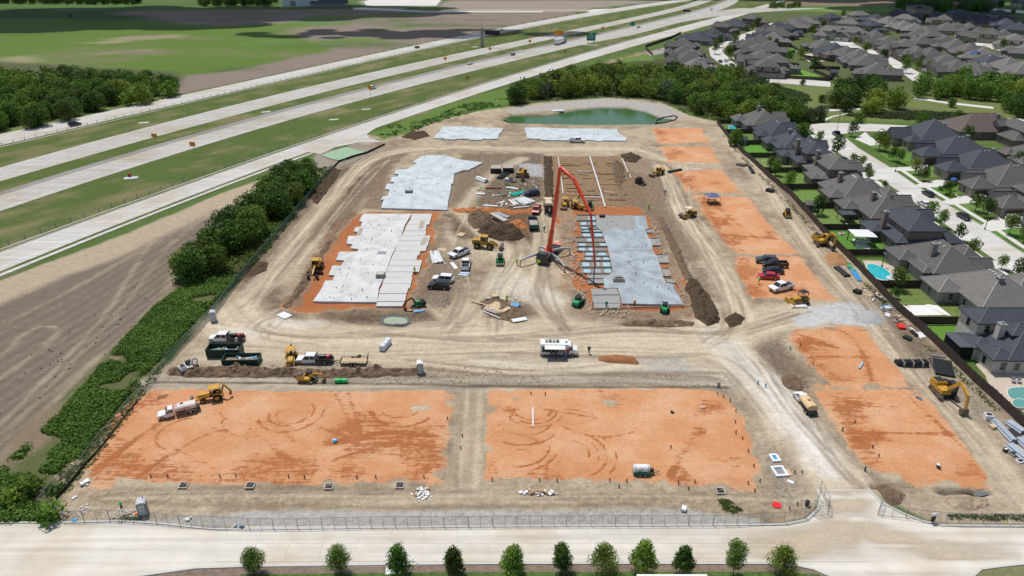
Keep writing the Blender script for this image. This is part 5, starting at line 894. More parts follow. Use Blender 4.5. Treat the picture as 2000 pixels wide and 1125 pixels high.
def meshdata(me):
 n=len(me.vertices);v=np.empty(n*3);me.vertices.foreach_get('co',v);q=np.empty(len(me.loops),int);me.loops.foreach_get('vertex_index',q);c=np.empty(n*4);me.color_attributes['Tint'].data.foreach_get('color',c);return v.reshape(-1,3),q.reshape(-1,4),c.reshape(-1,4)[:,:3]
LOWP=[meshdata(crown('crown',LF,4.6,8.2,.3,430,1.25,90+k,14,0,.28,*c))for k,c in enumerate(((DG0,DG1),(DG0,MG1),(MG0,MG1),(MG0,LG1),(LG0,LG1),(DG0,DG1),(BG0,BG1)))]
plant_pool()
fy=[(1405,93),(1396,106),(1434,92),(1440,74),(1456,66),(1469,60),(1432,107),(1423,117),(1395,80),(1478,56),(1541,122),(1563,116),(1590,140),(1668,88),(1690,104),(1724,121),(1765,131),(1790,136),(1797,133),(1812,140),(1768,143),(1853,62),(1827,59),(1901,72),(1915,82),(1957,100),(1975,97),(1600,75),(1585,70),(1646,35),(1620,44),(1606,60),(1545,64),(1570,70),(1590,72),(1500,90),(1515,92),(1690,72),(1730,88),(1805,46),(1990,112),(1880,100)]
for k,(px,py)in enumerate(fy):tree(YARD[k%3],px,py,pk.uniform(1.2,2.0),'small garden tree among the far houses, %s of the far hood'%('left side' if px<1560 else 'middle' if px<1780 else 'right side'),'garden trees of the far neighbourhood',rnd=pk)
# the eleven young trees along the bottom edge
YT={}
def young(k,px,top,wpx,kind,lb):
 n,s,c,con,rag={'fine':(5200,.16,(DG0,MG1),.0,.55),'dark':(3600,.24,(DG0,DG1),.35,.7),'leafy':(4000,.25,(MG0,LG1),.1,.5),'pale':(4600,.19,(MG0,LG1),.2,.7)}[kind]
 x,y=G(px,1123+(k*37%5)-2);h=70-(70*y/G(px,top)[1]);R_=wpx/15.6/2*1.14
 cm=crown('crown',LF,R_*.92,h*.80,h*.20,n,s,200+k*3,19+k%4,con,rag,*c);t=thing('young_tree',lb,'tree',(x*1.0,y,0),0,'young trees along the bottom street')
 link('trunk',trunk_mesh(h*.9,.06,80+k,R_*.6),t);link('crown',cm,t)
for k,a in enumerate(((497,1074,44,'fine','young rounded tree with fine foliage, leftmost of the bottom row'),(664,1069,47,'fine','wide fine leaved young tree, second from the left in the bottom row'),(780,1065,52,'dark','dark ragged young tree beside the white drain cover in the bottom row'),(886,1070,42,'dark','narrow pointed dark young tree, fourth from the left in the bottom row'),(1002,1066,50,'leafy','bright leafy round young tree in the middle of the bottom row'),(1096,1060,46,'dark','very dark irregular young tree right of the bottom centre'),(1176,1060,62,'pale','wide pale green drooping young tree in the bottom row'),(1253,1055,54,'leafy','bright leafy young tree above the white van roof'),(1332,1066,44,'dark','small pointed young tree right of the white van roof'),(1431,1056,40,'fine','tall slim young tree, second from the right in the bottom row'),(1527,1067,54,'pale','broad ragged young tree, rightmost of the bottom row'))):young(k,*a)
# weeds: one mass nobody could count
def scatter(name,label,pts,n,smin,smax,hh,seed,kq=10,c=((.05,.10,.016),(.11,.18,.028)),leaf=.35,holes=0.):
 w=GA(pts);r=np.random.default_rng(seed);X0,X1=min(p[0]for p in w),max(p[0]for p in w);Y0,Y1=min(p[1]for p in w),max(p[1]for p in w)
 X_=r.uniform(X0,X1,n*3);Y_=r.uniform(Y0,Y1,n*3);ins=sdpoly(w,X_,Y_)<0
 if holes:ins&=fbm(X_,Y_,6,seed)>holes
 X_,Y_=X_[ins][:n],Y_[ins][:n];m=len(X_);sz=r.uniform(smin,smax,m);tn=np.clip(fbm(X_,Y_,5,seed+1)*1.4+.5+r.uniform(-.2,.2,m),0,1)
 d=r.normal(size=(m,kq,3));d[...,2]=np.abs(d[...,2]);d/=np.linalg.norm(d,axis=2)[...,None]
 z0=np.array([hz(a,b)for a,b in zip(X_,Y_)])
 P_=np.stack([X_,Y_,z0],-1)[:,None]+d*sz[:,None,None]*np.array((1,1,hh))*r.uniform(.6,1.05,(m,kq,1));N_=d+r.normal(size=d.shape)*.4;N_/=np.linalg.norm(N_,axis=2)[...,None]
 v,q=leaves(P_.reshape(-1,3),N_.reshape(-1,3),leaf,r,.7);C_=np.array(c[0])*(1-tn[:,None])+np.array(c[1])*tn[:,None]
 o=link(name,raw_mesh(name,v,q,LF,np.repeat(C_,kq*4,0)));o['kind']='stuff';o['label']=label;o['category']='plants';return o
scatter('weeds','dense tall green weeds between the ploughed field and the site fence',[(380,546),(466,548),(395,612),(325,690),(270,740),(235,790),(180,860),(120,960),(95,1000),(115,1015),(-20,1020),(-20,930),(0,915),(60,868),(130,795),(180,738),(245,662),(310,595)],13500,.25,1.0,.9,5,11,leaf=.36,holes=-.10,c=((.07,.15,.018),(.16,.26,.035)))
scatter('grass_clumps','thin scattered weeds on the dry bank by the corner of the fence',[(235,780),(330,700),(300,745),(230,850),(130,970),(100,950),(170,850)],500,.2,.5,.8,6,9,c=((.07,.11,.035),(.12,.15,.05)),leaf=.25)
scatter('bushes','low bushes lining the foot of the dark tree line',[(345,540),(460,555),(520,490),(600,395),(650,338),(640,325),(590,340),(500,400),(400,480)],1100,.6,1.4,.8,7,16,leaf=.5)
scatter('bushes','rough green growth beside the site entrance and the pond bank',[(728,262),(780,268),(850,240),(930,217),(1000,205),(1000,190),(900,205),(830,235),(760,245)],700,.4,1.1,.6,8,14,c=((.05,.10,.016),(.10,.19,.03)),leaf=.5,holes=-.05)
scatter('bushes','low bushes at the foot of the wood behind the pond',[(1030,200),(1180,190),(1290,200),(1350,226),(1420,240),(1480,246),(1500,238),(1350,215),(1180,182),(1030,192)],500,.5,1.3,.7,9,14,leaf=.5)
scatter('reeds','tall dark green reeds in the dip along the cross street',[(1640,225),(1700,230),(1800,236),(1925,234),(1915,224),(1800,218),(1700,222)],900,.6,1.3,.9,10,14,c=((.05,.085,.025),(.085,.13,.035)),leaf=.55)
scatter('reeds','dark green reeds filling the small basin above the wood',[(1503,170),(1530,172),(1575,184),(1585,196),(1560,203),(1525,190)],900,.5,1.1,.7,11,12,c=((.04,.075,.02),(.06,.10,.025)),leaf=.6)
scatter('weeds','thin weeds growing along the foot of the timber fence',[(1405,255),(1450,305),(1500,350),(1600,455),(1700,558),(1850,703),(2000,845),(1990,847),(1830,700),(1690,560),(1590,455),(1490,350),(1440,303)],1300,.12,.35,1.1,12,8,leaf=.22,holes=-.08)
scatter('weeds','weeds along the chain link fence at the right of the street mouth',[(1850,1005),(2050,1006),(2050,1018),(1850,1015)],350,.15,.35,.9,13,10,leaf=.16)
scatter('weeds','patch of green weeds by the drain inlet near the street mouth',[(1403,975),(1425,976),(1450,998),(1430,1003),(1412,995)],130,.15,.4,.8,14,12,leaf=.16)
scatter('weeds','weeds at the street corner below the grey toilet cabin',[(220,1015),(270,1010),(290,1002),(270,1018),(235,1020)],90,.2,.4,.8,15,12,leaf=.18)
scatter('verge_grass_tufts','rough grass along the bottom verge under the young trees',[(480,1122),(900,1117),(1500,1116),(1590,1120),(1600,1140),(450,1140)],2600,.08,.2,.8,16,5,leaf=.12,c=((.05,.10,.02),(.11,.16,.04)))
scatter('field_weeds','dark tufts dotted over the ploughed field beside the weeds',[(330,590),(335,545),(260,560),(60,690),(-60,830),(0,870),(130,755),(250,660)],34,.08,.2,.6,17,9,c=((.06,.06,.03),(.09,.09,.04)),leaf=.3)
mb=MB();bsh=thing('bush','dense round dark bush at the street corner below the weed strip','bush',(*G(102,1016),0),0,None,2.0);link('crown',SHR[0],bsh)
for k,(px,py,s,lb)in enumerate(((60,965,2.2,'big green bush in the weeds left of the fence corner'),(30,985,1.8,'bush at the left edge above the street kerb'),(1855,382,1.2,'clipped dark shrub in the white stone bed'),(1838,372,1.1,'dark shrub behind the white stone bed'),(1845,585,1.0,''),(1372,224,1,''))):
 if lb:b_=thing('bush',lb,'bush',(*G(px,py),0),k,None,s);link('crown',SHR[k%4],b_)
for k in range(34):
 px=1650+k*9.6;b_=None
# clouds high above and behind the view: their shadows lie over the far fields and roofs
CLD=mat('cloud_white',(.85,.85,.86),1.,0,.03,.01)
def cloud(px,py,w,d,seed,h=620):
 x,y=G(px,py);k=h/SUNV.z;cx,cy=x+SUNV.x*k,y+SUNV.y*k;r=random.Random(seed);mb=MB()
 for i in range(34):
  a=r.uniform(0,6.28);q=math.sqrt(r.random());rr=r.uniform(.22,.36)*min(w,d)*(1.15-q*.6)
  mb.ball((math.cos(a)*q*w/2,math.sin(a)*q*d/2,r.uniform(-6,6)),rr,10,7,1.4,1,.22)
 o=mb.build('cloud',CLD,None,(cx,cy,h),smooth=True);o['kind']='stuff';o['label']='low flat cloud high over the far land';o['category']='cloud'
cloud(60,36,620,190,1);cloud(520,22,420,150,2);cloud(1960,28,300,230,3);cloud(1560,-2,600,120,4);cloud(800,66,300,60,5)
# ---------------------------------------------------------------- vehicles and machines
def wheel(t,x,y,r,w,rim=RIM,name='wheel'):
 mb=MB();mb.cyl((0,-w/2,0),(0,w/2,0),r,n=14);o=mb.build(name,RUB,t,(x,y,r));mb=MB();s=.02
 mb.cyl((0,-w/2-s,0),(0,w/2+s,0),r*.55,n=10);mb.build('rim',rim,o);return o
def place(name,label,cat,px,py,hd,group=None,dz=0.,scl=None):
 x,y,z=P(px,py,dz)if abs(G(px,py)[0])<110 and G(px,py)[1]<330 else(*G(px,py),dz);return thing(name,label,cat,(x,y,z),hd,group,scl)
def car(kind,col,label,px,py,hd,dz=.05,group=None,far=False):
 if not isinstance(hd,float):hd=heading(*hd)
 L_,Wd,H,belt,hood,cr,cf,r={'sedan':(4.8,1.84,1.45,.92,.86,-1.95,1.0,.33),'suv':(4.95,1.95,1.82,1.08,1.05,-2.3,1.05,.38),'pickup':(5.85,2.0,1.95,1.2,1.18,-.75,1.55,.42),'van':(5.4,2.0,2.4,1.35,1.2,-2.6,1.9,.38)}[kind]
 m=paint(*col)if isinstance(col,tuple)else col;t=place({'sedan':'sedan_car','suv':'suv_car','pickup':'pickup_truck','van':'van'}[kind],label,{'sedan':'car','suv':'car','pickup':'pickup truck','van':'van'}[kind],px,py,hd,group,dz)
 a,w=L_/2,Wd/2;mb=MB()
 pr=[(-a,.42),(-a,belt-.06),(-a+.15,belt),(cf+.15,belt),(a-.5,hood),(a-.08,hood-.22),(a,hood-.35),(a,.40),(a-.6,.28),(-a+.6,.28)]
 if kind=='pickup':pr=[(-a,.45),(-a,.72),(cr,.72),(cr,belt),(cf+.2,belt),(a-.45,hood),(a-.05,hood-.2),(a,.5),(a-.6,.36),(-a+.6,.36)]
 mb.prof(pr,-w,w)
 if kind=='pickup':
  for s in(-1,1):mb.box(-a,cr,s*w-(.12 if s>0 else 0),s*w+(0 if s>0 else .12),.7,belt)
  mb.box(-a,-a+.08,-w,w,.7,belt)
 mb.build('body',m,t);mb=MB();i=.14
 sl=.75 if kind!='van' else .35;rs={'sedan':.6,'suv':.22,'pickup':.12,'van':.08}[kind]
 mb.taper(cr,cf+.1,-w+.06,w-.06,belt-.01,cr+rs,cf-sl+.1,-w+i+.1,w-i-.1,H-.07);mb.build('windows',GLASS,t);mb=MB()
 mb.taper(cr+rs-.04,cf-sl+.16,-w+i+.05,w-i-.05,H-.08,cr+rs+.06,cf-sl+.02,-w+i+.12,w-i-.12,H)
 if not far:
  for s in(-1,1):
   for xx,lean in((cr+.04,rs),((cr+cf)/2-.1,0.),(cf+.06,-sl)):mb.beam((xx,s*(w-.05),belt),(xx+lean,s*(w-i-.1),H-.07),.07,.1)
 mb.build('roof',m,t)
 if kind=='pickup':mb=MB();mb.box(-a+.1,cr-.03,-w+.14,w-.14,.72,.78);mb.build('bed',DK,t)
 for xx in(-a+.98,a-.95):
  for s in(-1,1):wheel(t,xx,s*(w-.1),r,.24)
 if not far:
  for s in(-1,1):
   mb=MB();mb.box(a-.12,a+.012,s*(w-.28)-.17,s*(w-.28)+.17,hood-.42,hood-.24);mb.build('headlight',LAMP,t);mb=MB();mb.box(-a-.012,-a+.05,s*(w-.16)-.1,s*(w-.16)+.1,belt-.4,belt-.12);mb.build('tail_light',TAIL,t)
  mb=MB();mb.box(a-.1,a+.02,-.6,.6,.5,hood-.42);mb.build('grille',DK,t)
 return t
PW_=('white',(.78,.78,.77));PK=('black',(.012,.012,.014));PS=('silver',(.42,.44,.46));PG=('charcoal',(.05,.055,.06));PB=('navy',(.015,.02,.04));PR=('red',(.42,.012,.025));PBL=('blue',(.02,.09,.40))
car('pickup',PW_,'white pickup with a blue load in its bed beside the pvc pile',898,499,((882,504),(912,492)));car('pickup',PW_,'white pickup seen from behind, just below the first one',910,521,((912,511),(909,529)))
car('suv',PW_,'white suv parked behind the black suv',865,550,((846,549),(884,552)));car('suv',PK,'black suv parked in front of the white suv',857,563,((838,562),(876,564)))
car('pickup',PR,'red pickup facing the camera beyond the flatbed dump truck',1048,414,((1044,421),(1051,406)));car('suv',PB,'dark blue suv among the pipe piles',1038,382,((1025,383),(1050,381)))
car('pickup',PW_,'white pickup crossing in front of the wide pond side slab',1127,278,((1138,279),(1114,278)));mb=None
car('suv',PG,'charcoal suv at the back of the cars parked on the orange pad',1496,513,((1480,512),(1510,514)));car('pickup',PK,'black pickup second in the cars parked on the orange pad',1513,521,((1492,521),(1531,521)))
car('sedan',PK,'black sedan between the black pickup and the red car',1509,533,((1493,532),(1527,534)));car('sedan',PR,'red sedan parked on the orange pad',1500,544,((1484,543),(1516,545)));car('pickup',PW_,'white pickup at the front of the cars parked on the orange pad',1525,566,((1506,569),(1545,560)))
def hwy(px,py):return heading((px,py),(px-20,py+6 if px>0 else py))
for kd,c,lb,px,py,a in(('suv',PB,'dark blue suv on the far frontage road by the wood',147,246,((160,243),(135,248))),('sedan',PK,'black car on the far frontage road near the brown field',815,94,((825,92),(805,96))),('sedan',PW_,'white car on the far frontage road beyond the sign mast',980,60,((990,57),(970,63))),('suv',PW_,'white car passing behind an orange sign on the highway',728,174,((745,169),(710,179))),('sedan',PW_,'white car in the middle of the near highway lanes',918,126,((932,122),(904,130))),('sedan',PK,'black car on the near highway lanes ahead of the white car',1002,108,((1016,104),(988,112))),('pickup',PW_,'white truck towing on the highway beyond the green sign',1247,55,((1260,51),(1234,59)))):
 car(kd,c,lb,px,py,a,.1)
for kd,c,lb,px,py,a in(('sedan',PW_,'white car parked at the kerb near the far end of the street',1671,310,((1662,303),(1680,317))),('sedan',PK,'black car parked at the far kerb of the street by the grey garages',1812,382,((1803,377),(1822,388))),('sedan',PW_,'white car parked at the near kerb of the street',1804,402,((1797,398),(1812,407))),('sedan',PK,'black sedan driving down the street nearest the camera',1881,427,((1892,434),(1870,421))),('suv',PW_,'white suv parked on the drive at the right edge',1982,435,((1997,437),(1967,433))),('suv',PBL,'blue car parked beside the grey garage',1861,359,((1865,354),(1857,364))),('sedan',PS,'silver car on the drive before the tall stone gable',1921,392,((1933,394),(1909,390))),('pickup',PK,'black pickup parked on the wide bend of the street',1634,266,((1626,260),(1643,272))),('van',PW_,'white van on the drive behind the two storey grey house',1669,353,((1679,352),(1660,354))),('sedan',PG,'dark grey car on the drive behind the low hip roofed house',1734,380,((1741,377),(1727,383))),('suv',PK,'black suv on the cross street at the right edge',1989,248,((2000,249),(1978,247))),('sedan',PW_,'white car on the drive at the lower right street corner',1978,428,((1988,431),(1968,426)))):
 car(kd,c,lb,px,py,a,.12)
for px,py,c,lb in((1407,122,PG,'dark car parked on the far curving street, upper one'),(1418,121,PS,'grey car parked on the far curving street, middle one'),(1429,129,PK,'black car parked on the far curving street, lower one'),(1847,55,PG,'dark pickup on the drive in the shaded far street'),(1733,112,PG,'dark car on the drive of the far white fronted house'),(1805,140,PW_,'white van parked under the belt trees on the far street')):car('sedan',c,lb,px,py,((px+8,py+5),(px-8,py-5)),.12,None,True)
# semi trailer truck on the highway
t=thing('semi_truck','white box trailer pulled by a black tractor on the highway','truck',(*G(1094,86),.1),heading((1115,80),(1070,94)))
mb=MB();mb.box(-9,5,-1.3,1.3,1.15,4.1);mb.build('trailer',WHITE,t);mb=MB();mb.prof([(5.4,.6),(5.4,3.9),(7.2,3.9),(7.8,2.4),(9.4,2.1),(9.5,.6)],-1.2,1.2);mb.build('cab',BLACK,t);mb=MB();mb.taper(7.0,7.9,-1.21,1.21,2.4,7.0,7.3,-1.21,1.21,3.4);mb.build('windows',GLASS,t)
for x in(-8,-6.8,5,6.2,8.8):
 for s in(-1,1):wheel(t,x,s*1.1,.5,.4)
mb=MB();mb.box(-9.1,9,-.5,.5,.8,1.15);mb.build('chassis',DK,t)
def truck_cab(t,m,x0=1.0,L_=2.6,crew=True):
 f=x0+L_+1.7;mb=MB();mb.prof([(x0,.6),(x0,1.35),(x0+L_,1.35),(x0+L_+.3,1.32),(f-.25,1.2),(f,1.0),(f,.5),(x0+L_,.45)],-1.02,1.02);mb.build('cab',m,t)
 mb=MB();mb.taper(x0+.05,x0+L_+.1,-.98,.98,1.34,x0+.1,x0+L_-.5,-.84,.84,2.12);mb.build('windows',GLASS,t)
 mb=MB();mb.taper(x0,x0+L_-.42,-.88,.88,2.1,x0+.1,x0+L_-.55,-.78,.78,2.22)
 for s in(-1,1):
  for xx,l in((x0+.05,.05),(x0+L_*.45,0),(x0+L_+.06,-.55)):mb.beam((xx,s*.99,1.34),(xx+l,s*.85,2.12),.1,.14)
 mb.build('roof',m,t);mb=MB();mb.box(f-.05,f+.03,-.7,.7,.6,1.02);mb.build('grille',GREY,t)
 for s in(-1,1):
  mb=MB();mb.box(f-.08,f+.02,s*.85-.14,s*.85+.14,.75,1.0);mb.build('headlight',LAMP,t);wheel(t,f-.85,s*.88,.45,.3);mb=MB();mb.box(x0+L_-.1,x0+L_+.05,s*1.12-.06,s*1.12+.06,1.4,1.75);mb.build('mirror',DK,t)
 return f
def utility(label,px,py,hd,opn=False):
 t=place('utility_truck',label,'truck',px,py,heading(*hd),None,0,.84);truck_cab(t,WHITE,.3,2.6)
 mb=MB();mb.box(-3.3,.2,-1.1,1.1,.75,.95);mb.box(-3.1,.2,-1.15,-.75,.95,1.45);mb.box(-3.1,.2,.75,1.15,.95,1.45);mb.beam((.1,-1.0,.95),(.1,-1,2.2),.1);mb.beam((.1,1.0,.95),(.1,1,2.2),.1);mb.beam((.1,-1,2.15),(.1,1,2.15),.1);mb.box(-3.5,-3.3,-.9,.9,.5,.9);mb.build('flatbed',BLACK,t)
 mb=MB();mb.cyl((-1.9,.35,1.75),(-.4,.35,1.75),.4,n=12);mb.build('fuel_tank',BLACK,t);mb=MB();mb.cyl((-2.7,.35,1.7),(-2.15,.35,1.7),.38,n=12);mb.build('hose_reel',RED,t);mb=MB();mb.cyl((-2.2,-.5,1.45),(-2.2,-.2,1.45),.42,n=12);mb.build('tool_drum',GREY,t);mb=MB();mb.box(-3.0,-2.5,-.6,-.1,1.0,1.7);mb.build('welder',RED,t);mb=MB();mb.box(-1.6,-.4,-.7,-.1,.95,1.5);mb.build('tool_box',GREY,t)
 for s in(-1,1):wheel(t,-1.7,s*.85,.45,.42)
 if opn:
  for x,a in((1.7,.9),(2.9,.75)):mb=MB();mb.beam((x,-1.05,1.25),(x-.55,-1.95,1.25),.06,.9);mb.build('open_door',WHITE,t)
 return t
utility('white crew cab work truck with black flatbed behind the green dumpsters',449,666,((410,666),(488,666)));utility('white crew cab work truck with open doors, hitched to the flat trailer',621,708,((586,708),(656,708)),True)
t=place('flatbed_trailer','black tandem trailer with bare timber deck and raised rear gate','trailer',692,710,heading((666,710),(720,710)),None,0,.9)
for k in range(12):mb=MB();mb.box(-2.6+k*.44,-2.6+k*.44+.42,-1.0,1.0,.68,.73);mb.build('plank',LUM,t)
mb=MB();[mb.box(-2.7,2.7,s*1.02-.05,s*1.02+.05,.5,.7)for s in(-1,1)];[mb.box(-2.7,2.7,s*1.02-.03,s*1.02+.03,1.02,1.08)for s in(-1,1)];[mb.box(-2.65+k*.66,-2.6+k*.66,s*1.02-.03,s*1.02+.03,.7,1.05)for k in range(9)for s in(-1,1)];mb.box(2.6,2.7,-1.02,1.02,.5,1.05);mb.beam((2.7,.6,.55),(4.2,0,.55),.1);mb.beam((2.7,-.6,.55),(4.2,0,.55),.1);mb.build('frame',BLACK,t)
mb=MB();[mb.beam((-2.75,y,.6),(-2.9,y,2.2),.05)for y in(-1,-.5,0,.5,1)];mb.beam((-2.82,-1,1.4),(-2.82,1,1.4),.05);mb.beam((-2.9,-1,2.2),(-2.9,1,2.2),.05);mb.build('ramp_gate',BLACK,t)
for x in(-.45,.45):
 for s in(-1,1):wheel(t,x,s*1.2,.36,.24)
for s in(-1,1):mb=MB();mb.prof([(-.95,.75),(-.8,.82),(.8,.82),(.95,.75),(.8,.87),(-.8,.87)],s*1.2-.14,s*1.2+.14);mb.build('fender',BLACK,t)
sp=MB();sp.cyl((0,0,0),(0,0,.2),.36,n=12);tag(sp.build('spare_tyre',RUB,None,P(703,703,.75)),'black spare tyre lying on the deck of the flat trailer','tyre')
# water truck with red lettering
t=place('water_truck','white water tank truck standing on the orange pad before the backhoe','water truck',350,809,heading((310,818),(389,800)),None,0,.76);truck_cab(t,WHITE,.9,1.5)
tm=mat('dusty_tank',(.66,.60,.54),.4,0,.10,1);mb=MB()
def oval(x0,x1,ry,rz_,zc,n=16):return[(x,ry*math.cos(2*math.pi*k/n),zc+rz_*math.sin(2*math.pi*k/n))for x in(x0,x1)for k in range(n)]
def tank(mb,x0,x1,ry,rz_,zc,n=16):mb.add(oval(x0,x1,ry,rz_,zc,n),[(k,(k+1)%n,n+(k+1)%n,n+k)for k in range(n)]+[tuple(range(n-1,-1,-1)),tuple(range(n,2*n))])
tank(mb,-3.6,.6,1.12,.78,1.75);mb.build('tank',tm,t,smooth=False);mb=MB();mb.box(-1.2,-.6,-.25,.25,2.5,2.58);mb.build('hatch',DK,t);mb=MB();mb.box(-3.9,.7,-.45,.45,.6,.95);mb.box(-4.3,-3.6,-.8,.8,.7,1.2);mb.build('chassis',DK,t)
mb=MB();mb.box(-.0,.7,-.5,.5,2.35,2.5);mb.build('cab_guard',RED,t)
for s in(-1,1):
 wheel(t,-2.3,s*.9,.5,.5);mb=MB();mb.box(-3.0,-1.5,s*1.0-.15,s*1.0+.15,1.0,1.08);mb.build('fender',tm,t)
def letter(txt,par,loc,rot,size,m,name='lettering',ext=.01):
 c=bpy.data.curves.new(name,'FONT');c.body=txt;c.resolution_u=2;c.size=size;c.extrude=ext;c.align_x='CENTER';c.align_y='CENTER';o=bpy.data.objects.new(name,c);COL.objects.link(o);bpy.context.view_layer.update();dg=bpy.context.evaluated_depsgraph_get();me=bpy.data.meshes.new_from_object(o.evaluated_get(dg));bpy.data.objects.remove(o)
 me.materials.clear();me.materials.append(m);q=link(name,me,par,loc);q.rotation_euler=rot;return q
letter('CSVA',t,(-1.5,1.13,1.8),(R(90),0,R(180)),.75,mat('faded_red_print',(.50,.10,.08),.6),ext=.02)
t=place('water_truck','tan tank truck with a white cab facing away beside the pale haul road','water truck',1571,793,heading((1556,775),(1584,812)),None,0,.76);truck_cab(t,WHITE,.9,1.5)
mb=MB();tank(mb,-3.4,.7,1.15,.8,1.75);mb.build('tank',mat('clay_dusted_tank',(.66,.46,.26),.6,0,.2,1.5),t);mb=MB();mb.box(-1.7,-1.1,-.3,.3,2.5,2.6);mb.build('hatch',STEEL,t);mb=MB();mb.box(-3.9,.8,-.45,.45,.6,.95);mb.box(-4.1,-3.4,-1,1,.6,1.0);mb.build('chassis',DK,t)
for s in(-1,1):wheel(t,-2.0,s*.9,.5,.5);wheel(t,-3.0,s*.9,.5,.5)
# food truck
t=place('food_truck','white food truck with raised awning and customers at its window','food truck',1091,691,heading((1127,691),(1060,690)),None,0,.86)
mb=MB();mb.box(-4.0,2.0,-1.2,1.2,.55,3.0);mb.prof([(2.0,.5),(2.0,2.75),(2.6,2.7),(3.1,1.75),(4.0,1.45),(4.1,.5)],-1.08,1.08);mb.build('body',WHITE,t);mb=MB();mb.taper(2.3,3.06,-1.0,1.0,1.8,2.3,2.6,-.9,.9,2.65);mb.box(2.1,2.9,-1.1,1.1,1.5,2.3);mb.build('windows',GLASS,t)
mb=MB();mb.box(-3.6,-.2,-1.22,-1.19,1.3,2.4);mb.build('serving_hatch',DK,t);mb=MB();mb.add([(-3.1,-1.2,2.85),(1.3,-1.2,2.85),(1.3,-2.5,2.6),(-3.1,-2.5,2.6),(-3.1,-1.2,2.79),(1.3,-1.2,2.79),(1.3,-2.5,2.54),(-3.1,-2.5,2.54)],[(0,3,2,1),(4,5,6,7),(0,1,5,4),(3,7,6,2),(1,2,6,5),(0,4,7,3)]);mb.build('awning',WHITE,t)
for k in range(4):mb=MB();mb.box(-3.0+k*.8,-2.4+k*.8,-.3,.5,3.0,3.35);mb.build('roof_vent',(GALV,STEEL)[k%2],t)
mb=MB();mb.box(1.4,1.8,-.3,.2,3.0,3.1);mb.build('roof_hatch',DK,t);mb=MB();mb.box(-4.1,-3.9,-1.1,1.1,.5,.8);mb.box(-3.8,1.2,-1.5,-1.2,1.2,1.26);mb.build('counter',GALV,t)
for x in(-2.6,3.0):
 for s in(-1,1):wheel(t,x,s*1.0,.42,.35)
for s in(-1,1):mb=MB();mb.box(4.05,4.12,s*.8-.15,s*.8+.15,.85,1.1);mb.build('headlight',LAMP,t)
# flatbed dump truck and mixer trucks
t=place('dump_truck','black cab dump truck carrying grey gravel, seen from behind','truck',1041,441,heading((1038,421),(1046,458)));truck_cab(t,BLACK,.8,1.8)
mb=MB();mb.box(-4.2,.5,-1.2,1.2,.9,1.1);[mb.box(-4.2,.5,s*1.2-.05,s*1.2+.05,1.1,1.9)for s in(-1,1)];mb.box(.42,.5,-1.2,1.2,1.1,2.2);mb.box(-4.2,.6,-.4,.4,.55,.9);mb.build('dump_bed',DK,t);mb=MB();mb.box(-4.0,.4,-1.1,1.1,1.1,1.6);mb.build('gravel_load',mat('gravel_load',(.35,.33,.30),.95,0,.4,5,bump=.1),t);mb=MB();mb.box(-4.3,-4.2,-1.2,1.2,.9,1.9);mb.build('tailgate',mat('dark_green',(.02,.12,.09),.5),t)
for x in(-2.2,-3.3):
 for s in(-1,1):wheel(t,x,s*.9,.48,.5)
def mixer(label,px,py,hd,col):
 t=place('mixer_truck',label,'concrete mixer',px,py,heading(*hd));m=mat('mixer_'+col[0],col[1],.5,0,.15,2)
 mb=MB();mb.prof([(2.0,.7),(2.0,2.9),(3.6,2.9),(4.1,1.9),(5.0,1.8),(5.0,.7)],-1.2,1.2);mb.build('cab',m,t);mb=MB();mb.taper(2.6,4.1,-1.21,1.21,1.9,2.6,3.62,-1.15,1.15,2.75);mb.build('windows',GLASS,t)
 mb=MB();mb.cyl((1.9,0,2.2),(.6,0,2.35),.7,1.2,12);mb.cyl((.6,0,2.35),(-1.2,0,2.6),1.2,1.2,12,False);mb.cyl((-1.2,0,2.6),(-3.4,0,3.2),1.2,.5,12);mb.build('drum',m,t,smooth=True)
 mb=MB();mb.box(-4,4.8,-.45,.45,.7,1.1);mb.box(-3.9,-3.2,-1,1,1.0,2.8);mb.build('chassis',DK,t);mb=MB();mb.beam((-3.4,0,2.9),(-4.6,0,1.5),.5,.15);mb.taper(-4.0,-3.2,-.5,.5,3.1,-4.2,-3.0,-.8,.8,3.8);mb.build('chute',m,t)
 for x in(-2.8,-1.5,4.0):
  for s in(-1,1):wheel(t,x,s*1.05,.52,.4)
mixer('tan concrete mixer truck seen from behind left of the boom',1071,412,((1068,395),(1074,430)),('tan',(.62,.50,.34)))
# concrete pump truck with its boom
TP=G(1072,503);t=thing('concrete_pump_truck','concrete pump truck with a long folded red boom and four curved grey outriggers','pump truck',(*TP,0),heading((1048,530),(1080,498)))
IN=Matrix.Rotation(-t.rotation_euler.z,4,'Z')@Matrix.Translation((-TP[0],-TP[1],0));lc=lambda p:IN@Vector(p)
GP=mat('pump_grey',(.42,.45,.47),.45,0,.15,2);RB=mat('boom_red',(.72,.065,.02),.4,0,.10,.6,spec=.5)
mb=MB();mb.prof([(3.2,.7),(3.2,2.0),(3.4,2.9),(5.0,2.9),(5.3,1.8),(5.3,.6)],-1.2,1.2);mb.build('cab',mat('cab_dark',(.05,.055,.05),.4,0,.2,2),t);mb=MB();mb.taper(4.9,5.32,-1.1,1.1,1.7,4.6,5.02,-1.0,1.0,2.7);mb.box(3.7,4.6,-1.21,1.21,1.8,2.6);mb.build('windows',GLASS,t);mb=MB();mb.box(4.95,5.36,-1.0,-.1,.7,1.5);mb.build('bumper',HIVIS,t)
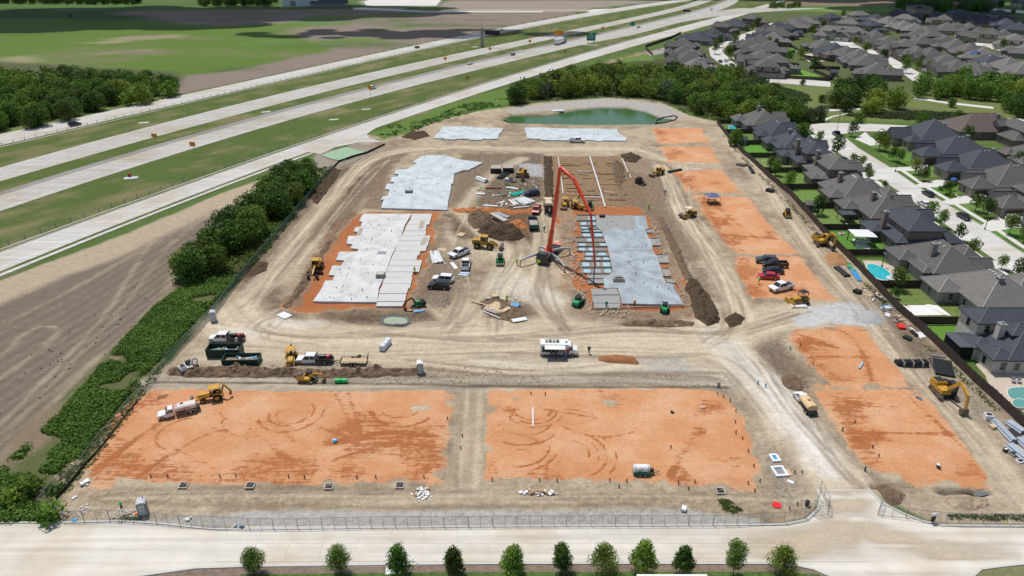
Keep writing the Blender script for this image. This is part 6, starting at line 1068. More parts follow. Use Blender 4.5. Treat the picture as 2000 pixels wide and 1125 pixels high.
mb=MB();mb.box(-5.2,3.6,-.5,.5,.8,1.3);mb.box(-4.8,3.0,-1.2,1.2,1.2,1.5);mb.box(-2.6,-1.2,-1.2,-.5,1.5,2.2);mb.build('deck',DK,t);mb=MB();[mb.cyl((1.2+k*.0,y,1.9),(3.0,y,1.9),.12,n=6)for k,y in enumerate((-.6,-.2,.2,.6))];mb.box(.8,2.9,-.9,.9,1.5,1.75);mb.build('pump_pipes',GP,t);mb=MB();mb.taper(-6.2,-5.2,-.7,.7,.7,-6.4,-5.0,-1.1,1.1,1.6);mb.build('hopper',mat('hopper_pink',(.60,.22,.18),.5),t)
for x in(-3.9,-2.9,1.9,4.0):
 for s in(-1,1):wheel(t,x,s*1.0,.52,.4)
mb=MB();mb.cyl((0,0,1.4),(0,0,2.0),1.15,n=16);mb.cyl((0,0,2.0),(0,0,3.2),.8,.65,12);mb.build('turret',RB,t)
for(tx,ty,hx,hy,fl)in((1053,477,1053,494,0),(1113,486,1113,497,0),(1016,509,1016,521,0),(1102,521,1103,533,0)):
 f=G(hx,hy);fz=f;p1=lc((*f,1.6));s0=Vector((p1.x*.12,p1.y*.12,1.6));mid=s0.lerp(p1,.5);mid.z=2.25;pts=[s0.lerp(mid,u)*(1-u)+mid.lerp(p1,u)*u for u in np.linspace(0,1,7)]
 mb=MB();[mb.beam(a,b,.32,.55-.04*k)for k,(a,b)in enumerate(zip(pts,pts[1:]))];o=mb.build('outrigger',GP,t);q=lc((*f,0));mb=MB();mb.cyl((q.x,q.y,.15),(q.x,q.y,1.6),.1,n=8);mb.cyl((q.x,q.y,.1),(q.x,q.y,.18),.32,n=8);mb.build('jack_leg',DK,o)
 mb=MB();mb.box(-.8,.8,-.8,.8,0,.1);tag(mb.build('outrigger_mat',LUM,None,(*f,hz(*f)),.4),'pale timber mat under the %s outrigger foot'%{1053:'upper left',1113:'upper right',1016:'far left',1103:'lower right'}[hx],'mat')
BJ=[(9.1,160.5,2.9),(10.0,159.1,11.9),(10.9,157.6,23.4),(13.6,153.1,22.3),(17.1,147.1,16.3),(18.4,145.0,4.6)]
bw=[(.85,1.0),(.78,.92),(.65,.78),(.58,.7),(.34,.4)]
prev=t
for k,(a,b)in enumerate(zip(BJ,BJ[1:])):
 A,B=lc(a),lc(b);mb=MB();mid=A.lerp(B,.5);mb.beam(A,mid,bw[k][0],bw[k][1]);mb.beam(mid,B,bw[k][0]*.8,bw[k][1]*.8);mb.cyl(A+Vector((0,-.4,0)),A+Vector((0,.4,0)),.42-.05*k,n=10);o=mb.build('boom_section',RB,t)
 d=(B-A).normalized();side=d.cross(Vector((0,0,1))).normalized()*(.42-.04*k)*-1;mb=MB();mb.cyl(A+side,B+side,.085,n=6);mb.build('delivery_pipe',GP,o)
 if k<3:n_=d.cross(Vector((0,1,0))).normalized()*.5;mb=MB();mb.cyl(A+d*1+n_,A+d*3.6+n_*.6,.16,.12,8);mb.build('ram',RB,o)
mb=MB();a=lc(BJ[-1]);b=lc((18.3,145.2,.6));mb.tube([a,a.lerp(b,.5)+Vector((.1,0,0)),b],.11,7);mb.build('end_hose',RUB,t)
# ---- earth moving machines
def tracks(t,L_,w,gauge,r,m=STEEL,name='track'):
 for s in(-1,1):
  pr=[(-L_/2+r*.3,0),(L_/2-r*.3,0),(L_/2,r*.55),(L_/2-.05,r*1.4),(L_/2-r*.6,2*r),(-L_/2+r*.6,2*r),(-L_/2+.05,r*1.4),(-L_/2,r*.55)]
  mb=MB();mb.prof(pr,s*gauge-w/2,s*gauge+w/2);n=int(L_/.35)
  for k in range(n):x=-L_/2+r*.6+(L_-1.2*r)*k/max(1,n-1);mb.box(x-.05,x+.05,s*gauge-w/2,s*gauge+w/2,2*r,2*r+.04)
  o=mb.build(name,m,t);mb=MB()
  for x in(-L_/2+r,0,L_/2-r):mb.cyl((x,s*gauge-w/2-.03,r),(x,s*gauge+w/2+.03,r),r*.6,n=8)
  mb.build('roller',DK,o)
def cab(t,x0,x1,y0,y1,z0,z1,roofm,open_=False,rh=.1):
 if not open_:mb=MB();mb.box(x0+.05,x1-.05,y0+.05,y1-.05,z0+.1,z1-.02);mb.build('cab_glass',GLASS,t)
 mb=MB()
 for x in(x0,x1-.09):
  for y in(y0,y1-.09):mb.box(x,x+.09,y,y+.09,z0,z1)
 mb.box(x0,x1,y0,y1,z0-.02,z0+.12+(0 if open_ else .25));mb.build('cab_frame',DK if open_ else roofm,t);mb=MB();mb.taper(x0-.12,x1+.15,y0-.1,y1+.1,z1,x0-.02,x1+.02,y0,y1,z1+rh);mb.build('cab_roof',roofm,t)
def bucket(t,x,z,w,s=1.,flip=1,m=STEEL,y=0.):
 mb=MB();pr=[(x,z),(x+.1*s*flip,z+.75*s),(x-.35*s*flip,z+.85*s),(x-.5*s*flip,z+.35*s),(x-.3*s*flip,z-.02)]
 mb.prof(pr,y-w/2,y+w/2);mb.build('bucket',m,t)
def excavator(label,px,py,hd,s,body,pts,rotu=0.,mini=False,cabm=None,roofm=None,blade=False):
 t=place('excavator',label,'excavator',px,py,heading(*hd),None,0,None);L_,g,r,w=(4.4*s,1.25*s,.42*s,.6*s);tracks(t,L_,w,g,r)
 T_=Matrix.Rotation(rotu,4,'Z');b0=2*r+.15
 def tb(mb):mb.v=[tuple(T_@Vector(v))for v in mb.v];return mb
 mb=MB();mb.box(-1.2*s,1.2*s,-g+.2*s,g-.2*s,.35*s,2*r+.1);mb.build('undercarriage',DK,t)
 mb=MB();mb.prof([(-2.4*s,b0),(-2.5*s,b0+.6*s),(-2.3*s,b0+1.25*s),(-.6*s,b0+1.3*s),(-.5*s,b0+.7*s),(1.1*s,b0+.7*s),(1.3*s,b0)],-1.3*s,.35*s);mb.prof([(-2.4*s,b0),(-2.5*s,b0+.9*s),(-.5*s,b0+1.1*s),(-.4*s,b0)],.34*s,1.3*s);tb(mb).build('body',body,t)
 mb=MB();mb.box(-2.2*s,-.8*s,-1.1*s,.2*s,b0+1.3*s,b0+1.4*s);mb.box(-1.9*s,-.9*s,.45*s,1.1*s,b0+1.1*s,b0+1.18*s);tb(mb).build('engine_cover',DK,t)
 mb=MB();mb.box(-.3*s,1.25*s,.4*s,1.3*s,b0+.1,b0+1.75*s);tb(mb).build('cab_glass',GLASS,t);mb=MB();mb.box(-.35*s,1.3*s,.36*s,1.34*s,b0,b0+.45*s);mb.box(-.38*s,1.3*s,.36*s,1.34*s,b0+1.75*s,b0+1.86*s);[mb.box(x,x+.1*s,y,y+.1*s,b0,b0+1.8*s)for x in(-.35*s,1.2*s)for y in(.36*s,1.24*s)];tb(mb).build('cab_frame',cabm or body,t)
 nm=('boom','boom','stick','stick','stick')
 for k,(a,b)in enumerate(zip(pts,pts[1:])):mb=MB();mb.beam((a[0]*s,-.1*s,a[1]*s),(b[0]*s,-.1*s,b[1]*s),.38*s*(1-.12*k),.55*s*(1-.13*k));tb(mb).build(nm[k],body,t)
 a,b=pts[0],pts[1];mb=MB();mb.cyl(((a[0]+.5)*s,-.1*s,(a[1]-.3)*s),((a[0]*.3+b[0]*.7)*s,-.1*s,(a[1]*.3+b[1]*.7-.3)*s),.09*s,n=6);tb(mb).build('ram',GALV,t)
 e=pts[-1];mb=MB();x,z=e[0]*s,e[1]*s;mb.prof([(x+.15*s,z),(x+.35*s,z-.9*s),(x-.2*s,z-1.15*s),(x-.75*s,z-.75*s),(x-.6*s,z-.15*s)],-.65*s,.45*s);tb(mb).build('bucket',STEEL,t)
 if blade:mb=MB();mb.box(L_/2+.25,L_/2+.35,-g-w/2,g+w/2,.05,.4*s+.1);mb.box(L_/2-.4,L_/2+.3,-.3*s,.3*s,.2,.35);mb.build('blade',DK,t)
 return t
excavator('large yellow excavator at work beside the black pipe stacks',1842,772,((1870,808),(1828,755)),1.0,YEL,[(.9,1.9),(3.2,4.6),(5.6,3.6),(5.9,1.3)],.12,cabm=DK)
excavator('yellow excavator beside the timber fence digging at an orange heap',1604,478,((1612,490),(1596,464)),1.0,YEL,[(.9,1.9),(2.6,4.2),(4.2,3.9),(4.2,1.4)],.5);excavator('yellow excavator facing the camera beyond the toilet cabin',1021,345,((1030,345),(1012,345)),1.0,YEL,[(.9,1.9),(3.0,3.4),(4.8,2.9),(5.4,1.3)],-R(90))
excavator('small green excavator reaching left below the pale slab',818,600,((806,603),(832,597)),0.6,DK,[(.9,1.9),(2.4,4.2),(4.4,3.4),(5.2,1.2)],0,True,GRN,None,True);excavator('small white excavator parked beside the left site fence',369,724,((384,722),(356,727)),.60,WHITE,[(.9,1.9),(2.0,3.9),(2.9,2.8),(2.6,1.5)],.3,True,DK,None,True)
excavator('small yellow excavator with dark canopy digging beside the soil berm',600,746,((622,748),(582,746)),.62,YEL,[(.9,1.9),(2.6,3.0),(4.8,2.9),(5.2,1.4)],0,True,DK,None,True)
def backhoe(label,px,py,hd,front=True,col=YEL):
 t=place('backhoe_loader',label,'backhoe',px,py,heading(*hd),None,0,.88);mb=MB();mb.prof([(-1.6,.8),(-1.6,1.3),(.2,1.4),(.3,1.75),(2.2,1.6),(2.4,1.4),(2.4,.75)],-.5,.5);mb.build('body',col,t)
 cab(t,-1.5,.25,-.85,.85,1.2,2.75,col,True);mb=MB();mb.box(-.7,-.2,-.25,.25,1.3,1.9);mb.box(-.85,-.7,-.25,.25,1.3,2.1);mb.build('seat',BLACK,t)
 for s in(-1,1):wheel(t,1.75,s*.85,.45,.35,YEL);wheel(t,-.9,s*.95,.75,.5,YEL);mb=MB();mb.prof([(-1.6,1.4),(-1.2,1.62),(-.6,1.62),(-.2,1.4),(-.6,1.7),(-1.2,1.7)],s*.95-.25,s*.95+.25);mb.build('fender',col,t)
 for s in(-1,1):mb=MB();mb.beam((.3,s*.75,1.5),(2.2,s*.75,1.1),.12,.25);mb.beam((2.2,s*.75,1.1),(3.1,s*.75,.4),.12,.2);mb.build('loader_arm',col,t)
 bucket(t,3.9,.08,2.3,.9,1);mb=MB();mb.beam((-1.7,0,1.0),(-2.3,0,3.0),.3,.35);mb.build('boom',col,t);mb=MB();mb.beam((-2.3,0,3.0),(-3.4,0,1.4),.25,.3);mb.build('stick',col,t);bucket(t,-3.5,.6,.6,.9,-1);mb=MB();[mb.beam((-1.6,s*.5,.7),(-1.9,s*1.2,.15),.15)for s in(-1,1)];mb.build('stabiliser',DK,t);return t
backhoe('yellow backhoe loader with raised rear boom behind the water truck',416,780,((384,786),(447,776)));backhoe('yellow backhoe loader facing the camera left of the work truck',570,706,((567,722),(572,688)))
backhoe('yellow roofed backhoe behind the raised boom, left one',1103,403,((1101,412),(1106,393)));backhoe('yellow roofed backhoe at the corner of the poured slab, right one',1127,408,((1142,411),(1112,405)))
def loader(label,px,py,hd,s=1.):
 t=place('wheel_loader',label,'loader',px,py,heading(*hd),None,0,s);mb=MB();mb.prof([(-3.2,1.0),(-3.2,2.0),(-3.0,2.25),(-.9,2.3),(-.8,1.0)],-.9,.9);mb.build('body',YEL,t);mb=MB();mb.prof([(-.8,.9),(-.8,1.5),(1.6,1.5),(1.9,1.0),(1.6,.8)],-.55,.55);mb.build('front_frame',YEL,t);cab(t,-1.1,.55,-.75,.75,1.6,3.2,YEL)
 for x in(-1.9,1.4):
  for s_ in(-1,1):wheel(t,x,s_*1.1,.78,.6,mat('mud_yellow',(.30,.21,.10),.8,0,.3,3))
 mb=MB();[mb.box(-2.7,-1.1,s_*1.1-.3,s_*1.1+.3,1.6,1.68)for s_ in(-1,1)];mb.build('fender',DK,t)
 for s_ in(-1,1):mb=MB();mb.beam((1.0,s_*.5,1.7),(2.6,s_*.5,1.3),.2,.45);mb.beam((2.6,s_*.5,1.3),(3.3,s_*.5,.6),.2,.35);mb.build('loader_arm',YEL,t)
 bucket(t,4.4,.1,2.7,1.35,1);mb=MB();mb.cyl((-2.2,.4,2.2),(-2.2,.4,2.9),.08,n=6);mb.build('exhaust',DK,t);return t
loader('yellow wheel loader with a muddy bucket at the foot of the dark soil heap',948,484,((970,486),(925,482)));loader('yellow wheel loader at the bend of the haul road',1285,342,((1274,345),(1296,338)),.8)
def skid(label,px,py,hd,col,s=1.,arms=True):
 t=place('skid_steer',label,'skid steer',px,py,heading(*hd),None,0,s);tracks(t,2.4,.42,.8,.36,RUB);mb=MB();mb.prof([(-1.5,.5),(-1.6,1.3),(-1.2,1.6),(-.7,1.6),(-.7,1.0),(1.0,.9),(1.1,.5)],-.58,.58);mb.build('body',col,t);cab(t,-.75,.65,-.5,.5,.9,2.1,DK,False)
 for s_ in(-1,1):mb=MB();mb.beam((-1.4,s_*.78,1.5),(.7,s_*.78,1.35),.16,.22);mb.beam((.7,s_*.78,1.35),(1.7,s_*.78,.4),.16,.2);mb.build('lift_arm',col,t)
 bucket(t,2.3,.05,1.9,.75,1);return t
skid('small green skid steer facing the camera on the pale haul road',977,513,((977,520),(977,506)),GRN);skid('green skid steer with raised arms left of the poured slab',1129,596,((1140,584),(1122,604)),GRN);skid('green skid steer working at the near edge of the poured slab',1298,608,((1300,598),(1297,616)),GRN,.9);skid('green skid steer behind the boom tip beyond the poured slab',1152,407,((1152,413),(1152,400)),GRN,1.0)
skid('small yellow skid steer on the haul road by the timber fence',1537,422,((1541,428),(1533,414)),YEL);skid('dark compact loader on the trenched clay pad edge',1249,359,((1256,362),(1242,356)),DK)
t=place('motor_grader','yellow motor grader on the orange strip left of the pale slab','grader',618,532,heading((612,546),(626,514)));mb=MB();mb.prof([(-4.0,.9),(-4.0,1.9),(-1.2,1.9),(-1.0,.9)],-.75,.75);mb.build('body',YEL,t);mb=MB();mb.beam((-1.0,0,1.7),(1.5,0,2.0),.3,.4);mb.beam((1.5,0,2.0),(4.0,0,1.3),.3,.4);mb.build('frame',YEL,t);cab(t,-1.4,.2,-.8,.8,1.7,3.1,YEL);mb=MB();mb.beam((.9,-1.9,.35),(1.5,1.9,.35),.12,.6);mb.build('blade',DK,t);mb=MB();mb.cyl((1.2,0,.7),(1.2,0,1.0),.7,n=12);mb.build('turntable',DK,t)
for x in(-3.2,-1.9,3.9):
 for s in(-1,1):wheel(t,x,s*1.0,.62,.42)
def roller(label,px,py,hd,canopy=WHITE):
 t=place('soil_compactor',label,'roller',px,py,heading(*hd));mb=MB();mb.prof([(-2.6,.8),(-2.7,1.6),(-.9,1.8),(-.8,.8)],-.8,.8);mb.build('body',YEL,t);mb=MB();mb.box(-.8,.9,-.5,.5,.7,1.2);[mb.box(.5,2.8,s*1.1-.08,s*1.1+.08,.6,.95)for s in(-1,1)];mb.build('frame',YEL,t);mb=MB();mb.cyl((1.8,-1.0,.75),(1.8,1.0,.75),.75,n=16);mb.build('drum',STEEL,t);cab(t,-1.0,.4,-.7,.7,1.3,2.7,canopy,True)
 for s in(-1,1):wheel(t,-1.7,s*.85,.7,.5)
roller('dirty soil compactor on the haul road between the slab and the orange pads',1343,424,((1328,428),(1360,420)),mat('pale_canopy',(.7,.66,.56),.6))
t=place('bulldozer','yellow bulldozer with dark canopy beside the parked white pickup','bulldozer',1560,592,heading((1540,594),(1578,589)));tracks(t,3.4,.5,.95,.42);mb=MB();mb.prof([(-1.7,.6),(-1.7,1.5),(-.2,1.4),(0,1.55),(1.6,1.45),(1.7,.6)],-.62,.62);mb.build('body',YEL,t);cab(t,-1.5,.0,-.7,.7,1.3,2.7,DK,True);mb=MB();mb.beam((2.3,-1.7,.6),(2.3,1.7,.6),.12,1.0);mb.build('blade',YEL,t);mb=MB();[mb.beam((0,s*1.25,.5),(2.3,s*1.25,.4),.14,.2)for s in(-1,1)];mb.build('push_arm',YEL,t);mb=MB();mb.box(-2.1,-1.7,-.6,.6,.5,1.4);mb.build('winch',YEL,t)
t=place('tank_trailer','white water tank on a green twin axle trailer on the orange pad','trailer',1253,925,heading((1283,926),(1236,926)),None,0,.78);mb=MB();mb.cyl((-1.5,0,1.25),(1.25,0,1.25),.78,n=18);mb.cyl((-1.62,0,1.25),(-1.5,0,1.25),.6,.78,18);mb.cyl((1.25,0,1.25),(1.37,0,1.25),.78,.6,18);mb.build('tank',WHITE,t,smooth=False)
mb=MB();mb.cyl((-1.3,0,1.25),(-1.22,0,1.25),.8,n=18);mb.cyl((1.0,0,1.25),(1.08,0,1.25),.8,n=18);mb.build('tank_strap',mat('trailer_green',(.01,.20,.12),.5),t);mb=MB();mb.box(-1.7,1.6,-.75,.75,.42,.56);mb.beam((1.6,.6,.5),(3.3,0,.5),.1);mb.beam((1.6,-.6,.5),(3.3,0,.5),.1);[mb.box(-1.0,1.1,s*.92-.13,s*.92+.13,.72,.78)for s in(-1,1)];mb.build('frame',MC['trailer_green'],t)
mb=MB();mb.box(1.5,2.2,-.35,.35,.55,1.1);mb.build('pump',DK,t);mb=MB();mb.cyl((-.1,-.72,.7),(-.1,-.72,1.9),.05,n=6);mb.build('level_tube',DK,t)
for k,(a,b)in enumerate(((-.85,1.25),(-.85,.95),(-.55,1.25),(.3,.85))):mb=MB();mb.box(a,a+.42,-.80,-.76,b,b+.16);mb.build('green_mark',MC['trailer_green'],t)
for x in(-.45,.45):
 for s in(-1,1):wheel(t,x,s*.92,.32,.22)
# box truck whose roof shows at the bottom edge
x0,y0=G(1312,1121.5,3.4);t=thing('box_truck','white box truck roof just showing at the bottom edge','truck',(x0,y0-1.25,0),0);mb=MB();mb.box(-4.1,4.1,-1.25,1.25,.9,3.4);mb.build('box',WHITE,t);mb=MB();mb.prof([(4.2,.6),(4.2,2.5),(5.3,2.4),(5.9,1.5),(6.6,1.3),(6.6,.6)],-1.05,1.05);mb.build('cab',WHITE,t)
for x in(-2.6,5.6):
 for s in(-1,1):wheel(t,x,s*1.0,.45,.35)
# ---- people
def person(label,px,py,hd=0.,top=KHAKI,leg=JEAN,hat=HAT,vest=None,dz=0.,pose=0,group=None):
 x,y,z=P(px,py,dz)if abs(G(px,py)[0])<110 else(*G(px,py),dz);t=thing('person',label,'person',(x,y,z),hd,group)
 a=.5 if pose==1 else .12
 V=[(0,0,.93),(.0,0,1.2),(.0,0,1.42),(0,0,1.52),(.02,0,1.66),(.02,0,1.74),(0,.2,1.40),(.04+a*.2,.27,1.12),(.2+a*.4,.24,.95+a*.25),(0,-.2,1.40),(.04,-.27,1.12),(.15+a*.3,-.25,.90+a*.2),(0,.1,.88),(.05,.13,.48),(.02,.14,.08),(.16,.15,.04),(0,-.1,.88),(-.04,-.13,.48),(-.08,-.14,.08),(.06,-.15,.04)]
 E_=[(0,1),(1,2),(2,3),(3,4),(4,5),(2,6),(6,7),(7,8),(2,9),(9,10),(10,11),(0,12),(12,13),(13,14),(14,15),(0,16),(16,17),(17,18),(18,19)]
 rr=[.16,.15,.17,.06,.095,.085,.075,.055,.045,.075,.055,.045,.1,.07,.05,.045,.1,.07,.05,.045]
 me=bpy.data.meshes.new('body');me.from_pydata(V,E_,[]);me.materials.append(leg);o=link('body',me,t);md=o.modifiers.new('skin','SKIN');sv=me.skin_vertices[0].data
 for k,q in enumerate(rr):sv[k].radius=(q,q)
 sv[0].use_root=True;s2=o.modifiers.new('sub','SUBSURF');s2.levels=1;s2.render_levels=1
 mb=MB();mb.taper(-.17,.17,-.2,.2,.9,-.15,.17,-.25,.25,1.47);mb.build('vest' if vest else 'shirt',vest or top,t);mb=MB();mb.ball((.03,0,1.64),.112,10,8,1,.85,1.2);mb.ball((.145,0,1.63),.022,6,4);mb.build('head',SKIN,t,smooth=True)
 if hat:mb=MB();mb.ball((.02,0,1.72),.135,10,6,1.05,.95,.75);mb.cyl((.03,0,1.70),(.03,0,1.715),.18,n=12);mb.build('hard_hat',hat,t,smooth=True)
 return t
for a in(('worker in a yellow green vest and helmet by the far left outrigger',1010,518,-1.5,HIVIS,BLACK,HAT,HIVIS),('worker in a yellow green shirt at the right edge of the pale slab',810,534,2,HIVIS,KHAKI,HIVIS,HIVIS),('person in tan clothes walking right of the food truck',1150,691,1.2,KHAKI,KHAKI,HAT,KHAKI),('worker beside the gravel dump truck in dark clothes',1063,453,2.4,BLUEC,JEAN,HAT,None),('worker in a vest standing behind the red parked car',1481,555,0,HIVIS,JEAN,HAT,HIVIS),('worker in a vest on the clay beyond the poured slab',1267,409,1,HIVIS,KHAKI,HIVIS,HIVIS),('worker with a yellow helmet finishing the near slab corner',1184,602,1.5,BLUEC,KHAKI,HIVIS,None),('worker in orange at the near edge of the poured slab',1239,600,2.5,ORANGEV,KHAKI,HAT,ORANGEV),('worker in dark clothes among the blue film bays',1152,458,1,KHAKI,KHAKI,HAT,None),('worker in light clothes behind the work truck by the dumpsters',464,675,1,LGREY,JEAN,HAT,LGREY),('worker in orange beside the boom over the clay trenches',1130,391,1,ORANGEV,KHAKI,HAT,ORANGEV),('worker with yellow helmet at the head of the pipe trench',1217,331,2,HIVIS,KHAKI,HAT,HIVIS),('worker bending by the pipe trench below the other',1227,345,2,GRN,KHAKI,HAT,HIVIS),('worker crouching by blue material beyond the clay pad',1299,381,2,BLUEC,BLUEC,HAT,BLUEC),('worker in dark clothes near the timber island heap',990,590,2,KHAKI,KHAKI,HAT,HIVIS),('customer in blue nearest the camera at the food truck',1104,703,1.5,BLUEC,JEAN,None,BLUEC),('customer in black, leftmost at the food truck window',1077,699,1.5,BLACK,JEAN,None,BLACK),('customer in dark clothes, second from the left at the food truck',1085,699,1.6,BLACK,JEAN,HAT,KHAKI),('customer in orange red at the food truck window',1101,697,1.4,ORANGEV,JEAN,None,ORANGEV),('customer in red, rightmost at the food truck window',1109,697,1.4,ORANGEV,KHAKI,HAT,RED),('customer in grey in the middle of the food truck queue',1093,699,1.5,GREY,JEAN,HAT,GREY)):
 person(a[0],a[1],a[2],float(a[3]),a[4],a[5],a[6],a[7],.45 if(a[1],a[2])in((1152,458),)else 0.)
# ---------------------------------------------------------------- heaps of soil
def soilmat(name,c,var=.35):return mat(name,c,.95,0,var,.9,bump=.5,bsc=1.6,spec=.1)
SD_,SB_,SO_,ST_=soilmat('dark_soil',(.09,.062,.040)),soilmat('brown_soil',(.165,.115,.075)),soilmat('orange_soil',(.42,.17,.065)),soilmat('tan_soil',(.36,.29,.20))
def heap(label,pts,h,m,seed,slope=.6,cell=.27,rough=.5,name='soil_heap',base=0.):
 w=GA(pts);X0,X1=min(p[0]for p in w)-.5,max(p[0]for p in w)+.5;Y0,Y1=min(p[1]for p in w)-.5,max(p[1]for p in w)+.5
 x,y=np.arange(X0,X1,cell),np.arange(Y0,Y1,cell);X,Y=np.meshgrid(x,y);d=-sdpoly(w,X,Y)+fbm(X,Y,2.5,seed)*1.2
 hh=h*(1-np.exp(-np.clip(d,0,None)*slope/h*1.3));hh=hh*(1+fbm(X,Y,3.2,seed+1)*.9)+(fbm(X,Y,1.1,seed+2,2)+.5*fbm(X,Y,.6,seed+5,1))*rough*1.7*np.clip(d,0,1)+np.clip(d,-1,0)*.8+base
 ny,nx=X.shape;keep=d>-.6;I=np.arange(ny*nx).reshape(ny,nx);k=(keep[:-1,:-1]|keep[1:,:-1]|keep[:-1,1:]|keep[1:,1:]);q=np.stack([I[:-1,:-1],I[:-1,1:],I[1:,1:],I[1:,:-1]],-1)[k]
 cx,cy=(X0+X1)/2,(Y0+Y1)/2;v=np.stack([X-cx,Y-cy,hh],-1).reshape(-1,3);used=np.unique(q);mp=np.zeros(ny*nx,int);mp[used]=np.arange(len(used));me=raw_mesh(name,v[used],mp[q],m);me.polygons.foreach_set('use_smooth',np.ones(len(me.polygons),bool))
 return tag(link(name,me,None,(cx,cy,0)),label,'soil heap')
heap('long dark clod berm along the back of the left orange pad',[(330,722),(420,716),(520,718),(560,722),(640,722),(700,720),(770,718),(820,720),(830,732),(700,738),(560,738),(400,738),(330,734)],.9,SB_,1,.8,.24,1.0)
heap('big dark brown soil heap behind the wheel loader',[(932,452),(955,440),(985,438),(1012,448),(1026,462),(1015,470),(975,471),(945,462)],2.4,SD_,2,.8,.27,.9);heap('brown soil heap with an orange face left of the big dark heap',[(914,420),(935,410),(955,418),(965,432),(950,448),(925,446),(912,435)],1.8,SB_,3,.7,.3,.9)
heap('small orange soil heap beside the grey pipe end',[(990,436),(1012,430),(1032,440),(1028,448),(1000,446)],1.2,SO_,4,.8,.3,.6);heap('orange soil ridge in front of the white pvc piles',[(885,409),(940,406),(1000,412),(1058,408),(1055,416),(1000,419),(930,414),(890,416)],.7,SO_,5,.7,.3,.6)
heap('dark heaped strip of clods along the right of the poured slab',[(1345,545),(1362,545),(1385,580),(1400,605),(1405,632),(1380,638),(1358,622),(1350,590),(1338,560)],1.0,SD_,6,.7,.27,.8);heap('low dark soil ridge continuing up the right of the poured slab',[(1285,425),(1296,424),(1330,490),(1350,545),(1338,548),(1310,490)],.5,SB_,7,.5,.35,.6)
heap('round dark hole and spoil beside the haul road fork',[(1415,622),(1432,612),(1455,620),(1450,634),(1425,638)],.6,SD_,8,.6,.3,.6);heap('orange sand heap beside the yellow excavator at the fence',[(1608,502),(1622,494),(1645,498),(1656,512),(1648,520),(1622,519)],.9,mat('orange_sand',(.36,.19,.085),.95,0,.15,2,bump=.08),9,.6,.3,.35)
heap('flat topped rusty sand heap in the middle of the yard',[(1168,697),(1205,694),(1240,699),(1246,710),(1205,711),(1172,704)],.75,mat('rusty_sand',(.30,.13,.055),.95,0,.15,2,bump=.08),10,1.2,.25,.15);heap('rough soil ridge between the poured slab and the yard',[(1205,632),(1250,626),(1320,626),(1360,628),(1350,638),(1280,640),(1220,638)],.6,SB_,11,.6,.3,.8)
heap('soil heap at the lower right beside the open trench',[(1850,970),(1880,966),(1930,972),(1936,988),(1900,1000),(1862,995)],.9,ST_,12,.6,.25,.7);heap('low soil heap left of the open trench, inside the street corner',[(1712,955),(1740,952),(1765,966),(1760,985),(1735,985),(1718,970)],.5,SB_,13,.6,.25,.6)
heap('dark clod heap in the orange pad corner behind the water truck',[(298,775),(320,766),(340,770),(325,782),(300,790)],.5,mat('clay_soil',(.28,.13,.06),.95,0,.3,1,bump=.2,bsc=2),14,.7,.25,.6);heap('dark soil bank at the back left of the pale foundation slab',[(600,385),(625,355),(645,330),(668,332),(650,360),(620,400)],.8,SD_,15,.5,.35,.7);heap('dark soil bank running down behind the motor grader',[(553,598),(570,575),(620,500),(640,470),(650,470),(630,505),(585,580),(560,604)],.7,SB_,16,.6,.3,.8)
heap('brushy dark spoil beside the small white slab',[(782,268),(800,258),(830,256),(840,266),(810,274)],.6,SD_,17,.5,.35,.7);heap('heap of dark roots and spoil at the top of the trenched pad',[(1212,302),(1235,299),(1255,308),(1240,318),(1218,315)],.8,SD_,18,.5,.35,.8);heap('brown spoil heap on the right of the clay trenches',[(1197,310),(1215,318),(1222,350),(1210,372),(1198,350)],.8,SB_,19,.5,.35,.7)
heap('brown spoil ridge on the left of the clay trenches',[(1062,306),(1078,306),(1082,350),(1080,395),(1064,395),(1062,350)],.9,SD_,20,.6,.35,.7);heap('spoil mound in the timber island of the haul road',[(935,588),(965,580),(1010,590),(1030,610),(1010,632),(960,620),(938,604)],.35,SB_,21,.4,.3,.5)
heap('dark soil patch on the site fence side of the haul road',[(470,530),(500,508),(525,512),(520,528),(490,542)],.4,SD_,22,.4,.35,.5);heap('spoil heap beside the drain crossing at the right',[(1520,735),(1545,728),(1572,745),(1570,765),(1540,760)],.35,SB_,23,.4,.3,.5);heap('grey gravel heap at the end of the pale gravel spread',[(1672,612),(1700,604),(1728,620),(1712,634),(1680,630)],.6,mat('grey_gravel',(.36,.36,.355),.95,0,.2,3,bump=.08),24,.3,.3,.2)
# trenches of the clay pad: grade beams and white drain lines
t=thing('trench_grid','clay pad cut by footing trenches and white drain pipes behind the boom','footing trenches',(*G(1150,355),0));c0=G(1150,355);CL=mat('trench_clay',(.36,.21,.10),.95,0,.25,1,bump=.1);TD=mat('trench_dark_soil',(.15,.095,.055),.95,0,.3,1)  # two soil tones, clay and a darker brown, picked at random per ridge
for k in range(11):
 r_=random.Random(k);y0=318+k*8.2+r_.uniform(-3,3);x_=1088+k*1.5+r_.uniform(0,10)
 while x_<1195+k*3:
  l_=r_.uniform(14,42);a,b=G(x_,y0+r_.uniform(-1,1)),G(min(x_+l_,1200+k*3),y0+r_.uniform(-1,1));x_+=l_+r_.uniform(4,34)
  mb=MB();mb.beam((a[0]-c0[0],a[1]-c0[1],.06),(b[0]-c0[0],b[1]-c0[1],.06),r_.uniform(.25,.6),.26);mb.build('soil_ridge',CL if r_.random()<.6 else TD,t)
def tpipe(p,q,r,m,z=.35):a,b=G(*p),G(*q);mb=MB();mb.cyl((a[0]-c0[0],a[1]-c0[1],z),(b[0]-c0[0],b[1]-c0[1],z),r,n=8);mb.build('drain_pipe',m,t)
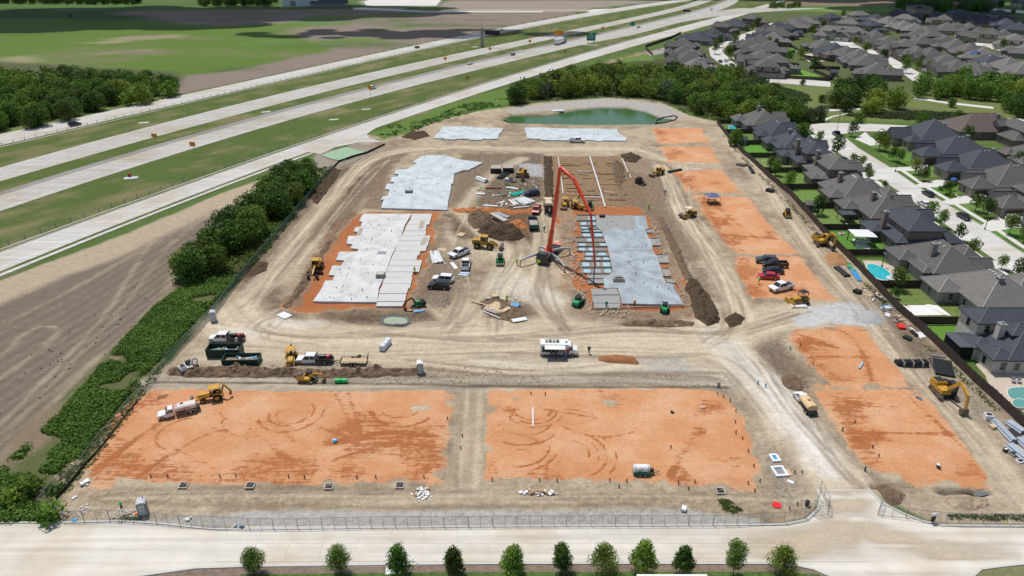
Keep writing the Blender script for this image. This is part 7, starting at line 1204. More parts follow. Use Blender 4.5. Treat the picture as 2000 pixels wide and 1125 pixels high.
for p,q,r in(((1152,308),(1172,372),.22),((1172,372),(1182,406),.22),((1127,336),(1155,337),.15),((1141,387),(1174,388),.2),((1090,308),(1100,380),.15),((1215,312),(1232,350),.18),((1180,377),(1196,378),.15)):tpipe(p,q,r,PVC)
# ---------------------------------------------------------------- temporary fences
WIRE=mat('chain_link_wire',(.25,.26,.26),.5,.4,.05,1,alpha=.08);SCRN=mat('green_fence_screen',(.05,.16,.11),.8,0,.15,1,alpha=.38);FT=mat('fence_tube',(.30,.31,.31),.45,.5,.1,2);FST=mat('fence_foot_yellow',(.75,.48,.03),.5)
def cpanel(L_,h,m=WIRE):
 a=MB();r=.028
 for x in(-L_/2+.03,0,L_/2-.03):a.cyl((x,0,.1),(x,0,h),r,n=5)
 for z in(.12,h):a.cyl((-L_/2,0,z),(L_/2,0,z),r,n=5)
 b=MB();b.box(-L_/2+.03,L_/2-.03,-.006,.006,.12,h-.02);f=MB();f.box(-.05,.05,-.42,.42,.0,.07);f.box(-.04,.04,-.04,.04,0,.25)
 return a.mesh('frame',FT),b.mesh('wire_mesh',m),f.mesh('fence_foot',FST)
PC={}
def cfence(label,pts,h=1.85,L0=3.25,m=WIRE,feet=True,name='chain_link_fence',cat='fence',px=True):
 w=GA(pts)if px else pts;t=thing(name,label,cat,(*w[0],0))
 for a,b in zip(w,w[1:]):
  D=math.hypot(b[0]-a[0],b[1]-a[1]);n=max(1,round(D/L0));an=math.atan2(b[1]-a[1],b[0]-a[0]);k_=(round(D/n,1),h,m.name)
  if k_ not in PC:PC[k_]=cpanel(D/n,h,m)
  fr,wr,ft=PC[k_]
  for k in range(n):
   u=(k+.5)/n;x,y=a[0]+(b[0]-a[0])*u,a[1]+(b[1]-a[1])*u;z=hz(x,y)
   o=link('fence_panel',fr,t,(x-w[0][0],y-w[0][1],z),an);link('wire_mesh',wr,o)
   if feet:link('fence_foot',ft,t,(x-w[0][0]-math.cos(an)*D/n/2,y-w[0][1]-math.sin(an)*D/n/2,z),an)
 return t
cfence('long chain link fence with yellow feet between the site and the bottom street',[(125,1019),(165,1018),(215,1016),(306,1021),(352,1026),(396,1028),(441,1031),(487,1033),(582,1033),(725,1029.5),(867,1029),(1010,1027.5),(1297,1026.5),(1392,1026.5),(1439,1025),(1484,1021.5),(1530,1021),(1571,1012),(1590,995),(1600,975)])
cfence('swung chain link gate left of the site mouth',[(1601,957),(1617,988),(1617,1005),(1590,1009)],1.85,3.2,WIRE,True,'site_gate','gate');cfence('swung chain link gate right of the site mouth',[(1769,1012),(1714,1006),(1722,984)],1.85,3.2,WIRE,True,'site_gate','gate')
cfence('chain link fence right of the site mouth behind the kerb',[(1769,1012),(1822,1020),(1871,1024),(1966,1024),(2060,1025)])
cfence('chain link fence corner jutting into the weeds at the lower left',[(125,1014),(80,994),(104,962),(123,950)],1.85,2.6,WIRE,False)
cfence('open wire fence climbing the left side of the orange pad',[(123,950),(154,923),(195,868),(227,833),(255,798),(291,759),(325,712)],1.7,3,WIRE,False);cfence('green screened site fence along the weeds and the tree line',[(325,712),(362,672),(390,644),(425,606),(457,562),(500,510),(550,453),(605,386),(650,331)],1.9,3,SCRN,False,'screened_fence')
sf=mat('black_silt_film',(.02,.02,.02),.7);t=thing('silt_fence','low black silt fence along the left edge of the orange pad','fence',(*G(110,975),0));w=GA([(110,973),(135,948),(170,905),(205,868),(240,822),(270,785)]);
for a,b in zip(w,w[1:]):mb=MB();mb.beam((a[0]-w[0][0],a[1]-w[0][1],.3),(b[0]-w[0][0],b[1]-w[0][1],.3),.05,.6);mb.build('film',sf,t)
t=thing('silt_fence','black silt fence curving past the green geotextile at the entrance','fence',(*G(650,330),0));w=GA([(650,331),(662,318),(690,308),(716,301),(735,292),(752,284)])
for a,b in zip(w,w[1:]):mb=MB();mb.beam((a[0]-w[0][0],a[1]-w[0][1],.35),(b[0]-w[0][0],b[1]-w[0][1],.35),.05,.8);mb.build('film',sf,t)
def matsheet(name,label,pts,m,cat,z=.08):w=GA(pts);c=w[0];mb=MB();mb.slab([(a-c[0],b-c[1])for a,b in w],0,.05);return tag(mb.build(name,m,None,(*c,hz(*c)+z)),label,cat)
matsheet('geotextile','pale green geotextile spread on the bank at the site entrance',[(627,304),(650,296),(675,288),(716,298),(690,304),(672,315),(650,312)],mat('pale_green_geotextile',(.27,.40,.26),.8,0,.2,.6,bump=.05),'geotextile',.15)
def postfence(label,ed,da,y0,y1,st):
 mb=MB();y=y0;pr=None;c=(float(FX[ed](y0))+da,y0);t=thing('roadside_fence',label,'fence',(*c,0))
 pts=[]
 while y<y1:x=float(FX[ed](y))+da;pts.append((x-c[0],y-c[1]));y+=st
 for x,y in pts:mb.box(x-.07,x+.07,y-.07,y+.07,0,1.35)
 o=mb.build('posts',FT,t);o['kind']='stuff';mb=MB();[mb.cyl((*a,z),(*b,z),.03,n=4)for a,b in zip(pts,pts[1:])for z in(.7,1.3)];mb.build('cable',FT,t)
postfence('thin post fence on the kerb of the far frontage road','Fb',.9,190,760,4.);postfence('thin post fence beside the near frontage road kerb','Dt',-3.6,105,560,4.)
# ---------------------------------------------------------------- site cabins, skips, tanks
def toilet(label,px,py,rz,wall,roof):
 t=place('portable_toilet',label,'portable toilet',px,py,rz);mb=MB();mb.taper(-.58,.58,-.6,.6,0,-.55,.55,-.57,.57,2.1);mb.build('cabin',wall,t);mb=MB();mb.prof([(-.62,2.08),(-.45,2.28),(0,2.38),(.45,2.28),(.62,2.08)],-.64,.64);mb.build('roof',roof,t);mb=MB();mb.box(-.42,.42,-.63,-.59,.15,1.95);mb.build('door',roof if False else LGREY,t);mb=MB();mb.cyl((.3,.35,2.2),(.3,.35,2.6),.06,n=6);mb.build('vent_pipe',BLACK,t)
GW=mat('toilet_grey',(.20,.22,.25),.5,0,.08,2);toilet('grey portable toilet with a pale roof near the bottom left fence',281,1003,R(20),GW,LGREY);toilet('grey portable toilet with a white roof at the end of the clod berm',821,728,R(8),GW,WHITE);toilet('grey portable toilet against the left site fence',418,627,R(15),LGREY,LGREY);toilet('yellow portable toilet with a white roof among the pipe stacks',990,362,R(-10),mat('toilet_yellow',(.62,.50,.03),.5),WHITE)
def skip(label,px0,px1,py,h,seed):
 a,b=G(px0,py),G(px1,py);t=thing('dumpster',label,'dumpster',((a[0]+b[0])/2,(a[1]+b[1])/2+1.2,hz(*a)),R(1));L_=(b[0]-a[0])/2;G_=mat('dumpster_green',(.012,.050,.033),.5,0,.25,2);mb=MB()
 mb.box(-L_,L_,-1.2,1.2,.15,.25)
 for s in(-1,1):mb.box(-L_,L_,s*1.2-.04,s*1.2+.04,.15,h);mb.box(s*L_-.04,s*L_+.04,-1.16,1.16,.15,h)
 mb.build('shell',G_,t);mb=MB()
 for k in range(9):x=-L_+.25+k*(2*L_-.5)/8;mb.box(x-.05,x+.05,-1.31,-1.24,.15,h-.05);mb.box(x-.05,x+.05,1.24,1.31,.15,h-.05)
 mb.build('rib',G_,t);mb=MB();[mb.box(-L_-.06,L_+.06,s*1.22-.07,s*1.22+.07,h-.03,h+.07)for s in(-1,1)];[mb.box(s*L_-.07,s*L_+.07,-1.15,1.15,h-.02,h+.06)for s in(-1,1)];mb.build('rim',G_,t)
 mb=MB();[mb.cyl((x,s*.9,.15),(x,s*1.0,.15),.15,n=8)for x in(-L_+.4,L_-.4)for s in(-1,1)];mb.build('roller',DK,t)
 r=random.Random(seed);mb=MB();mb.box(-L_+.1,L_-.1,-1.1,1.1,.2,h*.45);mb.build('debris_bed',mat('skip_debris',(.24,.20,.16),.9,0,.5,4,bump=.15),t)
 for k in range(16):x,y,a_=r.uniform(-L_+.8,L_-.8),r.uniform(-.8,.8),r.uniform(0,3.1);l=r.uniform(.3,.9);mb=MB();mb.beam((x-l*math.cos(a_)*.8,y-l*math.sin(a_)*.4,h*.5),(x+l*math.cos(a_)*.8,y+l*math.sin(a_)*.4,h*.5+r.uniform(0,.35)),r.uniform(.08,.35),.06);mb.build('scrap',r.choice((LUM,LUMG,WRAP,BLUEP,CARD)),t)
skip('tall dark green dumpster heaped with timber scraps',404,469,700,1.75,1);skip('low dark green dumpster with thin rubbish in front of the tall one',434,504,715,1.25,2)
t=place('hand_wash_station','row of three white cabinets standing on the dirt in the middle','wash station',753,678,R(75),None,0,.82);
for k in range(3):mb=MB();mb.box(-2.1+k*1.42,-.75+k*1.42,-.62,.62,.12,1.35);mb.taper(-2.1+k*1.42,-.75+k*1.42,-.62,.62,1.35,-2.0+k*1.42,-.85+k*1.42,-.5,.5,1.5);mb.build('cabinet',mat('cool_white',(.62,.66,.72),.4),t)
mb=MB();[mb.box(x-.1,x+.1,-.6,.6,0,.14)for x in(-1.9,0,1.9)];mb.build('skid',DK,t)
t=place('green_tank','bright green twin lobed tank beside the clod berm','tank',667,748,0.);
for s in(-1,1):mb=MB();mb.cyl((s*.55-.5,0,.45),(s*.55+.5,0,.45),.45,n=14);mb.build('tank_lobe',mat('bright_green',(.01,.42,.10),.4),t,smooth=False)
mb=MB();mb.box(-1.0,1.0,-.4,.4,0,.2);mb.build('skid',DK,t)
t=place('canopy_tent','blue grey pop up canopy over a table on the orange pads','canopy',1390,396,R(5));mb=MB();mb.taper(-1.9,1.9,-1.9,1.9,2.2,-.1,.1,-.1,.1,3.1);mb.build('canopy',mat('canopy_cloth',(.13,.14,.24),.8,0,.15,1),t);[MB().box(x-.04,x+.04,y-.04,y+.04,0,2.2).build('leg',DK,t)for x in(-1.8,1.8)for y in(-1.8,1.8)]
tb_=place('work_table','dark table in the shade of the pop up canopy','table',1390,395,0.);mb=MB();mb.box(-1.2,1.2,-.4,.4,.7,.78);mb.build('tabletop',DK,tb_);[MB().box(x-.04,x+.04,y-.04,y+.04,0,.7).build('leg',DK,tb_)for x in(-1.1,1.1)for y in(-.3,.3)]
t=place('washout_pit','ring of grey sludge holding milky green water below the pale slab','washout pit',773,628,0.);mb=MB();n=18;rr=random.Random(4);R0=[rr.uniform(2.3,3.0)for _ in range(n)]
o_=[(R0[k]*1.25*math.cos(2*math.pi*k/n),R0[k]*.95*math.sin(2*math.pi*k/n))for k in range(n)];i_=[(a*.74,b*.70)for a,b in o_];mb.add([(a,b,-.05)for a,b in o_]+[(a*.88,b*.86,rr.uniform(.4,.6))for a,b in o_]+[(a,b,.12)for a,b in i_],[(k,(k+1)%n,n+(k+1)%n,n+k)for k in range(n)]+[(n+k,n+(k+1)%n,2*n+(k+1)%n,2*n+k)for k in range(n)]);mb.build('berm',mat('grey_sludge',(.20,.20,.185),.7,0,.3,2,bump=.1),t);mb=MB();mb.slab([(a*1.08,b*1.08)for a,b in i_],-.05,.16);mb.build('milky_water',mat('milky_water',(.34,.38,.28),.15,0,.08,1),t)
# ---------------------------------------------------------------- pipes, boards and small goods: each bundle lies as one, each bar in it a part
def bundle(name,label,cat,p,q,n,r,m,part,gap=1.05,z0=None,fan=0.,shape='cyl',w=None,h=None,layers=1,seed=0,straps=False):
 A,B=G(*p),G(*q);c=((A[0]+B[0])/2,(A[1]+B[1])/2);L_=math.hypot(B[0]-A[0],B[1]-A[1]);an=math.atan2(B[1]-A[1],B[0]-A[0]);t=thing(name,label,cat,(*c,hz(*c)),an);rr=random.Random(seed);W_=(w or 2*r)*gap;H_=(h or 2*r)
 for l in range(layers):
  k_=n-(l if shape=='cyl' else 0)
  for k in range(k_):
   y=(k-(k_-1)/2)*W_;z=(z0 or 0)+H_/2+l*H_*(.87 if shape=='cyl' else 1);f=rr.uniform(-fan,fan);d=rr.uniform(-.1,.1)*(1 if fan else .5);mb=MB();a=(-L_/2+d,y-f*L_/2,z);b=(L_/2+d,y+f*L_/2,z+(.03*k if fan else 0))
   if shape=='cyl':mb.cyl(a,b,r,n=8);mb.cyl((b[0]-.25,b[1],b[2]),b,r*1.12,n=8)if not fan else None
   else:mb.beam(a,b,w,h)
   mb.build(part,m[rr.randrange(len(m))]if isinstance(m,list)else m,t)
 if straps:
  for x in(-L_*.3,0,L_*.3):mb=MB();hh=H_*layers+(z0 or 0);mb.box(x-.04,x+.04,-n*W_/2-.03,n*W_/2+.03,0,hh+.03);mb.build('strap',LUMG,t)
 return t
B=bundle
B('pipe_bundle','strapped bundle of long black pipes lying level above the big excavator','pipes',(1748,713),(1809,713),5,.19,HDPE,'pipe',layers=3,straps=True);B('pipe_bundle','sloping row of black pipes right of the strapped black bundle','pipes',(1839,704),(1846,735),8,.19,HDPE,'pipe');B('pipe','single thin black pipe left of the sloping pipe row','pipe',(1815,701),(1828,730),1,.12,HDPE,'pipe_barrel')
B('pipe','grey pipe lying above the sloping black pipes by the fence','pipe',(1817,694),(1846,698),2,.13,GALV,'pipe_barrel')
GP2=mat('grey_pipe',(.36,.42,.48),.35,0,.12,2,spec=.5)
B('pipe_bundle','pale grey pipe bundle farthest from the fence at the right edge','pipes',(1941,825),(1980,866),3,.2,GP2,'pipe',layers=2);B('pipe_bundle','pale grey pipe bundle against the fence foot at the right edge','pipes',(1968,826),(1999,847),4,.18,GP2,'pipe',layers=2);B('pipe_bundle','pale grey pipe bundle lowest at the right edge','pipes',(1970,872),(2012,905),4,.2,GP2,'pipe',layers=2);B('pipe_bundle','pale grey pipe bundle between the others at the right edge','pipes',(1990,860),(2025,890),4,.2,GP2,'pipe',layers=2);B('pipe_bundle','dark pipe bundle between the pale grey ones','pipes',(1972,840),(1998,862),3,.18,DK,'pipe')
B('pipe_bundle','bright blue pipes scattered by the fence below the excavator','pipes',(1665,528),(1680,550),4,.15,[BLUEP,BLUEP,mat('pale_blue_pipe',(.35,.62,.78),.4)],'pipe',fan=.10,seed=2);B('pipe_bundle','bright green pipes above the blue ones','pipes',(1656,518),(1667,530),2,.16,GRNP,'pipe',fan=.05);B('pipe_bundle','black plastic trough lying beside the green and blue pipes','pipes',(1633,523),(1655,541),3,.25,HDPE,'pipe')
B('pipe_bundle','black pipe bundle crossing in front of the steel trench boxes','pipes',(975,350),(991,339),3,.3,HDPE,'pipe');B('steel_plates','dark steel plates beside the yellow toilet','plates',(994,348),(1004,357),2,.1,DK,'plate',shape='b',w=1.0,h=.2);B('pipe_bundle','white wrapped bundle beside the angled pale slab','pipes',(932,350),(950,357),3,.3,WRAP,'wrapped_pipe',layers=2)
B('steel_beams','rusty brown steel lying left of the green drums','steel',(948,368),(980,368),2,.1,mat('rust',(.26,.09,.045),.8,0,.3,3),'beam',shape='b',w=.4,h=.4);B('pipe_bundle','turquoise pipes beside the dark blue suv','pipes',(998,382),(1024,377),4,.24,TEAL,'pipe',fan=.08,layers=1,seed=3)
B('pipe_pile','fan of long white pvc pipes below the dark blue suv','pipes',(1013,388),(1036,399),11,.13,PVC,'pipe',fan=.12,layers=2,gap=1.4,seed=4);B('pipe_pile','shorter white and tan pipes left of the white fan','pipes',(998,390),(1008,401),6,.12,[PVC,LUM],'pipe',fan=.12,seed=5);B('pipe_pile','long white pvc pipes along the back of the orange soil ridge','pipes',(944,402),(972,404),2,.16,PVC,'pipe');B('pipe_pile','white wrapped pipes right of the tan crates on the ridge','pipes',(1003,407),(1033,404),2,.16,WRAP,'pipe');B('pipe_pile','white pipes beside the green drums behind the suv','pipes',(989,366),(1012,370),3,.15,PVC,'pipe',fan=.1,seed=6);B('pipe_pile','white boards beside the dark green scrap at the left of the goods','pipes',(930,379),(947,380),3,.16,PVC,'pipe',fan=.03)
B('concrete_pipe','thick grey pipe lying on the crest of the dark soil heap','pipe',(971,425),(994,434),2,.32,GP2,'pipe_barrel',z0=1.0);B('concrete_rubble','row of broken pale concrete lumps along the crest beside the thick pipe','rubble',(961,425),(988,440),3,.2,mat('broken_concrete',(.48,.44,.38),.9,0,.3,3),'lump',shape='b',w=.5,h=.5,z0=.9)
B('pipe_pile','pile of bright white pvc pipes left of the white pickups','pipes',(848,492),(856,515),9,.11,PVC,'pipe',fan=.09,layers=2,gap=1.3,seed=7);B('pipe_pile','single white pvc pipe slanting right of the pvc pile','pipe',(857,503),(870,517),1,.11,PVC,'pipe');B('board_stack','long thin pale boards above the pvc pile','boards',(829,494),(871,496),2,.1,LUMG,'board',shape='b',w=.14,h=.1);B('board_stack','flat plywood offcuts above the pvc pile','boards',(856,486),(872,489),3,.1,LUM,'board',shape='b',w=.5,h=.08,fan=.05);B('board_stack','plywood sheets at the nose of the upper white pickup','boards',(872,498),(884,494),3,.1,[LUM,LUMG],'board',shape='b',w=.6,h=.08,fan=.08)
B('board_stack','two pale planks lying left of the lower white pickup','boards',(881,513),(892,525),3,.1,WRAP,'board',shape='b',w=.3,h=.12,fan=.06,seed=8);B('board_stack','grey and white scraps behind the lower white pickup','boards',(898,534),(916,536),4,.1,[WRAP,BLUEP,GREY],'board',shape='b',w=.5,h=.12,fan=.2,seed=9)
B('board_stack','stack of grey boards near the top of the pale slab right edge','boards',(826,434),(822,449),4,.1,LUMG,'board',shape='b',w=.28,h=.1,z0=.45);B('board_stack','stack of grey boards halfway down the pale slab right edge','boards',(832,467),(825,480),4,.1,LUMG,'board',shape='b',w=.28,h=.1,z0=.45);B('board_stack','stack of weathered boards on the left bumps of the pale slab','boards',(706,449),(700,462),4,.1,LUMG,'board',shape='b',w=.25,h=.1,z0=.45)
B('plywood_stack','pale plywood sheets in the timber island of the haul road','boards',(958,597),(990,610),3,.1,LUM,'sheet',shape='b',w=1.2,h=.12,seed=10,z0=.35);B('board_stack','grey planks below the pale plywood sheets','boards',(946,605),(978,615),4,.1,LUMG,'plank',shape='b',w=.3,h=.12,fan=.02,z0=.3);B('board_stack','long pale board pointing from the plywood to the upper left','boards',(921,590),(957,601),1,.1,LUM,'plank',shape='b',w=.35,h=.1,z0=.3);B('board_stack','thin white boards at the lower side of the timber island','boards',(943,609),(976,624),2,.1,WRAP,'plank',shape='b',w=.12,h=.1,fan=.03,z0=.25)
B('white_board','white panel with a dark hose coil at the foot of the timber island','panel',(1000,629),(1028,624),1,.1,WRAP,'panel',shape='b',w=1.3,h=.12,z0=.2);B('blue_tarp_roll','rolled bright blue material at the right of the timber island','tarp',(999,598),(1014,602),3,.22,BLUEP,'roll',fan=.1,z0=.3);B('white_board','white form panel lying alone left of the pale slab','panel',(547,614),(564,621),1,.1,WRAP,'panel',shape='b',w=1.9,h=.3);B('white_board','white rust spotted panel in front of the bulldozer','panel',(1544,599),(1574,599),1,.1,WRAP,'panel',shape='b',w=1.5,h=.4);B('white_board','white panel lying left of the wheel loader tracks','panel',(897,463),(904,457),2,.1,[WRAP,LUM],'panel',shape='b',w=.8,h=.3)
B('pipe_pile','blue pipes and a board right of the small green excavator','pipes',(808,610),(829,607),4,.1,[BLUEP,BLUEP,PVC],'pipe',fan=.1,seed=11);B('board_stack','long board over the blue pipes by the small green excavator','boards',(798,609),(831,605),1,.1,LUM,'plank',shape='b',w=.25,h=.1,z0=.25)
B('pipe','long white pipe standing out on the right orange pad','pipe',(1041,838),(1041,801),1,.13,PVC,'pipe_barrel');B('pipe','short pale blue pipe on the upper right orange pad','pipe',(1677,724),(1684,713),1,.18,MC['pale_blue_pipe'],'pipe_barrel');B('steel_tubes','grey tubes leaning out of the open trench at the lower right','pipes',(1905,964),(1936,957),3,.12,GALV,'tube',fan=.03);B('steel_tubes','pile of grey tubes on the weeds left of the fence corner','pipes',(3,1016),(48,1013),5,.08,GALV,'tube',fan=.04,z0=.1)
B('board_stack','weathered boards along the fence foot above the red bundles','boards',(1756,619),(1777,636),3,.1,mat('pinkish_board',(.40,.26,.20),.8),'board',shape='b',w=.22,h=.1,fan=.01);B('board_stack','pink boards along the fence foot below the red bundles','boards',(1778,640),(1800,662),3,.1,mat('pale_pink_board',(.62,.46,.44),.7),'board',shape='b',w=.2,h=.1,fan=.01);B('board_stack','white wrapped boards beside the pink boards','boards',(1793,650),(1803,660),4,.1,WRAP,'board',shape='b',w=.3,h=.15);B('barrier_stack','stack of bright red barriers by the fence','barriers',(1753,640),(1766,641),4,.16,mat('barrier_red',(.70,.03,.02),.5),'barrier',shape='b',w=.4,h=.5)
B('crate','black flat crate below the red barriers','crate',(1765,659),(1779,665),1,.1,BLACK,'crate_body',shape='b',w=1.1,h=.5);B('crate','long black crate beside the pink boards','crate',(1779,648),(1790,658),1,.1,BLACK,'crate_body',shape='b',w=.6,h=.5);B('board_stack','pale board between the gravel spread and the red barriers','boards',(1725,643),(1735,644),1,.1,LUM,'board',shape='b',w=.5,h=.12);B('pipe','black gutter leaning along the fence above the gravel spread','pipe',(1707,578),(1729,591),1,.2,HDPE,'pipe_barrel')
B('board_stack','white and orange boards at the top of the rubbish by the fence','boards',(1688,572),(1703,577),4,.1,[WRAP,LUM,LUM],'board',shape='b',w=.4,h=.1,fan=.25,seed=12);B('rubbish_heap','white sheets and blue scraps by the fence above the gravel spread','rubbish',(1722,603),(1742,601),5,.1,[WRAP,BLUEP,GREY],'scrap',shape='b',w=.35,h=.15,fan=.3,seed=13);B('rubbish_heap','crumpled white sheet beside the gravel heap','rubbish',(1728,615),(1738,617),3,.1,WRAP,'sheet',shape='b',w=.5,h=.2,fan=.3,seed=14);B('grey_machine','grey machine frame at the top of the rubbish by the fence','machine',(1668,569),(1680,574),3,.2,[GALV,DK],'frame',shape='b',w=.4,h=.7,fan=.05)
B('black_bags','black plastic bundles by the fence beyond the orange pads','bags',(1443,321),(1456,325),4,.3,HDPE,'bag',fan=.3,seed=15);B('black_bags','black plastic bundle farther down beside the fence','bags',(1463,327),(1472,340),2,.3,HDPE,'bag',fan=.1,seed=16);B('pipe','black corrugated pipe at the corner of the orange pads','pipe',(1305,339),(1330,334),2,.3,HDPE,'pipe_barrel');B('white_board','white panel between the upper orange pads','panel',(1341,320),(1358,320),1,.1,WRAP,'panel',shape='b',w=.9,h=.2);B('white_board','second white panel below the upper orange pads','panel',(1351,332),(1370,331),1,.1,WRAP,'panel',shape='b',w=.7,h=.2)
B('steel_rack','dark blue steel rack beside the fence in the haul road','rack',(1497,373),(1510,376),2,.2,DK,'rack',shape='b',w=.9,h=.8);B('board_stack','pink boards lying in the corner of the upper right orange pad','boards',(1610,643),(1635,645),3,.1,LUM,'board',shape='b',w=.18,h=.08,gap=2.2)
for k,(px,py,w_,a)in enumerate(((975,337,22,'left'),(992,336,21,'right'))):
 pass
for lab,x0,x1,y in(('left steel trench box with a dark open side beyond the pipe stacks',958,979,339),('right steel trench box with a dark open side beyond the pipe stacks',982,1003,338)):
 a,b=G(x0,y),G(x1,y);t=thing('trench_box',lab,'trench box',((a[0]+b[0])/2,a[1]+1,0));L_=(b[0]-a[0])/2
 for yy in(-1.1,1.1):mb=MB();mb.box(-L_,L_,yy-.1,yy+.1,.05,1.7);mb.build('side_plate',DK,t)
 for x in(-L_+.3,L_-.3):mb=MB();mb.cyl((x,-1,1),(x,1,1),.12,n=8);mb.build('spreader',STEEL,t)
 mb=MB();mb.box(-L_+.1,L_-.1,-1.0,3.2,1.65,1.75);mb.build('lid_plate',LUMG,t)
def bx(name,label,cat,px,py,sx,sy,sz,m,rz=0.,dz=0.,extra=None):
 t=place(name,label,cat,px,py,rz,None,dz);mb=MB();mb.taper(-sx/2,sx/2,-sy/2,sy/2,0,-sx/2*.96,sx/2*.96,-sy/2*.96,sy/2*.96,sz);mb.build('body',m,t)
 if extra:mb=MB();mb.box(-sx*.35,sx*.35,-sy*.3,sy*.3,sz,sz+.05);mb.build('top',extra,t)
 return t
bx('air_unit','white boxed unit with a black base beside the pale pipe bundles','unit',1929,818,1.2,1.2,.9,WHITE,R(-10),.0,DK);bx('crate','tan wrapped crate with white sides beside the boxed unit','crate',1938,836,.9,.9,.5,LUM,.3);bx('machine','small dark brown machine at the foot of the pale pipes','machine',1963,882,.6,.5,.5,mat('dark_brown',(.06,.04,.03),.7),.2,0,WRAP);bx('wire_reel','grey coil of wire below the lowest pale pipes','coil',1978,888,1.0,1.0,.35,GALV,.4,0,DK);bx('hose_coil','white coil of hose at the right edge below the pipes','coil',1992,902,1.1,.8,.25,PVC,.3,0,DK);bx('crate','tan plywood crate in the timber island','crate',967,584,1.6,1.4,1.0,LUM,.3);bx('bag_pile','pale bags beside the tan plywood crate','bags',953,584,1.6,1.2,.4,LUMG,.2);bx('crate','small tan crate beside the upper right outrigger','crate',1087,478,1.6,1.2,.9,LUM,.4);bx('tank','white tank behind the pump truck turret','tank',1082,487,1.6,.9,.7,WHITE,.1);bx('hot_tub','grey covered hot tub against the cream house wall','hot tub',1969,722,2.2,2.0,.9,GREY,.05,.05,LGREY)
bx('brick_chimney_form','square brick edged pit box low on the pale slab','form box',744,544,2.0,1.8,.9,mat('pit_brick',(.30,.25,.21),.9),.0,.45,CONC);bx('form_box','small open block box on the far angled slab','form box',799,378,2.2,1.8,.7,mat('block_wall',(.22,.20,.19),.9),0.,.45,SLABW);bx('form_box','flat grey patch box in the middle of the pale slab','form box',746,497,2.2,1.8,.06,GREY,0.,.45);bx('form_box','open timber crate standing on the poured slab','form box',1208,552,2.6,1.2,.8,LUMG,0.,.45,DK);bx('generator','dark trowel machine on the wet end of the poured slab','machine',1176,427,1.6,1.0,.6,DK,0.,.45)
bx('drain_cover','white square drain cover in the bottom verge','cover',763,1113,1.2,1.6,.12,WHITE,.1,.03);bx('drain_cover','pale concrete pad on the highway verge','pad',256,348,4.2,2.6,.15,SLABW,R(20),.02);bx('inlet','pale drain slab on the verge under the highway, left one','pad',652,234,4,2,.15,CONC,R(20));bx('inlet','pale drain slab on the verge under the highway, right one','pad',715,214,4,2,.15,CONC,R(20));bx('inlet','pale drain slab on the verge beside the far frontage road','pad',281,240,4,2.4,.15,CONC,R(25));bx('inlet','pale drain slab on the far verge near the mast','pad',928,92,5,3,.15,CONC,R(30));bx('inlet','small drain slab on the central reservation','pad',520,219,4,2.4,.15,CONC,R(25));bx('inlet','pale slab on the highway verge under the big green sign','pad',1152,88,12,3,.2,CONC,R(-20));bx('equipment_box','red box standing on the pale concrete pad','box',254,346,.8,.8,1.2,RED,.2,.1);bx('trampoline','round dark trampoline in the far yard','trampoline',1918,296,4,3.4,.5,BLACK,.1);bx('play_set','small white and blue play set on the lawn by the pergola','toy',1643,459,1.4,1,.6,PVC,.2,0,RED)
# drain frames and stub pipes on the pads
FRM=mat('pit_frame',(.46,.42,.36),.85,0,.15,3)
for k,(px,py)in enumerate(((359,949),(489,949),(643,951),(781,949),(1407,960))):
 t=place('drain_pit','square framed drain pit along the near edge of the pads, %s from the left'%ORD[k],'drain pit',px,py,0.,'drain pits');
 for a in((-.6,.6,-.62,-.5),(-.6,.6,.5,.62),(-.62,-.5,-.49,.49),(.5,.62,-.49,.49)):mb=MB();mb.box(*a,0,.22);mb.build('frame_side',FRM,t)
 mb=MB();mb.box(-.5,.5,-.5,.5,0,.06);mb.build('pit_floor',DK,t);mb=MB();mb.beam((-.3,-.1,.1),(.3,.15,.16),.12);mb.build('pipe',STEEL,t)
sm_=MB();sm_.cyl((0,0,0),(0,0,.42),.09,n=8);sm_.cyl((0,0,.42),(0,0,.48),.12,n=8);SME=sm_.mesh('pipe_stub',BLACK)
st_l=[(295,932),(328,932),(430,932),(461,931),(564,933),(595,934),(697,934),(734,933),(828,933),(961,938),(1054,939),(1088,940),(1191,940),(1224,941),(1209,952),(1325,944),(1357,942),(1345,956),(1437,846),(1450,858),(1461,883),(1472,912),(1484,941),(1461,945),(1474,960),(1401,771),(1413,777),(1426,784),(1437,805),(1436,826),(1037,770),(1065,771),(874,819),(903,853),(900,877),(1310,875),(1704,875),(1716,892),(1669,826),(1563,675),(1588,712),(1552,925),(1566,924),(1542,995),(1557,986)]
for k,(px,py)in enumerate(st_l):
 o=tag(link('pipe_stub',SME,None,P(px,py)),'short black capped pipe standing out of the pads and verges','pipe stub','capped pipe stubs')
for px,py,h,m,lb in((1576,988,.8,BLACK,'black barrel inside the lower right fence corner'),(1689,920,.7,DK,'dark post beside the site mouth, right side'),(1402,756,.8,GREY,'pair of grey pipes standing at the pad corner, left'),(1405,757,.8,GREY,'pair of grey pipes standing at the pad corner, right'),(1480,750,.6,BLUEP,'blue marker post left of the upper right pad'),(1495,756,.6,BLUEP,'second blue marker post left of the upper right pad'),(1543,683,.6,GRNP,'green topped marker at the left side of the upper right pad'),(1645,842,.6,GRNP,'green marker at the left side of the lower right pad')):
 t=place('standing_pipe',lb,'pipe',px,py,0.);mb=MB();mb.cyl((0,0,0),(0,0,h),.12 if m is not BLACK else .3,n=10);mb.build('pipe_barrel',m,t);mb=MB();mb.cyl((0,0,h),(0,0,h+.05),.14 if m is not BLACK else .32,n=10);mb.build('cap',DK,t)
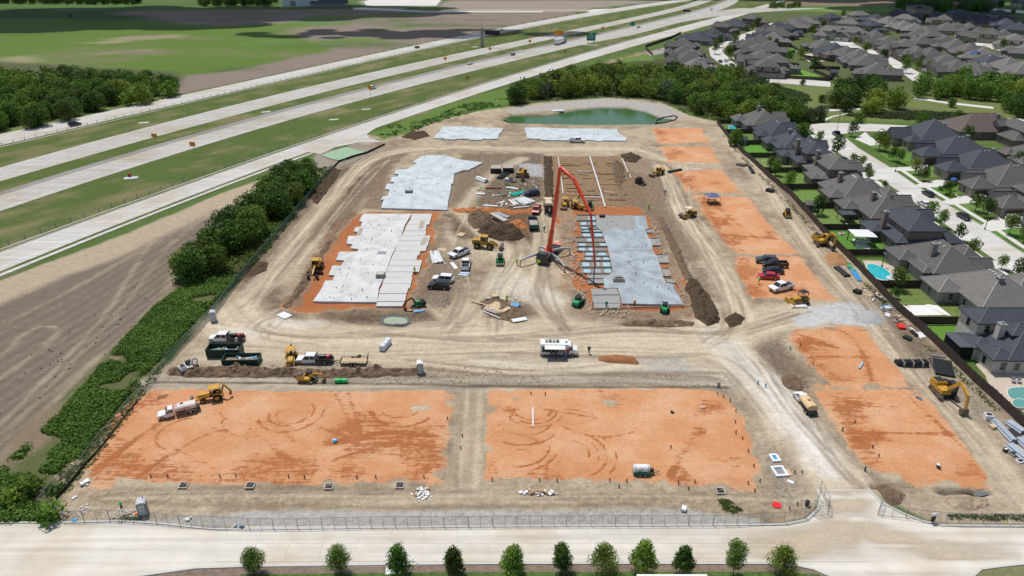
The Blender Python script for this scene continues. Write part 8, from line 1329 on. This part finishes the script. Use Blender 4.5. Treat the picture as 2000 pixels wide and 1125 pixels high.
for px,py,sx,sy,m2,lb in((1513,896,1.3,1.7,BLUEP,'upper white culvert frame beside the pale haul road'),(1522,922,1.9,2.2,GALV,'lower white culvert frame beside the pale haul road')):
 t=place('culvert_frame',lb,'frame',px,py,.1);a,b=sx/2,sy/2
 for q in((-a,a,-b,-b+.35),(-a,a,b-.35,b),(-a,-a+.35,-b+.36,b-.36),(a-.35,a,-b+.36,b-.36)):mb=MB();mb.box(*q,0,.3);mb.build('frame_side',PVC,t)
 mb=MB();mb.box(-a+.35,a-.35,-b+.35,b-.35,0,.12);mb.build('pit',m2,t)
B('white_board','white board lying below the white culvert frames','panel',(1537,939),(1550,944),1,.1,WRAP,'panel',shape='b',w=.6,h=.08);B('board_stack','tan boards beside the lower culvert frame','boards',(1536,917),(1545,929),2,.1,LUM,'board',shape='b',w=.25,h=.1);t=place('round_lid','bright red oval lid on the soil inside the lower right fence','lid',1517,987,0.);mb=MB();mb.cyl((0,0,.03),(0,0,.12),.62,n=16);mb.build('lid',mat('lid_red',(.75,.02,.03),.5),t)
def litter(name,label,cat,px,py,n,sx,sy,ms,seed,smin=.12,smax=.4,dz=0.,shape='box'):
 t=place(name,label,cat,px,py,0.,None,dz);r=random.Random(seed)
 for k in range(n):
  a,b=r.gauss(0,sx*.5),r.gauss(0,sy*.5);s=r.uniform(smin,smax);z=max(0,.5*(1-(abs(a)/sx+abs(b)/sy)*.6))*r.random()*smax*1.6;mb=MB();M_=Matrix.Translation((a,b,z+s*.3))@Matrix.Rotation(r.uniform(0,3),4,'Z')@Matrix.Rotation(r.uniform(-.4,.4),4,'X');mb.box(-s*.7,s*.7,-s*.5,s*.5,-s*.3,s*.3,M_);mb.build('piece',ms[r.randrange(len(ms))],t)
litter('paper_sack_pile','heap of torn white paper sacks and cardboard at the pad corner','rubbish',826,966,70,1.1,1.5,[WRAP,WRAP,WRAP,CARD],1,.1,.28);litter('box_pile','heap of cardboard boxes and white sacks between the pads and fence','rubbish',1055,963,44,1.9,.6,[CARD,CARD,WRAP,LUMG,CARD],2,.2,.42)
litter('rubble_patch','scattered white stone rubble left of the grey toilet cabin','rubble',250,1004,60,2.2,1.3,[mat('white_rubble',(.62,.60,.55),.9)],3,.08,.22);litter('rubble_patch','strip of white stones by the kerb at the lower left','rubble',158,1000,30,.8,1.3,[MC['white_rubble']],4,.08,.2);litter('plastic_sheet','crumpled white plastic on the soil at the lower left','rubbish',168,945,5,.7,.4,[WRAP],5,.2,.5);litter('plastic_sheet','crumpled white plastic caught on the soil below the orange pad corner','rubbish',145,970,4,.5,.5,[WRAP],6,.15,.4);litter('plastic_sheet','pale plastic sheet with a blue corner on the left orange pad','rubbish',653,864,4,.5,.35,[WRAP,BLUEP],7,.3,.6);litter('plastic_sheet','torn white sheet and dark bag on the lower right orange pad','rubbish',1833,913,5,.5,.5,[WRAP,PVC,DK],8,.2,.5);litter('plastic_sheet','blue rags on the lower right orange pad','rubbish',1796,779,4,.4,.3,[BLUEP,DK],9,.15,.35);litter('plastic_sheet','pale rag on the right orange pad','rubbish',1372,797,2,.4,.2,[WRAP],10,.2,.4);litter('dark_bag','small dark bag on the right orange pad','rubbish',1314,806,3,.3,.2,[DK],11,.2,.35);litter('blue_sheet','blue sheet against the fence at the lower left','rubbish',150,1017,3,.5,.2,[BLUEP],12,.2,.4);litter('blue_sheet','blue and red rubbish at the fence foot beside the kerb','rubbish',470,1031,4,.8,.15,[BLUEP,DK,RED],13,.15,.35);litter('white_bag','white bag at the fence foot inside the bottom left fence','rubbish',367,1015,3,.4,.3,[WRAP,GREY],14,.15,.4);litter('orange_net','crumpled orange net by the grey toilet','rubbish',264,1004,5,.5,.3,[ORANGEV],15,.15,.3);litter('paper_scrap','white board on the gravel strip behind the bottom fence','rubbish',1336,997,1,.1,.1,[WRAP],16,.6,.7)
LS=[LUM,LUMG,LUMG]
def sticks(name,label,pts,n,seed,l0=.8,l1=2.6,wd=.12,ms=LS):
 w=GA(pts);r=random.Random(seed);c=(sum(p[0]for p in w)/len(w),sum(p[1]for p in w)/len(w));t=thing(name,label,'lumber',(*c,0));X0,X1=min(p[0]for p in w),max(p[0]for p in w);Y0,Y1=min(p[1]for p in w),max(p[1]for p in w);k=0
 while k<n:
  x,y=r.uniform(X0,X1),r.uniform(Y0,Y1)
  if not inpoly(w,x,y):continue
  k+=1;a=r.choice((r.gauss(1.5,.4),r.gauss(0,.5),r.gauss(.8,.5)));l=r.uniform(l0,l1)/2;z=hz(x,y)+.05+r.uniform(0,.35);mb=MB();mb.beam((x-c[0]-l*math.cos(a),y-c[1]-l*math.sin(a),z),(x-c[0]+l*math.cos(a),y-c[1]+l*math.sin(a),z+r.uniform(-.05,.3)),wd,.06);mb.build('board',ms[r.randrange(len(ms))],t)
sticks('scattered_boards','tangle of loose form boards and stakes left of the film bays, upper part',[(1100,435),(1125,425),(1125,500),(1118,510),(1095,490),(1095,460)],70,1);sticks('scattered_boards','tangle of loose form boards left of the film bays, lower part',[(1112,500),(1132,500),(1146,560),(1150,600),(1122,590),(1118,540)],60,2);sticks('scattered_boards','loose boards along the near edge of the poured slab',[(1155,607),(1240,606),(1235,622),(1155,616)],22,3,.8,3);sticks('scattered_boards','form boards and stakes along the right edge of the poured slab',[(1268,425),(1290,470),(1315,530),(1345,600),(1335,600),(1300,520),(1272,460)],50,4);sticks('scattered_boards','loose boards on the soil in the timber island',[(985,575),(1015,585),(1015,600),(990,595)],14,5)
sticks('scrap_scatter','mixed white and green scraps around the rusty steel',[(925,362),(985,370),(1040,368),(1035,385),(985,385),(930,388)],40,6,.6,2.4,.3,[WRAP,GRNP,LUMG,STEEL,WRAP,DK]);sticks('scrap_scatter','tan crates and scraps on the ridge before the white pvc',[(970,392),(1000,396),(1000,404),(972,404)],14,7,.6,1.6,.5,[LUM,WRAP,LUMG]);sticks('scrap_scatter','rubbish strewn along the fence beside the gravel spread',[(1680,560),(1705,568),(1745,605),(1770,635),(1745,628),(1700,585)],34,8,.4,1.5,.25,[WRAP,LUM,STEEL,LUMG]);sticks('scrap_scatter','scraps on the pad beyond the clay trenches by the red pickup',[(1000,345),(1055,355),(1055,372),(1010,370)],16,9,.5,1.6,.25,[WRAP,LUMG,DK]);sticks('stakes','row of thin marker laths on the island soil',[(1345,615),(1362,615),(1362,625),(1345,625)],4,10,.8,1,.08,[ORANGEV])
sticks('scrap_scatter','branches and scraps on the soil before the moved earth, centre left',[(860,590),(880,580),(882,592),(868,600)],14,11,.4,1.2,.1,[STEEL,LUMG])
# ---------------------------------------------------------------- clods and stones: nobody could count them
def clods(name,label,pts,n,s0,s1,m,seed):
 w=GA(pts);r=np.random.default_rng(seed);X0,X1=min(p[0]for p in w),max(p[0]for p in w);Y0,Y1=min(p[1]for p in w),max(p[1]for p in w);X_,Y_=r.uniform(X0,X1,n*2),r.uniform(Y0,Y1,n*2);k=(sdpoly(w,X_,Y_)<0)&(fbm(X_,Y_,6,seed)+r.uniform(-.25,.25,n*2)>-.02);X_,Y_=X_[k][:n],Y_[k][:n];n=len(X_)
 j=np.searchsorted(ys,Y_)-1;i=np.searchsorted(xs,X_)-1;Z_=HT[j,i];s=(s0+(s1-s0)*r.random(n)**3)[:,None,None];b=np.array([(-1,-.3,0),(.2,-1,0),(1,.4,0),(-.2,1,0),(0,0,1.1)]);v=b[None]*s*r.uniform(.6,1.2,(n,5,3))+np.stack([X_,Y_,Z_-.02],-1)[:,None]
 f=np.array([(0,1,4),(1,2,4),(2,3,4),(3,0,4)])[None]+(np.arange(n)*5)[:,None,None];o=link(name,raw_mesh(name,v.reshape(-1,3),f.reshape(-1,3),m,None,True));o['kind']='stuff';o['label']=label;o['category']='clods'
clods('soil_clods','small soil clods and stones strewn over the dirt yard',[(140,1000),(330,705),(460,560),(620,380),(740,280),(1380,250),(1680,540),(1980,850),(2000,1010),(1600,1000)],9000,.04,.17,ST_,1);clods('clay_clods','orange clay crumbs over the fill pads',[(250,945),(250,820),(330,756),(1395,760),(1480,940)],3000,.03,.11,mat('clay_crumb',(.48,.20,.08),.95),2);clods('dark_clods','dark clods along the back of the pads',[(320,740),(330,712),(860,712),(1420,735),(1420,756),(880,756)],2500,.05,.2,SB_,3);clods('clay_clods','orange clay crumbs over the right hand pads',[(1530,640),(1690,640),(1800,770),(1945,950),(1700,930),(1600,765)],2500,.03,.16,MC['clay_crumb'],4)
# ---------------------------------------------------------------- roadside signs, lamps and the mast
def sign(label,px,py,w,h,hp,m,txt=None,rz=None,diamond=False,two=False):
 x,y=G(px,py);t=thing('road_sign',label,'sign',(x,y,0),rz if rz is not None else R(-15));mb=MB()
 for s in((-w*.3,w*.3)if two else(0,)):mb.cyl((s,0,0),(s,0,hp+(h if two else .1)),.07 if not two else .15,n=6)
 mb.build('post',GALV,t)
 mb=MB();M_=Matrix.Translation((0,-.12,hp+h/2))@Matrix.Rotation(R(45)if diamond else 0,4,'Y');mb.box(-w/2,w/2,-.03,.03,-h/2,h/2,M_);mb.build('panel',m,t);return t
sign('orange road work sign on the central reservation, left of the two near ones',304,276,2.6,1.4,1.6,ORG);sign('orange road work sign on the verge of the near highway lanes',379,296,2.4,1.6,2.0,ORG);sign('orange warning sign in front of the white car on the highway',724,190,1.9,1.9,3.8,ORG,diamond=True)
for px,py,lb in((870,124,'small orange sign on the reservation left of the mast'),(957,104,'small orange sign on the reservation right of the mast'),(1035,89,'small orange sign on the reservation left of the semi truck'),(914,163,'yellow diamond sign on the verge above the near frontage road'),(1104,110,'yellow diamond sign on the verge below the semi truck'),(1113,72,'small orange sign behind the semi truck'),(1177,62,'tiny orange sign on the reservation right of the green sign')):sign(lb,px,py,1.8,1.8,2.2,ORG if 'orange' in lb else YEL,diamond=True)
sign('wide orange sign on the reservation above the semi truck',1092,73,7,3,2.0,ORG,two=True)
t=sign('big green exit sign on two posts beside the highway',1154,86,6.6,5.6,2.4,SGRN,two=True)
for k,(a,b,w,h)in enumerate(((0,2.0,2.4,.7),(0,.6,4.6,.8),(0,-.9,4.2,.8),(-.2,2.55,.9,.5))):mb=MB();mb.box(a-w/2,a+w/2,-.19,-.16,5.2+b-h/2+(.0),5.2+b-h/2+.16);mb.box(a-w/2,a+w/2,-.19,-.16,5.2+b+.1,5.2+b+.24);mb.build('sign_line',SWHT,t)
sign('small green sign beyond the big exit sign',1235,55,3.6,3.2,2.0,SGRN);sign('small dark panel sign by the far ramp',1341,27,8,2,2,SBLK,two=True);sign('small white sign beside the far ramp',1389,23,3,2.6,1,SWHT)
mx_,my_=G(942,92);t=thing('sign_mast','tall grey mast with a wide dark message board over the far verge','sign mast',(mx_,my_,0),R(-20));mb=MB();mb.taper(-.9,.9,-.9,.9,0,-.6,.6,-.6,.6,13);mb.build('column',GREY,t);mb=MB();mb.beam((0,0,10.5),(14,0,10.5),.5,.7);mb.build('arm',GREY,t);mb=MB();mb.box(2.5,13.5,-.5,.4,8.6,11.6);mb.build('message_board',DK,t);mb=MB();mb.cyl((0,0,13),(0,0,18),.15,n=6);mb.build('antenna',GALV,t)
def lamp(label,px,py,h,arm=True,rz=0.):
 x,y=G(px,py);t=thing('street_lamp',label,'street lamp',(x,y,0),rz);mb=MB();mb.cyl((0,0,0),(0,0,h),.1,.07,8);mb.build('pole',BLACK,t);mb=MB();mb.cyl((0,0,0),(0,0,.5),.2,n=8);mb.build('base',BLACK,t);mb=MB();mb.taper(-.16,.16,-.16,.16,h,-.26,.26,-.26,.26,h+.45);mb.build('lantern',LAMP,t);mb=MB();mb.taper(-.3,.3,-.3,.3,h+.45,-.03,.03,-.03,.03,h+.75);mb.build('lamp_cap',BLACK,t)
lamp('black street lamp on the far verge, before the wide garage door',1748,336,4.6);lamp('black street lamp on the far verge lower down the street',1923,449,4.6);lamp('thin pole behind the black pickup on the street bend',1634,258,6.5);lamp('lamp post above the timber fence beside the turquoise pool',1722,522,3.4);lamp('small lamp post at the cross street corner on the right',1935,262,4)
for px,py,lb,m in((100,187,'white marker post on the far highway verge, leftmost',WHITE),(38,313,'white marker post beside the far lanes at the left edge',WHITE),(248,258,'pair of white marker posts on the far verge',WHITE),(360,229,'white marker post on the far verge, middle',WHITE),(525,187,'white marker post on the far verge near the lane bend',WHITE)):
 t=thing('marker_post',lb,'post',(*G(px,py),0));mb=MB();mb.box(-.12,.12,-.06,.06,0,1.6);mb.build('post',m,t);mb=MB();mb.box(-.1,.1,-.08,-.062,1.2,1.5);mb.build('reflector',ORG,t)
t=place('notice_board','leaning black notice post with a white top behind the kerb','sign',1820,1022,.2);mb=MB();mb.box(-.32,.32,-.04,.04,.35,1.3);mb.build('panel',SBLK,t);mb=MB();mb.box(-.42,.42,-.06,.06,1.3,1.75);mb.build('header',SWHT,t);mb=MB();mb.cyl((0,.06,0),(0,.06,1.4),.04,n=6);mb.build('post',GALV,t)
t=place('scarecrow_post','thin post wrapped with green and red rags by the street corner','post',241,1003,0.);mb=MB();mb.cyl((0,0,0),(0,0,2.1),.03,n=6);mb.build('post',STEEL,t);mb=MB();mb.ball((0,0,1.8),.22,6,5);mb.build('green_rag',GRN,t);mb=MB();mb.ball((0,0,1.2),.18,6,5,1,1,1.8);mb.build('red_rag',mat('dull_red_cloth',(.25,.05,.04),.8),t)
# yards: furniture, tubs and stones
for px,py,n,lb,ms in((1556,101,14,'jumble of white furniture in the far green yard',[PVC,GREY]),(1585,115,12,'white furniture round the far patio',[PVC,GREY]),(1285,98,10,'white furniture in the yard behind the first far roofs',[PVC,GREY]),(1944,765,8,'pool toys and rags on the deck by the fence',[GREY,BLUEC,RED,DK]),(1653,441,5,'garden furniture under the small blue awning',[PVC,DK]),(1440,262,6,'dark garden furniture by the tiny pool',[DK,BLUEC]),(1560,362,4,'white cushions on the patio strip',[PVC]),(1770,600,3,'small pots on the bare white patio',[DK,LUM])):
 litter('garden_furniture',lb,'furniture',px,py,n,2.2 if py<130 else .9,1.6 if py<130 else .6,ms,n,.3,.8 if py<130 else .45)
for px,py,lb in((1979,748,'grey deck chair on the pool deck, left one'),(1990,749,'grey deck chair on the pool deck, right one')):
 t=thing('deck_chair',lb,'chair',(*G(px,py),.1),R(-20));mb=MB();mb.box(-.3,.3,-.35,.3,.3,.38);mb.build('seat',GREY,t);mb=MB();mb.beam((0,.3,.35),(0,.6,.95),.6,.06);mb.build('backrest',GREY,t);[MB().box(x-.03,x+.03,y-.03,y+.03,0,.3).build('leg',GREY,t)for x in(-.26,.26)for y in(-.3,.25)]
t=thing('stone_edging','curved row of white stones round the shrub bed across the street','stones',(*G(1856,378),0));c=G(1856,378)
for k,(px,py)in enumerate(Z4(1650,200,[(1165,985),(1185,1000),(1205,1010),(1225,1020),(1240,1035),(1250,1050),(1265,1060),(1285,1062)],5.714)):x,y=G(px,py);mb=MB();mb.ball((x-c[0],y-c[1],.15),.3,6,5,1.2,1,.7);mb.build('stone',MC['white_rubble'],t)
wfence('black yard gate fence beside the tiny pool house',[(93.5,284.5),(88,284.5)])
mb=MB();w=GA([(1283,236),(1292,231),(1316,227),(1323,229),(1318,235),(1300,240),(1280,242)]);c=w[0];t=thing('basin_wall','dark curved wall with a small green basin at the right end of the pond','wall',(*c,0))
for a,b in zip(w,w[1:]+w[:1]):mb=MB();mb.beam((a[0]-c[0],a[1]-c[1],.0),(b[0]-c[0],b[1]-c[1],.0),.3,.9);mb.build('wall_section',SD_,t)
mb=MB();mb.slab([(a-c[0],b-c[1])for a,b in GA([(1284,237),(1293,232.5),(1313,233),(1308,238),(1298,240.5),(1282,241)])],-.1,.12);mb.build('basin_water',WAT,t)
bx('overflow_slab','pale slab on the far bank of the green pond','slab',1090,219,5,3,.3,WRAP,.1)
